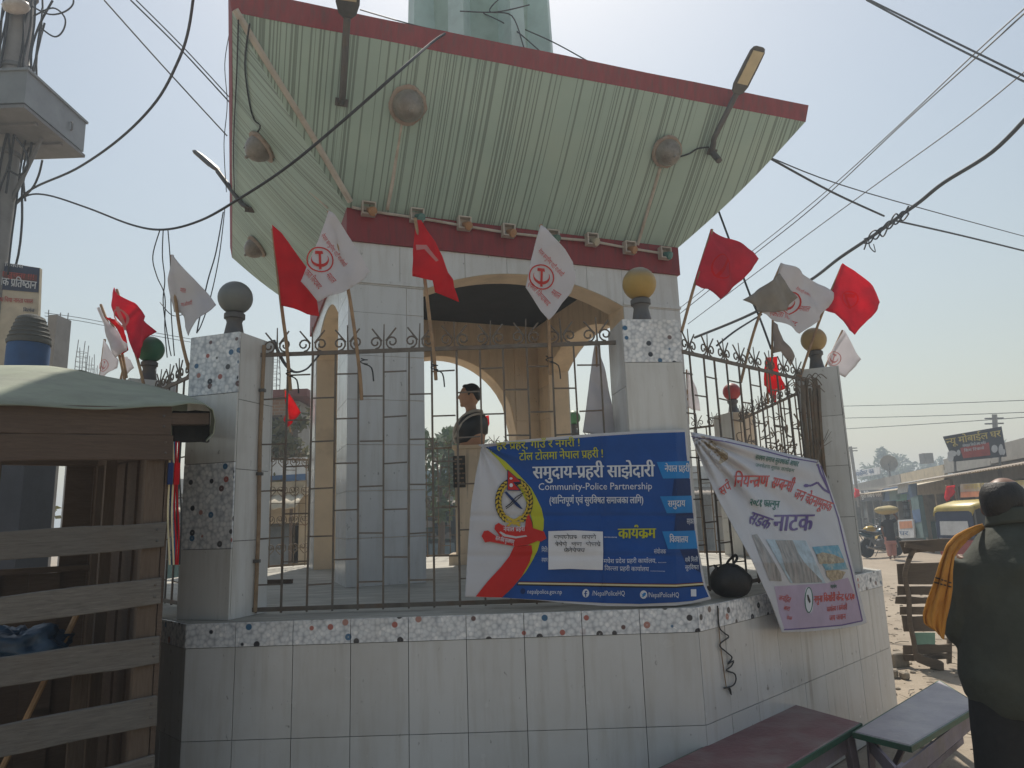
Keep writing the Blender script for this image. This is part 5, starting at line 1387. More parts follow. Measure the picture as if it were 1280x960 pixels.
mb.loft([bl_ring(-.090, 0, .515, .010, .010), bl_ring(-.104, 0, .490, .014, .013), bl_ring(-.119, 0, .468, .018, .018), bl_ring(-.098, 0, .455, .014, .016)], 10)
mb.ball(B_(-.093, 0, .437), (SB * .018, SB * .024, SB * .008), 10); mb.ball(B_(-.092, 0, .426), (SB * .018, SB * .022, SB * .009), 10)
mb.ball(B_(-.085, 0, .397), (SB * .022, SB * .026, SB * .02), 12)
mb.ball(B_(-.09, .03, .508), (SB * .02, SB * .024, SB * .010), 10); mb.ball(B_(-.09, -.03, .508), (SB * .02, SB * .024, SB * .010), 10)
for s_ in (-1, 1): mb.ball(B_(.012, s_ * .076, .47), (SB * .022, SB * .012, SB * .034), 12)
remesh(mb.obj('body', 'skin_bust', bust, 180), .009 * SB, 4)
mb = MB(); mb.ball(B_(.008, 0, .512), (SB * .092, SB * .082, SB * .096), 22)
mb.v = [v if v.z > hc.z + SB * .012 - (v.x - hc.x) * .62 else hc + (v - hc) * .8 for v in mb.v]
mb.ball(B_(.055, 0, .475), (SB * .042, SB * .064, SB * .05), 14); mb.ball(B_(-.045, 0, .578), (SB * .036, SB * .058, SB * .020), 14)
for s_ in (-1, 1): mb.ball(B_(-.012, s_ * .072, .50), (SB * .016, SB * .012, SB * .035), 10); mb.ball(B_(-.092, s_ * .032, .516), (SB * .016, SB * .022, SB * .006), 10); mb.ball(B_(-.092, s_ * .032, .498), (SB * .010, SB * .012, SB * .007), 8)
remesh(mb.obj('hair', 'hair_bust', bust, 180), .01 * SB, 3)
mb = MB(); mb.loft([bl_ring(.0, 0, .03, .10, .13), bl_ring(.0, 0, .06, .118, .165), bl_ring(.0, 0, .12, .126, .21), bl_ring(.007, 0, .20, .126, .226), bl_ring(.016, 0, .26, .112, .195), bl_ring(.02, 0, .302, .083, .115), bl_ring(.018, 0, .325, .066, .07)], 26)
for v in mb.v:                                                           # lapels dip at the chest, the coat is cut in an arch below
    k_ = (v.x - B_(0, 0, 0).x) / (SB * .15)
    if v.z < B_(0, 0, .1).z: v.z += SB * .05 * max(0, k_ + .3)
mb.obj('coat', 'coat_bust', bust, 180)
for s_ in (-1, 1):
    pts = [B_(.085, s_ * .04, .325), B_(.04, s_ * .095, .325), B_(-.02, s_ * .12, .300), B_(-.075, s_ * .125, .25), B_(-.115, s_ * .10, .19), B_(-.135, s_ * .06, .11), B_(-.125, s_ * .03, .04)]
    pts = [Vector((cx_ + (q.x - cx_) * 1.2, q.y, q.z)) for q in pts]; MB().tube(curve_pts(pts, 4), SB * .016, 8).obj('shawl', 'scarf_bust', bust, 180)
    pts = [B_(.085, s_ * .155, .285), B_(.03, s_ * .185, .275), B_(-.03, s_ * .195, .235), B_(-.085, s_ * .165, .165), B_(-.125, s_ * .10, .08)]
    pts = [Vector((cx_ + (q.x - cx_) * 1.2, q.y, q.z)) for q in pts]; MB().tube(curve_pts(pts, 4), SB * .011, 8).obj('shawl', 'scarf_bust', bust, 180)

# ================================================================== people
MT['skin'] = M('brown skin', (.20, .105, .065), .5, .1, 12, bump=.08, bscale=120)
MT['hair'] = M('thin black hair', (.014, .012, .011), .5, .4, 60, (.03, .024, .02), .35, 30, .45, 220, stretch=(1, 1, .35))
MT['jacket'] = M('dark green jacket cloth', (.048, .053, .040), .85, .2, 6, bump=.35, bscale=30)
MT['trousers'] = M('black trousers cloth', (.012, .012, .013), .85, .2, 6, bump=.3, bscale=30)
MT['shoe'] = M('dark shoe leather', (.02, .016, .014), .45, .2, 9)
MT['scarf'] = M('mustard scarf cloth', (.50, .225, .035), .85, .14, 9, (.33, .13, .02), .4, 14, .35, 45)
def hand(mb, w0, d, side, curl=.5, s_=1.0):
    """palm, four bent fingers of different lengths and a thumb leaving the side of the palm"""
    d = d.normalized(); up = Vector((0, 0, 1)); sd_ = d.cross(up).normalized() * side; nrm = sd_.cross(d).normalized()
    mb.loft([(w0, sd_ * .024 * s_, nrm * .016 * s_), (w0 + d * .04 * s_, sd_ * .038 * s_, nrm * .016 * s_), (w0 + d * .085 * s_, sd_ * .041 * s_, nrm * .013 * s_)], 12)
    for i, (o_, l_) in enumerate(((-.03, .062), (-.010, .074), (.011, .070), (.030, .055))):
        p = w0 + (d * .08 + sd_ * o_) * s_; pts = [p, p + (d * l_ * .45 - nrm * .012 * curl) * s_, p + (d * l_ * .8 - nrm * .035 * curl) * s_, p + (d * l_ * .95 - nrm * .062 * curl) * s_]
        mb.tube(pts, [.0095 * s_, .009 * s_, .0085 * s_, .007 * s_], 8)
    p = w0 + (d * .02 - sd_ * .030) * s_; mb.tube([p, p + (d * .03 - sd_ * .025) * s_, p + (d * .06 - sd_ * .030 - nrm * .012) * s_], [.012 * s_, .0105 * s_, .008 * s_], 8)
def person_frame(base, yaw, sc=1.0):
    fx = Vector((math.cos(yaw), -math.sin(yaw), 0)); fy = Vector((math.sin(yaw), math.cos(yaw), 0)); base = Vector(base)
    return lambda x, y, z: base + (fx * x + fy * y + Vector((0, 0, z))) * sc, fx, fy
def build_man():
    DEPM = 3.05
    c = at_d(1258, 640, DEPM); base = Vector((c.x + .03, c.y, 0))
    T0_, fx, fy = person_frame(base, R(12), 1.02)
    T_ = lambda x, y, z: T0_(x - max(0, 1.42 - z) * .085, y, z)
    man = thing('person', 'balding man seen from behind, dark green jacket, mustard scarf over one shoulder', 'person', tuple(base))
    rg = lambda x, y, z, rx, ry, p=None: (T_(x, y, z), fx * rx, fy * ry)
    mb = MB()                                                             # body: trunk, neck, head, arms with hands, legs in one surface
    mb.loft([rg(0, 0, .80, .165, .125), rg(0, 0, .92, .17, .13), rg(0, 0, 1.02, .16, .12), rg(0, 0, 1.18, .175, .125), rg(0, 0, 1.30, .185, .115), rg(0, 0, 1.375, .15, .09), rg(0, .0, 1.42, .075, .07), rg(0, .012, 1.47, .058, .06), rg(0.01, .022, 1.52, .056, .06)], 24)
    hy = R(46); hfx = (fx * math.cos(hy) - fy * math.sin(hy)); hfy = (fy * math.cos(hy) + fx * math.sin(hy))       # head turned to his right
    hb = T_(-.012, .028, 1.575)
    Hd = lambda x, y, z: hb + (hfx * x + hfy * y + Vector((0, 0, z))) * 1.1
    mb.ball(Hd(0, 0, .012), (.078, .098, .106), 24, (hfx, hfy, Vector((0, 0, 1))))
    mb.ball(Hd(0, .032, -.05), (.060, .062, .066), 20, (hfx, hfy, Vector((0, 0, 1))))
    mb.loft([(Hd(0, .096, .02), hfx * .010, hfy * .012), (Hd(0, .108, -.005), hfx * .014, hfy * .014), (Hd(0, .116, -.022), hfx * .02, hfy * .016), (Hd(0, .094, -.034), hfx * .015, hfy * .012)], 10)
    mb.ball(Hd(0, .088, -.056), (.026, .014, .008), 10, (hfx, hfy, Vector((0, 0, 1)))); mb.ball(Hd(0, .086, -.066), (.024, .014, .009), 10, (hfx, hfy, Vector((0, 0, 1)))); mb.ball(Hd(0, .078, -.098), (.026, .024, .02), 10, (hfx, hfy, Vector((0, 0, 1))))
    for s_ in (-1, 1):
        mb.ball(Hd(s_ * .086, .008, -.012), (.014, .022, .036), 12, (hfx, hfy, Vector((0, 0, 1)))); mb.ball(Hd(s_ * .03, .088, .028), (.022, .014, .008), 10, (hfx, hfy, Vector((0, 0, 1))))
        sh, el, wr_ = T_(s_ * .175, 0, 1.36), T_(s_ * .21, .05, 1.09), T_(s_ * .115, .25, 1.03)
        mb.tube(curve_pts([sh, sh.lerp(el, .5) + fx * (s_ * .012), el, el.lerp(wr_, .5), wr_], 3), [.06, .059, .057, .054, .052, .05, .046, .044, .042, .040, .037, .033, .03], 12)
        hand(mb, wr_, fy * .6 - fx * (s_ * .8), s_, .7)
        hp, kn_, an = T_(s_ * .09, 0, .84), T_(s_ * .105, .02, .47), T_(s_ * .11, -.01, .07)
        mb.tube(curve_pts([hp, hp.lerp(kn_, .5), kn_, kn_.lerp(an, .4), an], 3), [.105, .1, .095, .088, .078, .07, .062, .06, .06, .055, .05, .042, .04], 14)
        mb.loft([(T_(s_ * .112, -.06, .045), fx * .03, Vector((0, 0, .03))), (T_(s_ * .112, .0, .05), fx * .038, Vector((0, 0, .045))), (T_(s_ * .118, .10, .035), fx * .042, Vector((0, 0, .03))), (T_(s_ * .122, .16, .025), fx * .03, Vector((0, 0, .018)))], 12)
    remesh(mb.obj('body', 'skin', man, 180), .009, 3)
    mb = MB()                                                             # thinning hair: thick round the back and sides, sparse on the crown
    ax = (hfx, hfy, Vector((0, 0, 1)))
    mb.ball(Hd(0, -.010, .016), (.088, .106, .112), 26, ax)
    for v in mb.v:
        d = v - Hd(0, 0, 0); x_, y_, z_ = d.dot(hfx), d.dot(hfy), d.z
        lim = -.080 + max(0, y_ + .04) * 1.5                              # hairline: low at the nape, rising to the temple
        crown = (x_ / .066) ** 2 + ((y_ - .045) / .115) ** 2; ear_ = abs(x_) > .05 and abs(y_ - .012) < .030 and z_ < .028
        if z_ < lim or (y_ > .040 and z_ < .075) or (z_ > .045 and crown < 1) or ear_: v.xyz = Hd(0, 0, 0) + d * .72
        else: v += d.normalized() * (.004 * noise.noise((v.x * 60, v.y * 60, v.z * 60)))
    remesh(mb.obj('hair', 'hair', man, 180), .008, 3)
    mb = MB()                                                             # jacket
    mb.loft([rg(0, .0, .755, .185, .15), rg(0, 0, .775, .20, .162), rg(0, 0, .82, .232, .18), rg(0, 0, .90, .248, .19), rg(0, 0, 1.02, .25, .19), rg(0, -.004, 1.14, .25, .185), rg(0, -.012, 1.26, .25, .175), rg(0, -.014, 1.34, .24, .16), rg(0, -.008, 1.40, .205, .14), rg(0, 0, 1.445, .155, .118), rg(0, .008, 1.48, .105, .098), rg(0, .014, 1.505, .084, .085), rg(0, .018, 1.525, .082, .082), rg(0, .018, 1.527, .06, .06)], 30)
    for s_ in (-1, 1):
        sh, el, wr_ = T_(s_ * .185, 0, 1.35), T_(s_ * .215, .05, 1.08), T_(s_ * .12, .24, 1.02)
        mb.tube(curve_pts([sh, sh.lerp(el, .5) + fx * (s_ * .008), el, el.lerp(wr_, .55), wr_], 3), [.085, .085, .085, .086, .083, .08, .079, .077, .073, .068, .064, .06, .058], 14)
    for v in mb.v:
        k_ = .007 * math.sin(v.x * 34 + v.z * 9) * max(0, min(1, (v.z - .9) * 3)) + .006 * math.sin(v.z * 38 + v.x * 13) + .016 * noise.noise((v.x * 8, v.y * 8, v.z * 10)); d = v - Vector((base.x, base.y, v.z)); v += d.normalized() * k_ if d.length > .1 else Vector((0, 0, 0))
    remesh(mb.obj('jacket', 'jacket', man, 180), .011, 3)
    o = MB().grid(lambda u, v: T_((.088 + .016 * (1 - v)) * math.cos(2 * math.pi * u + .9), .016 + (.088 + .014 * (1 - v)) * math.sin(2 * math.pi * u + .9), 1.485 + .062 * v - .02 * math.sin(2 * math.pi * u + .9)), 32, 4).obj('collar', 'jacket', man, 180); mod(o, 'SOLIDIFY', thickness=.009, offset=0)
    mb = MB()
    for s_ in (-1, 1):
        hp, kn_, an = T_(s_ * .095, 0, .86), T_(s_ * .108, .02, .47), T_(s_ * .112, -.01, .05)
        mb.tube(curve_pts([hp, hp.lerp(kn_, .5), kn_, kn_.lerp(an, .4), an], 3), [.125, .122, .118, .112, .104, .098, .092, .09, .09, .088, .087, .085, .086], 16)
    mb.loft([rg(0, 0, .80, .175, .14), rg(0, 0, .95, .18, .14)], 20)
    remesh(mb.obj('trousers', 'trousers', man, 180), .012, 3)
    for s_ in (-1, 1):
        MB().loft([(T_(s_ * .112, -.08, .035), fx * .03, Vector((0, 0, .032))), (T_(s_ * .112, -.03, .045), fx * .046, Vector((0, 0, .05))), (T_(s_ * .115, .05, .045), fx * .048, Vector((0, 0, .045))), (T_(s_ * .12, .13, .032), fx * .05, Vector((0, 0, .03))), (T_(s_ * .124, .19, .022), fx * .028, Vector((0, 0, .016)))], 14).obj('shoe', 'shoe', man, 180)
    # scarf: a thick folded band over the left shoulder, hanging down the back
    LRp = [((1228, 655), (1231, 660)), ((1219, 657), (1222, 667)), ((1207, 662), (1211, 674)), ((1194, 669), (1201, 684)), ((1182, 681), (1193, 697)), ((1174, 704), (1191, 714)), ((1167, 730), (1190, 736)), ((1159, 750), (1187, 757)), ((1153, 768), (1183, 776)), ((1155, 779), (1181, 790)), ((1170, 788), (1179, 800))]
    dps = [.03, .00, -.04, -.09, -.15, -.19, -.20, -.20, -.20, -.20, -.20]
    sec = []
    for i, (l_, r_) in enumerate(LRp):
        row = []
        for j in range(17):
            u = j / 16; amp = min(1, i / 4); fold_ = (.010 * math.sin(u * 13 + i * .35) + .006 * math.sin(u * 27 - i * .5)) * amp
            row.append(at_d(blend(l_[0], r_[0], u) + .6 * math.sin(i * 1.7 + j), blend(l_[1], r_[1], u), DEPM + dps[i] + .05 * (u - .5) ** 2 - fold_))
        sec.append(row)
    n_ = 4; fine = []
    for i in range(len(sec) - 1):
        for k in range(n_): fine.append([sec[i][j].lerp(sec[i + 1][j], k / n_) for j in range(17)])
    fine.append(sec[-1])
    def strip(rows, nm, mt, th):
        nr = len(rows); vs = [p for r_ in rows for p in r_]
        o = MB().add(vs, [(i * 17 + j, i * 17 + j + 1, i * 17 + 18 + j, i * 17 + 17 + j) for i in range(nr - 1) for j in range(16)]).obj(nm, mt, man, 180)
        mod(o, 'SOLIDIFY', thickness=th, offset=0); return o
    o = strip(fine, 'scarf', 'scarf', .007); s2 = o.modifiers.new('subsurf', 'SUBSURF'); s2.levels = 1; s2.render_levels = 1
    for q_ in (22.6, 23.5):                                               # dark woven stripes near the end
        i_ = int(q_); t_ = q_ - i_; rows = []
        for dt in (0, .28): rows.append([fine[i_][j].lerp(fine[i_ + 1][j], min(1, t_ + dt)) + (CAM - fine[i_][j]).normalized() * .007 for j in range(17)])
        strip(rows, 'scarf_stripe', 'hair', .001)
build_man()

# ================================================================== background materials
def brick_mat():
    t = NT('brick wall'); b = t.n.new('ShaderNodeTexBrick'); b.inputs['Scale'].default_value = 1.0
    b.inputs['Color1'].default_value = (.30, .16, .10, 1); b.inputs['Color2'].default_value = (.38, .23, .15, 1); b.inputs['Mortar'].default_value = (.33, .29, .24, 1)
    b.inputs['Brick Width'].default_value = .24; b.inputs['Row Height'].default_value = .085; b.inputs['Mortar Size'].default_value = .014
    s_ = t.n.new('ShaderNodeSeparateXYZ'); t.link(t.pos, s_.inputs[0]); cb = t.n.new('ShaderNodeCombineXYZ')
    t.link(t.math('ADD', s_.outputs[0], s_.outputs[1]), cb.inputs[0]); t.link(s_.outputs[2], cb.inputs[1]); t.link(cb.outputs[0], b.inputs['Vector'])
    t.color(t.mix(.3, b.outputs[0], t.ramp(t.noise(2, 5), .3, .7, (.2, .14, .1), (.42, .3, .2)))); t.rough(.9); t.bump(b.outputs[1], -.3, .02); return t.m
MT['brick'] = brick_mat()
for nm, c, kw_ in (('plaster_grey', (.30, .28, .25), {}), ('plaster_cream', (.46, .39, .28), {}), ('plaster_white', (.52, .52, .50), {}), ('plaster_blue', (.22, .32, .38), {}), ('plaster_pink', (.42, .27, .22), {}),
                   ('tin', (.30, .285, .26), dict(rough=.5)), ('tin_rust', (.30, .24, .18), dict(rough=.7)), ('sheet_cream', (.55, .48, .36), {}), ('dark_inside', (.022, .02, .018), {}), ('shutter', (.20, .22, .23), dict(rough=.5)),
                   ('maroon', (.16, .05, .04), {}), ('sign_dark', (.055, .06, .075), {}), ('sign_white', (.60, .62, .64), {}), ('sign_navy', (.035, .05, .10), {}), ('sign_red', (.42, .07, .06), {}), ('sign_yellow', (.62, .50, .16), {}),
                   ('sign_blue', (.07, .14, .28), {}), ('sign_teal', (.12, .20, .20), {}), ('sign_orange', (.55, .22, .10), {}), ('green_shelf', (.06, .19, .14), {}), ('steel', (.20, .20, .20), dict(metal=.4)), ('concrete', (.27, .26, .25), {}),
                   ('rickshaw_yellow', (.46, .36, .08), dict(rough=.4)), ('rickshaw_red', (.28, .03, .03), dict(rough=.4)), ('canvas_black', (.03, .03, .032), {}), ('glass_dark', (.03, .035, .04), dict(rough=.15)), ('rubber', (.016, .016, .016), {}),
                   ('chrome', (.45, .45, .46), dict(rough=.25, metal=.9)), ('bike_blue', (.02, .075, .11), dict(rough=.3)), ('bike_yellow', (.50, .32, .02), dict(rough=.3)), ('cloth_black', (.015, .013, .015), {}), ('cloth_peach', (.50, .22, .17), {}),
                   ('sack', (.46, .37, .17), {}), ('cloth_red', (.48, .03, .03), {}), ('cloth_blue', (.05, .11, .28), {}), ('bark', (.10, .075, .05), {}), ('blue_drum', (.025, .085, .22), {}), ('thatch', (.10, .10, .085), dict(bump=.5))):
    MT[nm] = M(nm.replace('_', ' '), c, kw_.get('rough', .75), .14, 4, mul(c, .6), .35, 2.2, kw_.get('bump', .12), 30, kw_.get('metal', 0.0))
def leaf_mat(name, a, b):
    t = NT(name); oi = t.noise(5, 2)
    c = t.mix(t.ramp(oi, .35, .65), a, b); t.color(c); t.rough(.6)
    tr = t.n.new('ShaderNodeBsdfTranslucent'); t.link(c, tr.inputs[0]); mx = t.n.new('ShaderNodeMixShader'); mx.inputs[0].default_value = .35
    t.link(t.b.outputs[0], mx.inputs[1]); t.link(tr.outputs[0], mx.inputs[2]); t.link(mx.outputs[0], t.n['Material Output'].inputs[0]); return t.m
MT['leaf'] = leaf_mat('green leaves', (.045, .085, .03), (.09, .13, .045)); MT['leaf_dry'] = leaf_mat('olive leaves', (.10, .105, .035), (.17, .15, .06))
Z = Vector((0, 0, 1))
def tree(base, h, r_, label, leaf='leaf', n=700, seed=1, group='trees behind the shops', ls=.16, trunk_h=.45):
    rng = random.Random(seed); base = Vector(base); root = thing('tree', label, 'tree', tuple(base), group)
    mb = MB(); top = base + Vector((rng.uniform(-.2, .2), 0, h * .7)); mb.tube(curve_pts([base - Z * .1, base.lerp(top, .5) + Vector((.08, 0, 0)), top], 3), [h * .028, h * .026, h * .024, h * .021, h * .017, h * .012, h * .007], 7)
    tips = []
    for i in range(9):
        s_ = base.lerp(top, rng.uniform(.5, .95)); a_ = rng.uniform(0, 6.28); e_ = s_ + Vector((math.cos(a_) * r_ * rng.uniform(.5, .9), math.sin(a_) * r_ * rng.uniform(.5, .9), h * rng.uniform(.02, .3))); tips.append(e_)
        mb.tube(curve_pts([s_, s_.lerp(e_, .5) + Z * .06 * h, e_], 2), [h * .011, h * .009, h * .007, h * .005, h * .003], 5)
    mb.obj('trunk', 'bark', root, 60)
    cl = [(t_, r_ * rng.uniform(.28, .5)) for t_ in tips] + [(top + Vector((rng.uniform(-.5, .5) * r_, rng.uniform(-.5, .5) * r_, rng.uniform(-.05, .28) * h)), r_ * rng.uniform(.25, .45)) for _ in range(9)]
    vs, fs = [], []
    for i in range(n):
        c, cr = rng.choice(cl); d = Vector((rng.gauss(0, 1), rng.gauss(0, 1), rng.gauss(0, .8))).normalized() * cr * rng.random() ** .45
        p = c + d; u = Vector((rng.gauss(0, 1), rng.gauss(0, 1), rng.gauss(0, 1))).normalized(); v = u.orthogonal().normalized(); s_ = ls * rng.uniform(.6, 1.4); k = len(vs)
        vs += [p - u * s_, p + v * s_ * .45, p + u * s_, p - v * s_ * .45]; fs.append((k, k + 1, k + 2, k + 3))
    me = bpy.data.meshes.new('crown'); me.from_pydata([v - base for v in vs], [], fs); me.materials.append(MT[leaf]); link('crown', me, root)
    return root
def gpt(px, dep):                                                      # ground point under a pixel column at a depth
    P = at_d(px, 640, dep); return Vector((P.x, P.y, 0))
def box3(name, mat, root, c, d, ax): return MB().box(c, d, ax).obj(name, mat, root)
def corrugated(name, mat, root, a, b, c, d, n=30, amp=.02):
    """sheet a-b (top edge) to d-c (bottom edge) with ribs"""
    nrm = (b - a).cross(d - a).normalized()
    o = MB().grid(lambda u, v: a.lerp(b, u).lerp(d.lerp(c, u), v) + nrm * (amp * math.sin(u * n * 2 * math.pi)), n * 4, 1).obj(name, mat, root, 180); mod(o, 'SOLIDIFY', thickness=.012); return o
def shop(p0, p1, n, h, label, wall_m, seed, aw_m='tin', aw_d=1.3, aw_z=2.55, group='low shops around the square', depth=3.0, par=.5, goods=True, posts=True):
    """single storey shop: facade from p0 to p1, n points to the street"""
    rng = random.Random(seed); p0, p1 = Vector(p0), Vector(p1); L = (p1 - p0).length; x = (p1 - p0).normalized(); n = Vector(n).normalized(); ax = (x, -n, Z)
    root = thing('shop_building', label, 'shop', tuple((p0 + p1) / 2), group)
    m_ = (p0 + p1) / 2
    box3('rear_wall', wall_m, root, m_ - n * depth + Z * h / 2, (L, .2, h), ax)
    for s_ in (-1, 1): box3('side_wall', wall_m, root, m_ + x * s_ * (L / 2 - .1) - n * (depth / 2) + Z * h / 2, (.2, depth - .22, h), ax)
    box3('roof_slab', wall_m, root, m_ - n * (depth / 2 - .05) + Z * (h + .08), (L + .1, depth + .4, .15), ax)
    box3('parapet', wall_m, root, m_ + n * .14 + Z * (h + .155 + par / 2), (L, .14, par), ax)
    box3('lintel', wall_m, root, m_ - n * .1 + Z * (h - .28), (L - .42, .2, .55), ax)
    nb = max(1, int(L / 2.3)); bw = (L - .4) / nb
    for i in range(nb):
        c = p0 + x * (.2 + bw * (i + .5))
        if i < nb - 1: box3('pier', wall_m, root, c + x * bw / 2 - n * .1 + Z * (h - .56) / 2, (.24, .22, h - .57), ax)
        if rng.random() < .35:
            o = corrugated('shutter', 'shutter', root, c - x * (bw / 2 - .14) + Z * (h - .57) - n * .12, c + x * (bw / 2 - .14) + Z * (h - .57) - n * .12, c + x * (bw / 2 - .14) + Z * .02 - n * .12, c - x * (bw / 2 - .14) + Z * .02 - n * .12, 3, .0)
        elif goods:
            for z in (.5, .95, 1.4, 1.85):
                box3('shelf', rng.choice(['green_shelf', 'wood_brown', 'steel']), root, c - n * (depth * .45) + Z * z, (bw - .5, .35, .04), ax)
            mb = MB()
            for _ in range(16):
                z = rng.choice((.5, .95, 1.4, 1.85)); s_ = rng.uniform(.06, .13); mb.box(c - n * (depth * .45 - .05) + x * rng.uniform(-bw / 2 + .35, bw / 2 - .35) + Z * (z + .02 + s_), (s_ * 1.5, s_, s_ * 2), ax)
            tag(mb.obj('goods', rng.choice(['sign_orange', 'sign_white', 'sign_blue', 'cloth_red', 'sack']), root), None, None, None, 'stuff')
            box3('counter', rng.choice(['wood_brown', 'plaster_blue', 'green_shelf']), root, c - n * .5 + x * rng.uniform(-.2, .2) + Z * .42, (bw * .6, .45, .84), ax)
    if aw_d:
        a, b = p0 + Z * (aw_z + .35) + n * .08, p1 + Z * (aw_z + .35) + n * .08
        corrugated('awning', aw_m, root, a, b, p1 + Z * aw_z + n * aw_d, p0 + Z * aw_z + n * aw_d, int(L * 5), .018)
        if posts:
            for i in range(nb + 1):
                c = p0 + x * (.1 + (L - .2) * i / nb) + n * (aw_d - .08); MB().tube([c, c + Z * (aw_z - .02)], .035, 6).obj('awning_post', 'wood_post', root)
    return root, m_, x, n
def letters(S, txt, a, b, h, mat, root, lift=.02, bold=.02): Print(S, lift, 40).text(txt, a, b, h, 0, bold).obj('lettering', mat, root)
def plane_S(p0, n):
    p0 = Vector(p0); n = Vector(n)
    def S(px, py, lift=0.0):
        P = at_p(px, py, p0, n); return P + n * lift
    return S
def sign(name_lab, quad, p0, n, mat, th=.05, texts=(), extra=None, posts=None, cat='sign', group=None, nm='signboard'):
    S = plane_S(p0, n); q = [S(*p) for p in quad]; root = thing(nm, name_lab, cat, tuple(min(q, key=lambda v: v.z)), group)
    MB().prism(q, Vector(n) * -th).obj('board', mat, root)
    for mt, polys in (extra or ()):
        for q_ in polys: Print(S, .008, 60).poly(q_).obj('printed_panel', mt, root)
    for tx, a, b, h, mt in texts: letters(S, tx, a, b, h, mt, root)
    for a, b in posts or (): MB().tube([S(*a) - Vector(n) * (th + .04), S(*b) - Vector(n) * (th + .04)], .035, 6).obj('post', 'steel', root)
    return root

# ------------------------------------------------------------------ row of shops beyond the platform
fac = [(150, 24), (262, 24.5), (330, 25), (395, 25.5), (520, 26), (590, 26.5), (700, 27), (800, 27.5), (900, 29), (1000, 31)]
fl_ = ['plaster_white', 'plaster_cream', 'plaster_pink', 'plaster_grey', 'plaster_blue', 'plaster_cream', 'plaster_grey', 'plaster_white', 'plaster_cream']
lb_ = ['low white shop far behind the stall', 'low cream shop seen through the left end of the front fence', 'low pink shop behind the scroll gate', 'low grey shop hidden behind the left pier', 'low pale blue shop seen through the arch beside the pedestal',
       'low cream shop behind the pedestal', 'low grey shop behind the blue banner', 'low white shop behind the front right pillar', 'low cream shop seen between the bars of the right fence']
for i in range(9):
    if i in (5,6): pass
    a, b = gpt(*fac[i]), gpt(*fac[i + 1]); d = (b - a).normalized(); nn = Vector((d.y, -d.x, 0))
    shop(a, b - d * .12, nn, 2.85 + .12 * (i % 3), lb_[i], fl_[i], 20 + i, ['sheet_cream', 'tin_rust', 'tin'][i % 3], 1.5, 2.2 + .1 * (i % 2), par=.35)
# brick house with a maroon roof edge behind the left fence
a, b = gpt(306, 17.6), gpt(381, 17.6)
hs = thing('brick_house', 'unplastered brick house with a maroon roof edge behind the left of the front fence', 'house', tuple((a + b) / 2))
zt = at_d(350, 494, 17.6).z; c = (a + b) / 2
box3('wall', 'brick', hs, c + Vector((-.2, 1.2, zt / 2)), (1.1, 2.3, zt), None); box3('roof', 'maroon', hs, c + Vector((-.1, 1.1, zt + .09)), (1.9, 2.9, .18), None)
box3('wall', 'plaster_grey', hs, c + Vector((.42, .9, zt / 2 - .02)), (.13, 1.5, zt - .04), None)
w0 = c + Vector((-.2, .04, zt - .75)); box3('window', 'dark_inside', hs, w0, (.5, .03, .6), None); box3('window_frame', 'wood_brown', hs, w0 + Vector((0, -.02, .31)), (.6, .05, .05), None); box3('window_frame', 'wood_brown', hs, w0 + Vector((0, -.02, -.31)), (.6, .05, .05), None)
sign('white and blue cloth banner hung in front of the brick house', [(334, 574), (384, 571), (384, 600), (334, 603)], at_d(358, 588, 16.6), NY, 'sign_white', .02, extra=[('sign_blue', [[(334, 595), (384, 592), (384, 600), (334, 603)]])], nm='cloth_banner', cat='banner')
def rebar(px0, px1, yt, yb, dep, label, seed):
    rng = random.Random(seed); a, b = at_d(px0, yb, dep), at_d(px1, yb, dep); w_ = (b - a).length; h_ = at_d((px0 + px1) / 2, yt, dep).z - a.z; lean = (at_d(px1 + (yb - yt) * .02, yt, dep) - at_d(px1, yt, dep))
    root = thing('rebar_column', label, 'rebar', tuple((a + b) / 2), 'bare rebar columns of unfinished buildings')
    mb = MB()
    for i in (0, 1):
        for j in (0, 1):
            p = a + Vector((w_ * i, w_ * j, 0)); mb.tube([p, p + Vector((0, 0, h_ * .55)), p + Vector((rng.uniform(-.05, .05), 0, h_ + rng.uniform(-.12, .12)))], .013, 4)
    z = .1
    while z < h_ - .25:
        mb.tube([a + Vector((0, 0, z)), a + Vector((w_, 0, z)), a + Vector((w_, w_, z)), a + Vector((0, w_, z)), a + Vector((0, 0, z))], .008, 4); z += .17
    mb.obj('bars', 'steel', root); MB().box((a + b) / 2 + Vector((0, w_ / 2, -a.z / 2)), (w_ * 1.25, w_ * 1.25, a.z)).obj('concrete_column', 'concrete', root)
rebar(55, 69, 386, 470, 20, 'tallest bare rebar column behind the stall roof, beside the hoarding', 1); rebar(92, 101, 426, 480, 24, 'bare rebar column left of the white folded flag', 2)
rebar(105, 112, 442, 485, 28, 'thin bare rebar column just left of the flag cluster', 3); rebar(115, 121, 455, 485, 31, 'smallest bare rebar column under the flag cluster', 4); rebar(332, 345, 436, 500, 19.5, 'bare rebar column above the brick house', 5); rebar(186, 191, 455, 490, 26, 'short rebar column seen through the spikes of the left fence', 6)
shop(gpt(312, 14.6), gpt(384, 14.6), Vector((0, -1, 0)), 2.25, 'small market stall with a cream awning seen through the left of the front fence', 'plaster_cream', 91, 'sheet_cream', .8, 1.98, depth=1.6, par=.12)
tree(gpt(364, 17.2), 4.4, .9, 'olive dry leaved tree beside the brick house', 'leaf_dry', 900, 4, ls=.11)
tree(gpt(548, 21), 4.3, 1.2, 'dark green tree seen through the arch left of the bust', 'leaf', 1500, 5, ls=.13)
tree(gpt(590, 31), 5.0, 1.8, 'green tree behind the bust and the blue banner', 'leaf', 900, 6, ls=.18)
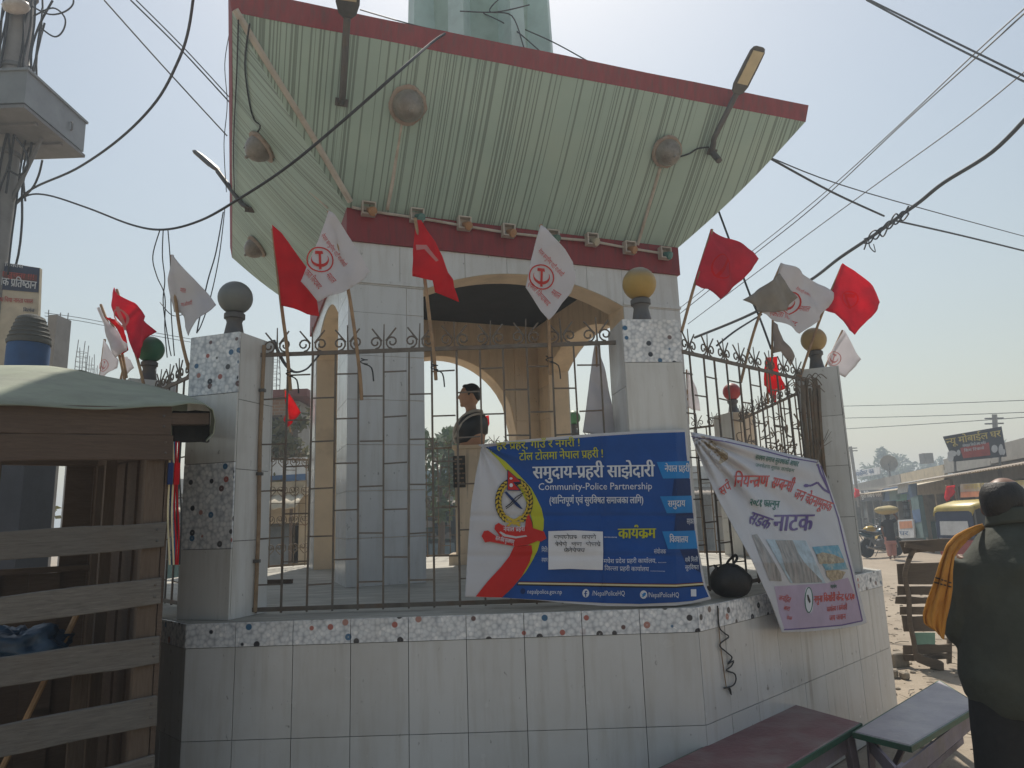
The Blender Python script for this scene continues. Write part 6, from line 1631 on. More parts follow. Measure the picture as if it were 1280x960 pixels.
tree(gpt(20, 13), 2.4, .9, 'bright green bush seen through the slats of the stall', 'leaf_dry', 900, 7, ls=.10)
tree(gpt(700, 44), 5.5, 2.2, 'distant green tree beyond the right arch', 'leaf', 800, 8, ls=.25)
# ------------------------------------------------------------------ hoarding, drum and pole at the left
HP = at_d(20, 400, 8.2); HN = Vector((.12, -1, 0)).normalized()
sign('weathered hoarding with navy and cream panels behind the stall roof', [(-60, 318), (50, 335), (45, 470), (-60, 475)], HP, HN, 'sheet_cream', .05,
     extra=[('sign_navy', [[(-60, 319), (50, 335.5), (48.5, 366), (-60, 357)]])], posts=[((-30, 475), (-30, 560)), ((40, 465), (38, 560))],
     texts=[('आर्थिक विकास', (-20, 330), (30, 336), 4, 'sign_white'), ('सेवा सुचना !!!', (-10, 344), (44, 350.5), 6, 'sign_red'), ('विक प्रतिष्ठान', (-4, 356), (46, 362), 9, 'sign_white'), ('जलपान तथा चिया नास्ता पसल', (-20, 376), (42, 380), 5, 'sign_red'), ('बिरगंज', (30, 390), (44, 391), 4, 'sign_navy'), ('बजार', (32, 398), (44, 399), 4, 'sign_navy')])
for S__, q in ((plane_S(HP, HN), [(-60, 334), (47, 344), (46.5, 352), (-60, 344)]),):
    o = Print(S__, .010, 60).poly(q).obj('red_strip', 'maroon', bpy.data.objects['signboard'])
P = gpt(51, 9.0); tag(MB().box((P.x + .03, P.y, at_d(51, 384, 9).z / 2), (.11, .3, at_d(51, 384, 9).z)).obj('concrete_post', 'concrete'), 'grey concrete post beside the hoarding', 'post')
dp = 6.2; P = gpt(16, dp); dr = thing('blue_drum', 'blue tank with a dark domed lid behind the stall roof', 'tank', tuple(P))
zb_, zm, zt = at_d(16, 470, dp).z, at_d(16, 421, dp).z, at_d(16, 380, dp).z
MB().lathe([(.17, zb_ - .25), (.17, zm - .03), (.165, zm)], (P.x, P.y, 0), 24).obj('body', 'blue_drum', dr, 50)
MB().box((P.x, P.y, (zb_ - .255) / 2), (.42, .42, zb_ - .255)).obj('stand', 'sign_dark', dr)
MB().lathe([(.175, zm + .002), (.18, zm + .03), (.165, zm + .05), (.14, zm + .15), (.11, zt - .03), (.06, zt - .003), (.01, zt)], (P.x, P.y, 0), 24).obj('lid', 'thatch', dr, 50)
for k_ in range(5): MB().lathe([(.166 - .012 * k_, zm + .055 + .04 * k_), (.172 - .012 * k_, zm + .065 + .04 * k_), (.160 - .012 * k_, zm + .078 + .04 * k_)], (P.x, P.y, 0), 24).obj('lid_ridge', 'thatch', dr, 50)
P = at_d(24, 40, 8.9); pl = thing('utility_pole', 'grey concrete electricity pole at the upper left, wrapped in cables', 'pole', (P.x, P.y, 0))
MB().tube([(P.x, P.y, -.1), (P.x, P.y, 5), (P.x, P.y, 10)], [.155, .15, .135], 14).obj('pole', 'concrete', pl, 50)
PB = Vector((P.x, P.y, 0)); rng = random.Random(5)
for i in range(14):
    a_ = rng.uniform(0, 6.28); r_ = .16 + rng.uniform(0, .06); z0 = rng.uniform(4, 6)
    pts = [PB + Vector((r_ * math.cos(a_ + k * .08) + rng.uniform(-.03, .05), r_ * math.sin(a_ + k * .08), z0 + k * .45)) for k in range(9)]
    MB().tube(curve_pts(pts, 3), rng.uniform(.008, .016), 5).obj('cable_run', 'wire', pl, 60)
for z in (6.1, 7.25, 8.3): MB().lathe([(.16, 0), (.17, .01), (.17, .05), (.16, .06)], PB + Z * z, 16).obj('pole_band', 'steel', pl)
Pz = at_d(20, 8, 8.7); MB().ball(Pz, (.17, .1, .09), 12).obj('junction_box', 'pvc', pl, 60)
NC = at_d(30, 132, 8.0); bxh = at_d(33, 82, 8.0).z - NC.z
mbx = thing('cable_box', 'grey sheet metal distribution box hung on the electricity pole', 'box', tuple(NC + Vector((-.6, .5, 0))))
box3('housing', 'plaster_blue' if False else 'shutter', mbx, NC + Vector((-.6, .55, bxh / 2 + .02)), (1.2, 1.1, bxh - .04), None)
box3('lid', 'shutter', mbx, NC + Vector((-.6, .55, bxh + .012)), (1.24, 1.14, .03), None); box3('rim', 'steel', mbx, NC + Vector((-.6, .55, -.012)), (1.23, 1.13, .04), None)
for y in (.3, .75): box3('underside_brace', 'steel', mbx, NC + Vector((-.6, y, -.045)), (1.1, .04, .03), None)
MB().tube([NC + Vector((.012, .8, .28)), NC + Vector((.03, .8, .25)), NC + Vector((.03, .8, .18)), NC + Vector((.012, .8, .16))], .012, 5).obj('latch', 'steel', mbx)
MB().tube([NC + Vector((-.2, .6, -.05)), PB + Vector((.1, 0, NC.z - .9))], .025, 6).obj('stay', 'steel', mbx)
# ------------------------------------------------------------------ street of shops running away at the right
R0 = Vector((15.5, 13.8, 0)); RD = Vector((.275, .961, 0)).normalized(); RN = Vector((-RD.y, RD.x, 0))
rp = lambda px, py, off=0.0: at_p(px, py, R0 + RN * off, RN)
def along(px): return (rp(px, 628) - R0).dot(RD)
cuts = [-9, -2.2, along(1256), along(1193), along(1135), along(1066) + 4]
labs = ['grey shop at the far right, partly outside the picture', 'grey shop under the wide tin awning, behind the man', 'shop with a concrete parapet under the big dark signboard, left of the man', 'shop with teal posters and a sagging cream awning, behind the motorcycles', 'farthest grey shop of the right hand row, beside the far pillar']
mats = ['plaster_grey', 'plaster_grey', 'plaster_grey', 'plaster_cream', 'plaster_grey']
tops = [3.2, 3.25, 3.2, 3.0, 3.0]
for i in range(5):
    a, b = R0 + RD * cuts[i], R0 + RD * (cuts[i + 1] - .15)
    r_, m_, x_, n_ = shop(b, a, RN, tops[i] - .35, labs[i], mats[i], 60 + i, ['tin_rust', 'tin_rust', 'tin', 'sheet_cream', 'tin_rust'][i], 2.4 if i < 3 else 2.0, 2.45 if i < 3 else 2.3, depth=4.5, par=.42, posts=False, group='shops along the right hand street')
SF = lambda off: plane_S(R0 + RN * off, RN)
sd_ = at_d(1218, 556, 21.0)
sign('big dark signboard with yellow lettering on the roof at the right', [(1179.5, 545.5), (1252, 533), (1258.5, 570.5), (1193, 577)], sd_, Vector((-.25, -1, 0)).normalized(), 'sign_dark', .08,
     texts=[('न्यू मोबाईल घर', (1183, 556.5), (1251, 545.5), 7.5, 'sign_yellow'), ('मोबाइल बिक्री तथा मर्मत', (1203, 559), (1232, 555), 3, 'sign_white'), ('सिम रिचार्ज', (1205, 565), (1230, 561.5), 3, 'sign_white')],
     extra=[('sign_red', [[(1200, 560), (1236, 553), (1238, 569), (1204, 573)]]), ('sign_white', [ellipse(1190, 567, 6, 4, 12), ellipse(1188, 572, 4, 5, 12), ellipse(1198, 566, 2.5, 4, 10), ellipse(1243, 561, 4, 5, 12), ellipse(1251, 562, 3, 7, 12), ellipse(1254, 565, 2.5, 4, 10)]), ('sign_navy', [[(1233, 545), (1239, 544), (1239, 538), (1233, 539)]])],
     posts=[((1195, 572), (1196, 590)), ((1252, 566), (1252, 584))])
sign('small white sign with blue lettering on the far shop roof', [(1067, 589), (1099, 583.5), (1100, 592.5), (1068, 597.5)], R0 + RN * .35, RN, 'sign_white', .06, texts=[('मर्केण्ट का', (1071, 596), (1093, 591), 5.2, 'sign_blue')])
sign('dark sign with white lettering under the far awning', [(1076, 613), (1103, 611.5), (1103.5, 625), (1076.5, 627)], R0 + RN * 1.7, RN, 'sign_dark', .04, texts=[('सुर्ती किराना पसल', (1077, 622.5), (1102.5, 620.5), 6, 'sign_white')])
sign('white paper sheet hung in front of the teal posters', [(1122, 606), (1135, 604.5), (1134, 615), (1122, 617)], R0 + RN * 2.1, RN, 'sign_white', .02, nm='paper_sheet', cat='paper')
sign('teal and blue poster strip under the cream awning', [(1103, 611), (1145, 604), (1146, 624), (1103, 627)], R0 + RN * 1.6, RN, 'sign_blue', .03, extra=[('sign_teal', [[(1112, 613), (1126, 611), (1126, 624), (1112, 626)]]), ('green_shelf', [[(1120, 619), (1134, 617), (1134, 625), (1120, 627)]])], nm='poster', cat='poster')
sign('tall teal painted pillar poster right of the motorcycles', [(1138, 622), (1147, 619), (1155, 672), (1145, 673)], R0 + RN * 2.3, RN, 'sign_teal', .15, extra=[('sign_blue', [[(1140, 638), (1150, 636), (1152, 652), (1143, 654)]])], nm='poster', cat='poster')
sign('white and orange board standing behind the woman', [(1122, 650), (1141, 649), (1143, 672), (1124, 673)], R0 + RN * 2.4, RN, 'sign_white', .05, extra=[('sign_orange', [[(1124, 652), (1140, 651), (1141, 660), (1125, 661)]])], texts=[('घर', (1125, 669), (1136, 669), 5, 'sign_blue')])
sign('long painted fascia board with yellow lettering under the tin awning behind the man', [(1200, 605), (1290, 600), (1290, 618), (1201, 622)], R0 + RN * 2.3, RN, 'sheet_cream', .05, texts=[('जलपान गृह तथा चिया पसल', (1205, 612), (1284, 606), 6, 'sign_yellow')], extra=[('sign_orange', [[(1201, 615), (1290, 611), (1290, 618), (1201, 622)]])])
for i, (q, lab) in enumerate((([(1069, 610), (1074, 612), (1075, 620), (1068, 623)], 'small red flag at the far end of the right hand shops'), ([(1182, 608), (1195, 606), (1193, 618), (1184, 627)], 'small red flag on the shop behind the auto rickshaw'))):
    f_ = flag(lab, q, [(q[0][0], q[0][1] - 1), (q[-1][0], q[-1][1] + 8)], tuple(R0 + RN * 2.7), RN, 'flag_red', .03, i, .02, group='flags on the far shops')
dc = rp(1111, 579, .2); ds = thing('satellite_dish', 'grey satellite dish on the roof of the far shop', 'dish', tuple(dc - Z * .6)); dn = Vector((-.3, -1, .1)).normalized()
MB().lathe([(.02, -.12), (.2, -.10), (.36, -.04), (.44, .02), (.43, .03), (.35, -.02), (.2, -.075), (.02, -.095)], dc, 20, frame(dn)).obj('dish', 'plaster_grey', ds, 60); MB().tube([dc - dn * .1, dc - dn * .1 - Z * .75], .04, 6).obj('mast', 'steel', ds); MB().tube([dc - Z * .35, dc + dn * .4], .02, 5).obj('feed_arm', 'steel', ds)
bt_ = rp(1158, 573, -2); tag(MB().box(bt_, (.5, .5, .55)).obj('water_tank', 'concrete'), 'small grey tank on the roof behind the satellite dish', 'tank')
for (x, yt, yb, dep, lab) in ((1243, 518, 600, 27, 'short grey utility pole with insulators behind the big signboard'), (1067, 558, 600, 40, 'leaning antenna mast at the far end of the right hand shops')):
    a, b = at_d(x + (3 if x < 1100 else 0), yb, dep), at_d(x - (4 if x < 1100 else 0), yt, dep); r_ = thing('mast', lab, 'pole', (a.x, a.y, a.z)); MB().tube([a - Z * 1.5, b], .09, 8).obj('pole', 'concrete', r_)
    for k_ in (.92, .84): MB().tube([a.lerp(b, k_) - Vector((.35, 0, -.05)), a.lerp(b, k_) + Vector((.35, 0, .05))], .03, 5).obj('crossarm', 'steel', r_)
for i, (px, dep, h_, r_) in enumerate(((1094, 92, 7.2, 2.2), (1118, 88, 8.6, 2.2), (1130, 100, 8.4, 2.0), (1147, 95, 7.4, 2.0), (1168, 96, 7.8, 1.6), (1178, 100, 8.2, 1.8), (1270, 80, 8.6, 2.4))):
    tree(gpt(px, dep), h_, r_, ['round crowned far tree beside the leaning mast', 'tallest far tree left of centre behind the shop roofs', 'far tree just right of the tallest one', 'low far tree behind the concrete tank', 'thin far tree left of the big signboard', 'far tree touching the left edge of the signboard', 'far tree behind the roofs at the right edge'][i], 'leaf', 700, 30 + i, 'far trees fading into the haze', .32)
# ------------------------------------------------------------------ auto rickshaw
def rickshaw():
    c = gpt(1238, 18.4); T_, fx, fy = person_frame(c, R(75)); root = thing('auto_rickshaw', 'yellow roofed auto rickshaw with dark curtains added across both sides to darken its inside, parked by the shops', 'auto rickshaw', tuple(c))   # +y is forward
    ax = (fx, fy, Z)
    o = MB().prism([T_(-.62, y, z) for y, z in ((-1.15, .32), (-1.2, .75), (.35, .75), (.4, .40), (.95, .38), (1.1, .7), (1.2, .72), (1.22, .30))], fx * 1.24).obj('body', 'rickshaw_red', root); bevel(o, .03)
    sec = []
    for y, z, w_ in ((-1.22, 1.46, .60), (-1.15, 1.60, .62), (-.6, 1.71, .64), (.2, 1.73, .64), (.75, 1.68, .62), (1.0, 1.56, .58), (1.05, 1.48, .56)):
        sec.append([T_(-w_, y, z - .13), T_(-w_ * .97, y, z - .05), T_(-w_ * .8, y, z), T_(w_ * .8, y, z), T_(w_ * .97, y, z - .05), T_(w_, y, z - .13)])
    mb = MB(); vs = [p for s_ in sec for p in s_]; mb.add(vs, [(6 * i + j, 6 * i + j + 1, 6 * i + 7 + j, 6 * i + 6 + j) for i in range(6) for j in range(5)]); o = mb.obj('roof', 'rickshaw_yellow', root, 60); mod(o, 'SOLIDIFY', thickness=.03)
    for x in (-.6, .6):
        for y in (-1.15, -.3, .45, 1.0): MB().tube([T_(x, y, .74), T_(x * .98, y * .98, 1.55)], .022, 6).obj('pillar', 'steel', root)
        for y0, y1 in ((-1.13, -.32), (-.28, .43), (.47, .98)): MB().prism([T_(x, y0, .8), T_(x, y1, .8), T_(x, y1, 1.5), T_(x, y0, 1.5)], fx * .01).obj('darkening_curtain', 'canvas_black', root)  # curtains stretched over every side bay, standing in for the dark interior
        MB().prism([T_(x * 1.035, -1.05, 1.36), T_(x * 1.035, .95, 1.40), T_(x * 1.035, .95, 1.52), T_(x * 1.035, -1.05, 1.50)], fx * .01).obj('valance', 'canvas_black', root)
    MB().prism([T_(-.58, -1.19, .78), T_(.58, -1.19, .78), T_(.56, -1.17, 1.5), T_(-.56, -1.17, 1.5)], -fy * .012).obj('rear_poster', 'sign_navy', root)
    MB().prism([T_(-.45, -1.212, .85), T_(.45, -1.212, .85), T_(.42, -1.212, 1.2), T_(-.42, -1.212, 1.2)], -fy * .006).obj('poster_print', 'sign_white', root)
    MB().prism([T_(-.55, 1.12, .72), T_(.55, 1.12, .72), T_(.52, .98, 1.46), T_(-.52, .98, 1.46)], fy * .012).obj('windscreen', 'glass_dark', root)
    for y, z, sx in ((-.55, .62, 0), (.1, .62, 0)): MB().box(T_(0, y, z + .2), (1.1, .42, .10), ax).obj('seat', 'canvas_black', root); MB().box(T_(0, y - .22, z + .48), (1.1, .08, .5), ax).obj('backrest', 'canvas_black', root)
    for x, y in ((-.55, -.85), (.55, -.85), (0, 1.1)):
        mb = MB(); mb.lathe([(.12, -.05), (.2, -.055), (.235, -.04), (.24, 0), (.235, .04), (.2, .055), (.12, .05)], T_(x, y, .24), 20, (fy, Z, fx)); w_ = mb.obj('wheel', 'rubber', root, 50)
        MB().lathe([(.02, -.06), (.11, -.052), (.118, 0), (.11, .052), (.02, .06)], T_(x, y, .24), 16, (fy, Z, fx)).obj('rim', 'chrome', w_, 50)
    MB().ball(T_(0, 1.25, .62), (.08, .05, .08), 12).obj('headlight', 'chrome', root, 180)
rickshaw()
# ------------------------------------------------------------------ motorcycles
def motorcycle(c, yaw, tank, label):
    T_, fx, fy = person_frame(c, yaw); root = thing('motorcycle', label, 'motorcycle', tuple(c), 'motorcycles parked at the right hand shops'); wx = (fy, Z, fx)
    for y in (-.64, .66):
        mb = MB(); mb.lathe([(.235, -.03), (.27, -.05), (.30, -.035), (.308, 0), (.30, .035), (.27, .05), (.235, .03)], T_(0, y, .30), 24, wx); w_ = mb.obj('wheel', 'rubber', root, 50)
        mb = MB(); mb.lathe([(.035, -.06), (.045, -.03), (.045, .03), (.035, .06)], T_(0, y, .30), 12, wx)
        for k in range(6):
            q = k * math.pi / 3; mb.tube([T_(0, y, .30), T_(0, y, .30) + fy * math.cos(q) * .24 + Z * math.sin(q) * .24], .012, 5)
        mb.obj('rim', 'chrome', w_)
    for s_ in (-.07, .07):
        MB().tube([T_(s_, .66, .30), T_(s_, .50, .70), T_(s_, .42, .90)], .022, 7).obj('fork', 'chrome', root, 60); MB().tube([T_(s_ * 1.3, -.64, .30), T_(s_ * 1.3, -.45, .66)], .025, 7).obj('shock', 'steel', root)
        MB().tube([T_(s_, -.64, .30), T_(s_, -.1, .34)], .022, 6).obj('swing_arm', 'steel', root)
    MB().tube(curve_pts([T_(-.36, .26, .98), T_(-.2, .38, 1.02), T_(0, .42, .96), T_(.2, .38, 1.02), T_(.36, .26, .98)], 4), .015, 6).obj('handlebar', 'steel', root, 60)
    for s_ in (-1, 1):
        MB().tube([T_(s_ * .27, .34, 1.02), T_(s_ * .33, .34, 1.18)], .007, 5).obj('mirror_stem', 'steel', root); MB().ball(T_(s_ * .34, .34, 1.2), (.06, .02, .04), 10).obj('mirror', 'steel', root, 180)
    MB().loft([(T_(0, .36, .80), fx * .08, Z * .07), (T_(0, .25, .83), fx * .14, Z * .12), (T_(0, .05, .82), fx * .14, Z * .11), (T_(0, -.10, .78), fx * .08, Z * .06)], 14).obj('tank', tank, root, 180)
    MB().loft([(T_(0, -.05, .79), fx * .09, Z * .04), (T_(0, -.25, .77), fx * .13, Z * .05), (T_(0, -.55, .81), fx * .13, Z * .05), (T_(0, -.80, .86), fx * .08, Z * .03)], 12).obj('seat', 'canvas_black', root, 180)
    MB().loft([(T_(0, -.35, .66), fx * .09, Z * .08), (T_(0, -.6, .72), fx * .09, Z * .07), (T_(0, -.9, .80), fx * .05, Z * .03)], 10).obj('tail_panel', tank, root, 180)
    o = MB().box(T_(0, .10, .42), (.24, .36, .30), (fx, fy, Z)).obj('engine', 'steel', root); bevel(o, .04); MB().tube([T_(.12, .28, .36), T_(.14, .1, .2), T_(.15, -.3, .26), T_(.16, -.8, .36)], [.022, .024, .04, .05], 8).obj('exhaust', 'chrome', root, 60)
    MB().tube([T_(0, .4, .86), T_(0, .22, .4), T_(0, -.1, .28), T_(0, -.35, .68), T_(0, .2, .74)], .024, 6).obj('frame', 'steel', root); MB().ball(T_(0, .50, .86), (.09, .09, .09), 14).obj('headlight', 'chrome', root, 180)
    MB().grid(lambda u, v: T_((u - .5) * .14, .66 + .33 * math.cos(R(40 + 110 * v)), .30 + .33 * math.sin(R(40 + 110 * v))), 2, 8).obj('mudguard', tank, root, 180); MB().tube([T_(-.02, -.05, .3), T_(-.2, -.08, .01)], .012, 5).obj('side_stand', 'steel', root)
motorcycle(at_z(1103, 696, 0), R(68), 'bike_blue', 'dark motorcycle with a blue panel parked nearest the platform pillar')
motorcycle(at_z(1086, 690, 0), R(74), 'bike_yellow', 'motorcycle with a yellow tank half hidden behind the blue one')
# ------------------------------------------------------------------ people in the street
def small_person(c, yaw, label, top, legs, hair, h=1.55, load=False, walk=.12, shawl=None):
    T_, fx, fy = person_frame(c, yaw, h / 1.6); root = thing('person', label, 'person', tuple(c)); s0 = h / 1.6; rg = lambda x, y, z, rx, ry: (T_(x, y, z), fx * rx * s0, fy * ry * s0)
    mb = MB(); mb.loft([rg(0, 0, .78, .14, .10), rg(0, 0, .95, .13, .10), rg(0, 0, 1.15, .15, .11), rg(0, 0, 1.28, .16, .09), rg(0, 0, 1.34, .07, .06), rg(0, .01, 1.40, .05, .05)], 16); mb.ball(T_(0, .02, 1.48), (.075 * s0, .092 * s0, .115 * s0), 16, (fx, fy, Z)); mb.ball(T_(0, .115, 1.465), (.014, .018, .02), 8, (fx, fy, Z))
    for s_ in (-1, 1):
        up_ = load and s_ > 0; sh, el, wr_ = T_(s_ * .16, 0, 1.27), T_(s_ * (.30 if up_ else .21), .02, 1.38 if up_ else 1.03), T_(s_ * (.17 if up_ else .18), .10, 1.60 if up_ else .84)
        mb.tube(curve_pts([sh, el, wr_], 3), [.05, .046, .043, .04, .036, .032, .028], 8); hand(mb, wr_, (Z * .8 if up_ else -Z) + fy * .2 - fx * .1 * s_, s_, .4, .9)
        mb.tube(curve_pts([T_(s_ * .075, 0, .80), T_(s_ * .08, s_ * walk * .5 + .03, .44), T_(s_ * .08, s_ * walk, .07)], 3), [.085, .08, .07, .06, .055, .045, .035], 10); mb.ball(T_(s_ * .08, s_ * walk + .06, .035), (.035, .10, .033), 10, (fx, fy, Z))
    remesh(mb.obj('body', 'skin', root, 180), .014, 3)
    mb = MB(); mb.loft([rg(0, 0, .62, .19, .15), rg(0, 0, .80, .175, .135), rg(0, 0, .98, .155, .12), rg(0, 0, 1.15, .17, .125), rg(0, 0, 1.29, .18, .105), rg(0, 0, 1.345, .085, .075)], 20)
    for s_ in (-1, 1):
        up_ = load and s_ > 0; mb.tube([T_(s_ * .155, 0, 1.28), T_(s_ * (.25 if up_ else .195), .01, 1.34 if up_ else 1.12)], [.062, .06], 10)
    remesh(mb.obj('tunic', top, root, 180), .016, 2)
    mb = MB(); mb.loft([rg(0, 0, .26 if legs == top else .55, .21, .17), rg(0, 0, .5, .19, .15), rg(0, 0, .8, .165, .13)], 18)
    for s_ in (-1, 1): mb.tube(curve_pts([T_(s_ * .08, 0, .75), T_(s_ * .085, s_ * walk * .5 + .03, .44), T_(s_ * .085, s_ * walk, .12)], 3), [.10, .098, .09, .085, .08, .075, .07], 10)
    remesh(mb.obj('trousers', legs, root, 180), .016, 2)
    mb = MB(); mb.ball(T_(0, -.005, 1.50), (.088 * s0, .098 * s0, .118 * s0), 16, (fx, fy, Z)); mb.ball(T_(0, -.06, 1.42), (.08 * s0, .06 * s0, .10 * s0), 12, (fx, fy, Z)); mb.v = [v + fy * (-max(0, (v - T_(0, 0, v.z - c.z)).dot(fy) - .055 * s0)) if v.z < T_(0, 0, 1.55).z else v for v in mb.v]; remesh(mb.obj('hair' if hair == 'hair' else 'headscarf', hair, root, 180), .014, 3)
    return T_, fx, fy
wc_ = at_z(1116, 699, 0)
T_, fx, fy = small_person(wc_, R(20), 'woman in black carrying a yellow sack on her head past the motorcycles', 'cloth_black', 'cloth_peach', 'cloth_black', 1.45, True, .14)
sk = MB(); sk.ball(T_(0, .0, 1.665), (.36, .21, .14), 18, (Vector((.96, -.2, 0)).normalized(), Vector((.2, .96, 0)).normalized(), Z))
for v in sk.v: v += Vector((0, 0, .03 * noise.noise((v.x * 6, v.y * 6, v.z * 6))))
tag(sk.obj('sack', 'sack', None, 180), 'bulging yellow sack carried on the head of the woman in black', 'sack')
rc_ = gpt(335, 15.0); small_person(rc_, R(150), 'person in a red dress standing beyond the scroll gate', 'cloth_red', 'cloth_red', 'hair', 1.58, False, .04)
bc_ = gpt(352, 16.0); small_person(bc_, R(190), 'person in blue standing right of the one in red, beyond the scroll gate', 'cloth_blue', 'cloth_black', 'hair', 1.62, False, .05)

# ================================================================== overhead wires
def wire(label, pts, r_, n=5, grp='overhead cables crossing the sky'):
    P = [at_d(x, y, d) for x, y, d in pts]; P = curve_pts(P, 6) if len(P) > 2 else [P[0].lerp(P[1], i / 8) - Z * .0 for i in range(9)]
    return tag(MB().tube(P, r_, n).obj('overhead_wire', 'wire', None, 60), label, 'wire', grp)
wire('single thin wire from the top left corner sky to the left edge of the canopy', [(130, 0, 9), (205, 84, 9.5), (284, 170, 10)], .010)
wire('left strand of the wire pair slanting down to the canopy at the upper left', [(163, 0, 9.5), (226, 62, 10), (287, 128, 10.5)], .011)
wire('right strand of the wire pair slanting down to the canopy at the upper left', [(170, 0, 9.5), (228, 58, 10), (287, 122, 10.5)], .009)
wire('thick black cable sweeping down from the top to the pole at the left', [(245, -30, 6), (236, 36, 6.3), (222, 78, 6.6), (195, 127, 7), (150, 173, 7.4), (95, 211, 7.9), (40, 236, 8.3), (12, 262, 8.7)], .013)
wire('thick black cable sagging from the pole and rising across the canopy front', [(0, 290, 8.8), (14, 262, 8.7), (33, 245, 8.5), (60, 244, 8.2), (110, 260, 7.6), (165, 281, 7), (205, 287, 6.5), (250, 276, 6), (300, 248, 5.4), (360, 208, 5.0), (430, 150, 4.8), (500, 88, 4.75), (540, 53, (soffit(540, 58) - CAM).dot(FW) - .25), (556, 42, (soffit(555, 44) - CAM).dot(FW) + .05)], .0105)
wire('thin loop of wire hanging from the sagging cable, leftmost', [(200, 287, 6.5), (191, 320, 6.5), (196, 345, 6.5), (206, 370, 6.5), (206, 410, 6.5), (209, 447, 6.5)], .005, 4)
wire('thin wire hanging from the sagging cable down to the left fence', [(204, 287, 6.5), (203, 320, 6.5), (206, 350, 6.5), (204, 380, 6.5), (211, 430, 6.5), (214, 445, 6.5)], .005, 4)
wire('thin wire hanging beside the white flag on the long stick', [(210, 288, 6.5), (213, 330, 6.5), (214, 390, 6.5), (218, 445, 6.5)], .005, 4)
wire('left thin wire drooping from the canopy corner to the grey globe pillar', [(279, 265, 6.0), (270, 315, 5.6), (260, 350, 5.3), (250, 395, 5), (246, 416, 4.7)], .005, 4)
wire('right thin wire drooping from the canopy corner to the grey globe pillar', [(281, 262, 6.0), (274, 320, 5.6), (263, 372, 5.3), (252, 405, 5), (246, 416, 4.7)], .004, 4)
wire('thin wire hanging straight along the left edge of the canopy', [(287, 40, 6.8), (281, 80, 6.8), (284, 130, 6.8), (280, 180, 6.8), (283, 240, 6.8)], .004, 4)
wire('drooping wire loop between the white flag stick and the pillar', [(200, 378, 6.4), (215, 394, 6), (232, 392, 5.5), (250, 384, 5.2)], .004, 4)
for i, (lab, pts) in enumerate((('first wire slanting from the tower to the roof edge', [(640, 30, 8.5), (690, 52, 8), (734, 76, 7.4)]), ('second wire slanting across the tower to the roof edge', [(545, -5, 8.4), (600, 15, 8.2), (640, 35, 8), (675, 64, 7.6)]),
        ('third wire running up behind the fascia to the tower', [(450, 12, 7.2), (520, 32, 7.6), (570, 42, 8)]), ('short wire crossing in front of the tower', [(575, 14, 7.8), (620, 15, 7.7), (662, 6, 7.6)]), ('thin wire dropping down the tower face', [(628, -5, 7.9), (612, 14, 7.8), (640, 20, 7.8), (655, 60, 7.6)]))):
    wire(lab, pts, .007, 5, 'cables tangled at the tower')
wire('upper strand of the double cable crossing the top right corner', [(1083, -2, 13), (1180, 46, 12), (1290, 100, 11)], .017); wire('lower strand of the double cable crossing the top right corner', [(1083, 0, 13), (1180, 52, 12), (1290, 107, 11)], .017)
wire('upper strand of the long pair falling from the right edge to the fence flags', [(1290, 2, 10), (1215, 70, 12), (1120, 160, 15), (1020, 250, 18), (930, 322, 21), (850, 385, 24)], .012); wire('lower strand of the long pair falling from the right edge to the fence flags', [(1290, 8, 10), (1220, 72, 12), (1128, 155, 15), (1020, 256, 18), (930, 328, 21), (850, 392, 24)], .014)
wire('thin single wire below the long pair at the right', [(1290, 82, 12), (1200, 155, 14), (1085, 238, 17), (960, 330, 20), (860, 405, 24)], .013)
wire('heavy bundled cable falling from the right edge to the fence', [(1290, 140, 8), (1240, 190, 8.6), (1180, 228, 9.2), (1150, 252, 9.6), (1122, 272, 10), (1095, 292, 10.4), (1050, 322, 11), (1010, 352, 12), (940, 392, 13), (868, 422, 14)], .026, 7)
for i, (lab, o_) in enumerate((('frayed strand wound round the heavy cable at the knot, upper', 0), ('frayed strand wound round the heavy cable at the knot, middle', 1), ('frayed strand looping below the heavy cable at the knot', 2))):
    pts = [(1080 + 8 * k, 304 - 5.8 * k + [5, -6, 9][o_] * math.sin(k * 1.9 + o_), 10.1 - .05 * k) for k in range(8)]
    wire(lab, pts, .011, 4, 'frayed strands at the cable knot')
wire('hooked loose wire end hanging from the cable knot', [(1086, 296, 10.2), (1087, 308, 10.2), (1094, 315, 10.2), (1092, 305, 10.2)], .008, 4, 'frayed strands at the cable knot')
wire('dark cable from the right edge of the canopy to the cable knot', [(963, 198, 8.2), (1040, 240, 9), (1105, 270, 9.8)], .014); wire('dark cable running on from the cable knot to the right edge', [(1120, 276, 9.9), (1200, 294, 11), (1290, 316, 12)], .014); wire('thin wire from the right edge of the canopy to the right edge of the picture', [(963, 197, 8.2), (1080, 240, 10), (1290, 298, 14)], .008)
wire('black wire dropping from the canopy behind the large red flag', [(897, 260, 8.2), (910, 295, 8), (925, 335, 8), (940, 375, 7.8), (950, 398, 7.6), (964, 436, 7.2)], .012); wire('dark wire from the folded white flag down to the fence top', [(952, 393, 7.5), (920, 413, 7), (896, 432, 6.5)], .010)
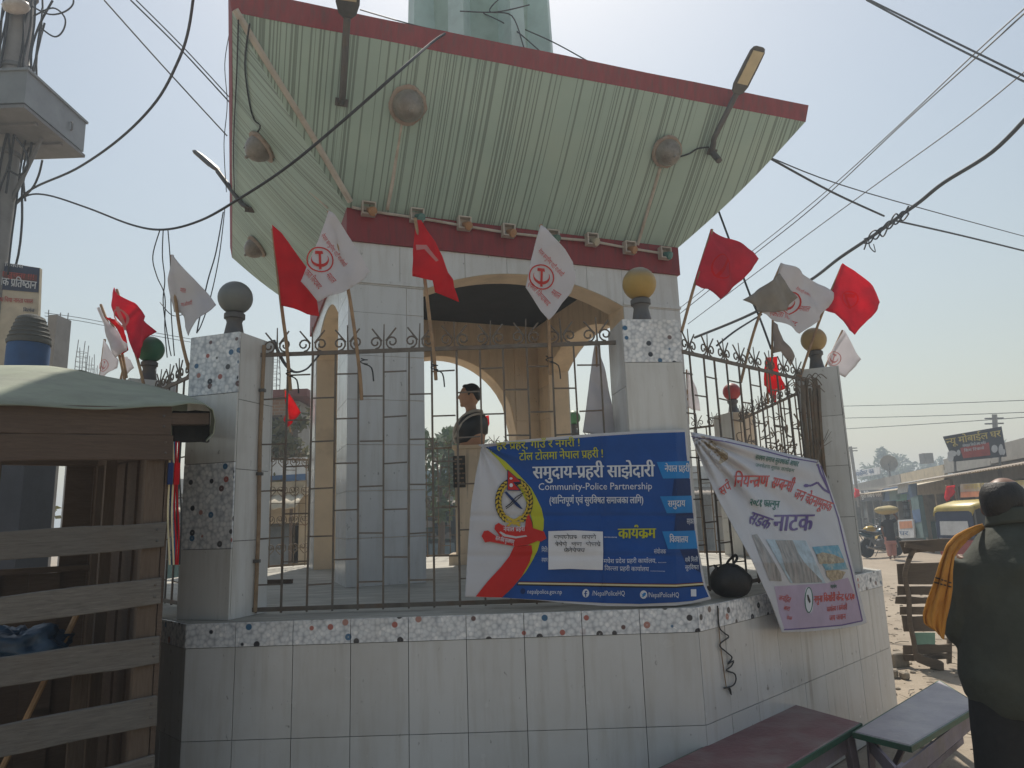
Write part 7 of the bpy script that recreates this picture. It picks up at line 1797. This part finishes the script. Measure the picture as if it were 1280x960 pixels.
for i, (y0, y1, lab) in enumerate(((508, 500, 'topmost faint level wire above the right hand shops'), (523, 515, 'second faint level wire above the right hand shops'), (537, 521, 'third faint level wire above the right hand shops'))): wire(lab, [(1040, y0, 45), (1160, (y0 + y1) / 2 + 1, 40), (1290, y1, 34)], .022, 4, 'faint far wires')
for i, (y, lab) in enumerate(((391, 'upper faint wire behind the flag cluster at the left'), (395, 'lower faint wire behind the flag cluster at the left'))): wire(lab, [(56, y, 20), (110, y + 8, 20), (200, y + 26, 20), (330, y + 48, 22)], .010, 4, 'faint far wires')
for i, (lab, pts, r_) in enumerate((('large loop of spare cable beside the pole', [(40, 8, 8.6), (62, 18, 8.6), (82, 14, 8.6), (92, 2, 8.6), (84, -16, 8.6), (60, -18, 8.7), (36, -6, 8.75)], .010), ('round coil of spare cable beside the pole', [(42, 20, 8.6), (66, 10, 8.6), (81, 22, 8.6), (79, 38, 8.6), (68, 46, 8.6), (50, 34, 8.6)], .010),
        ('cable running steeply down right of the pole', [(66, .5, 8.7), (50, 30, 8.7), (40, 60, 8.6), (39, 86, 8.5)], .014), ('second cable close to the right of the pole', [(44, .5, 8.75), (43, 30, 8.7), (37, 70, 8.6), (36, 84, 8.5)], .012), ('looped cable under the metal box', [(20, 172, 8.3), (32, 190, 8.3), (34, 208, 8.3), (24, 219, 8.3), (10, 212, 8.4)], .013), ('cable hanging from the corner of the metal box to the junction', [(53, 200, 8.2), (48, 220, 8.3), (38, 238, 8.5), (12, 262, 8.7)], .012))):
    wire(lab, pts, r_, 5, 'cables at the electricity pole')

# ================================================================== haze over the whole place
hm = bpy.data.materials.new('thin dusty haze'); hm.use_nodes = True
hn = hm.node_tree; hn.nodes.clear()
pv = hn.nodes.new('ShaderNodeVolumePrincipled'); ho = hn.nodes.new('ShaderNodeOutputMaterial')
pv.inputs['Density'].default_value = 0.0055
pv.inputs['Color'].default_value = (.80, .90, 1.0, 1)
pv.inputs['Anisotropy'].default_value = .35
hn.links.new(pv.outputs[0], ho.inputs['Volume'])
hz = link('haze', MB().box((0, 170, 6), (640, 480, 14.2)).mesh('haze', mat=hm)); tag(hz, 'thin pale dust haze hanging over the whole street', None, None, 'stuff')
hz.display_type = 'WIRE'

bpy.data.objects.remove(_to)
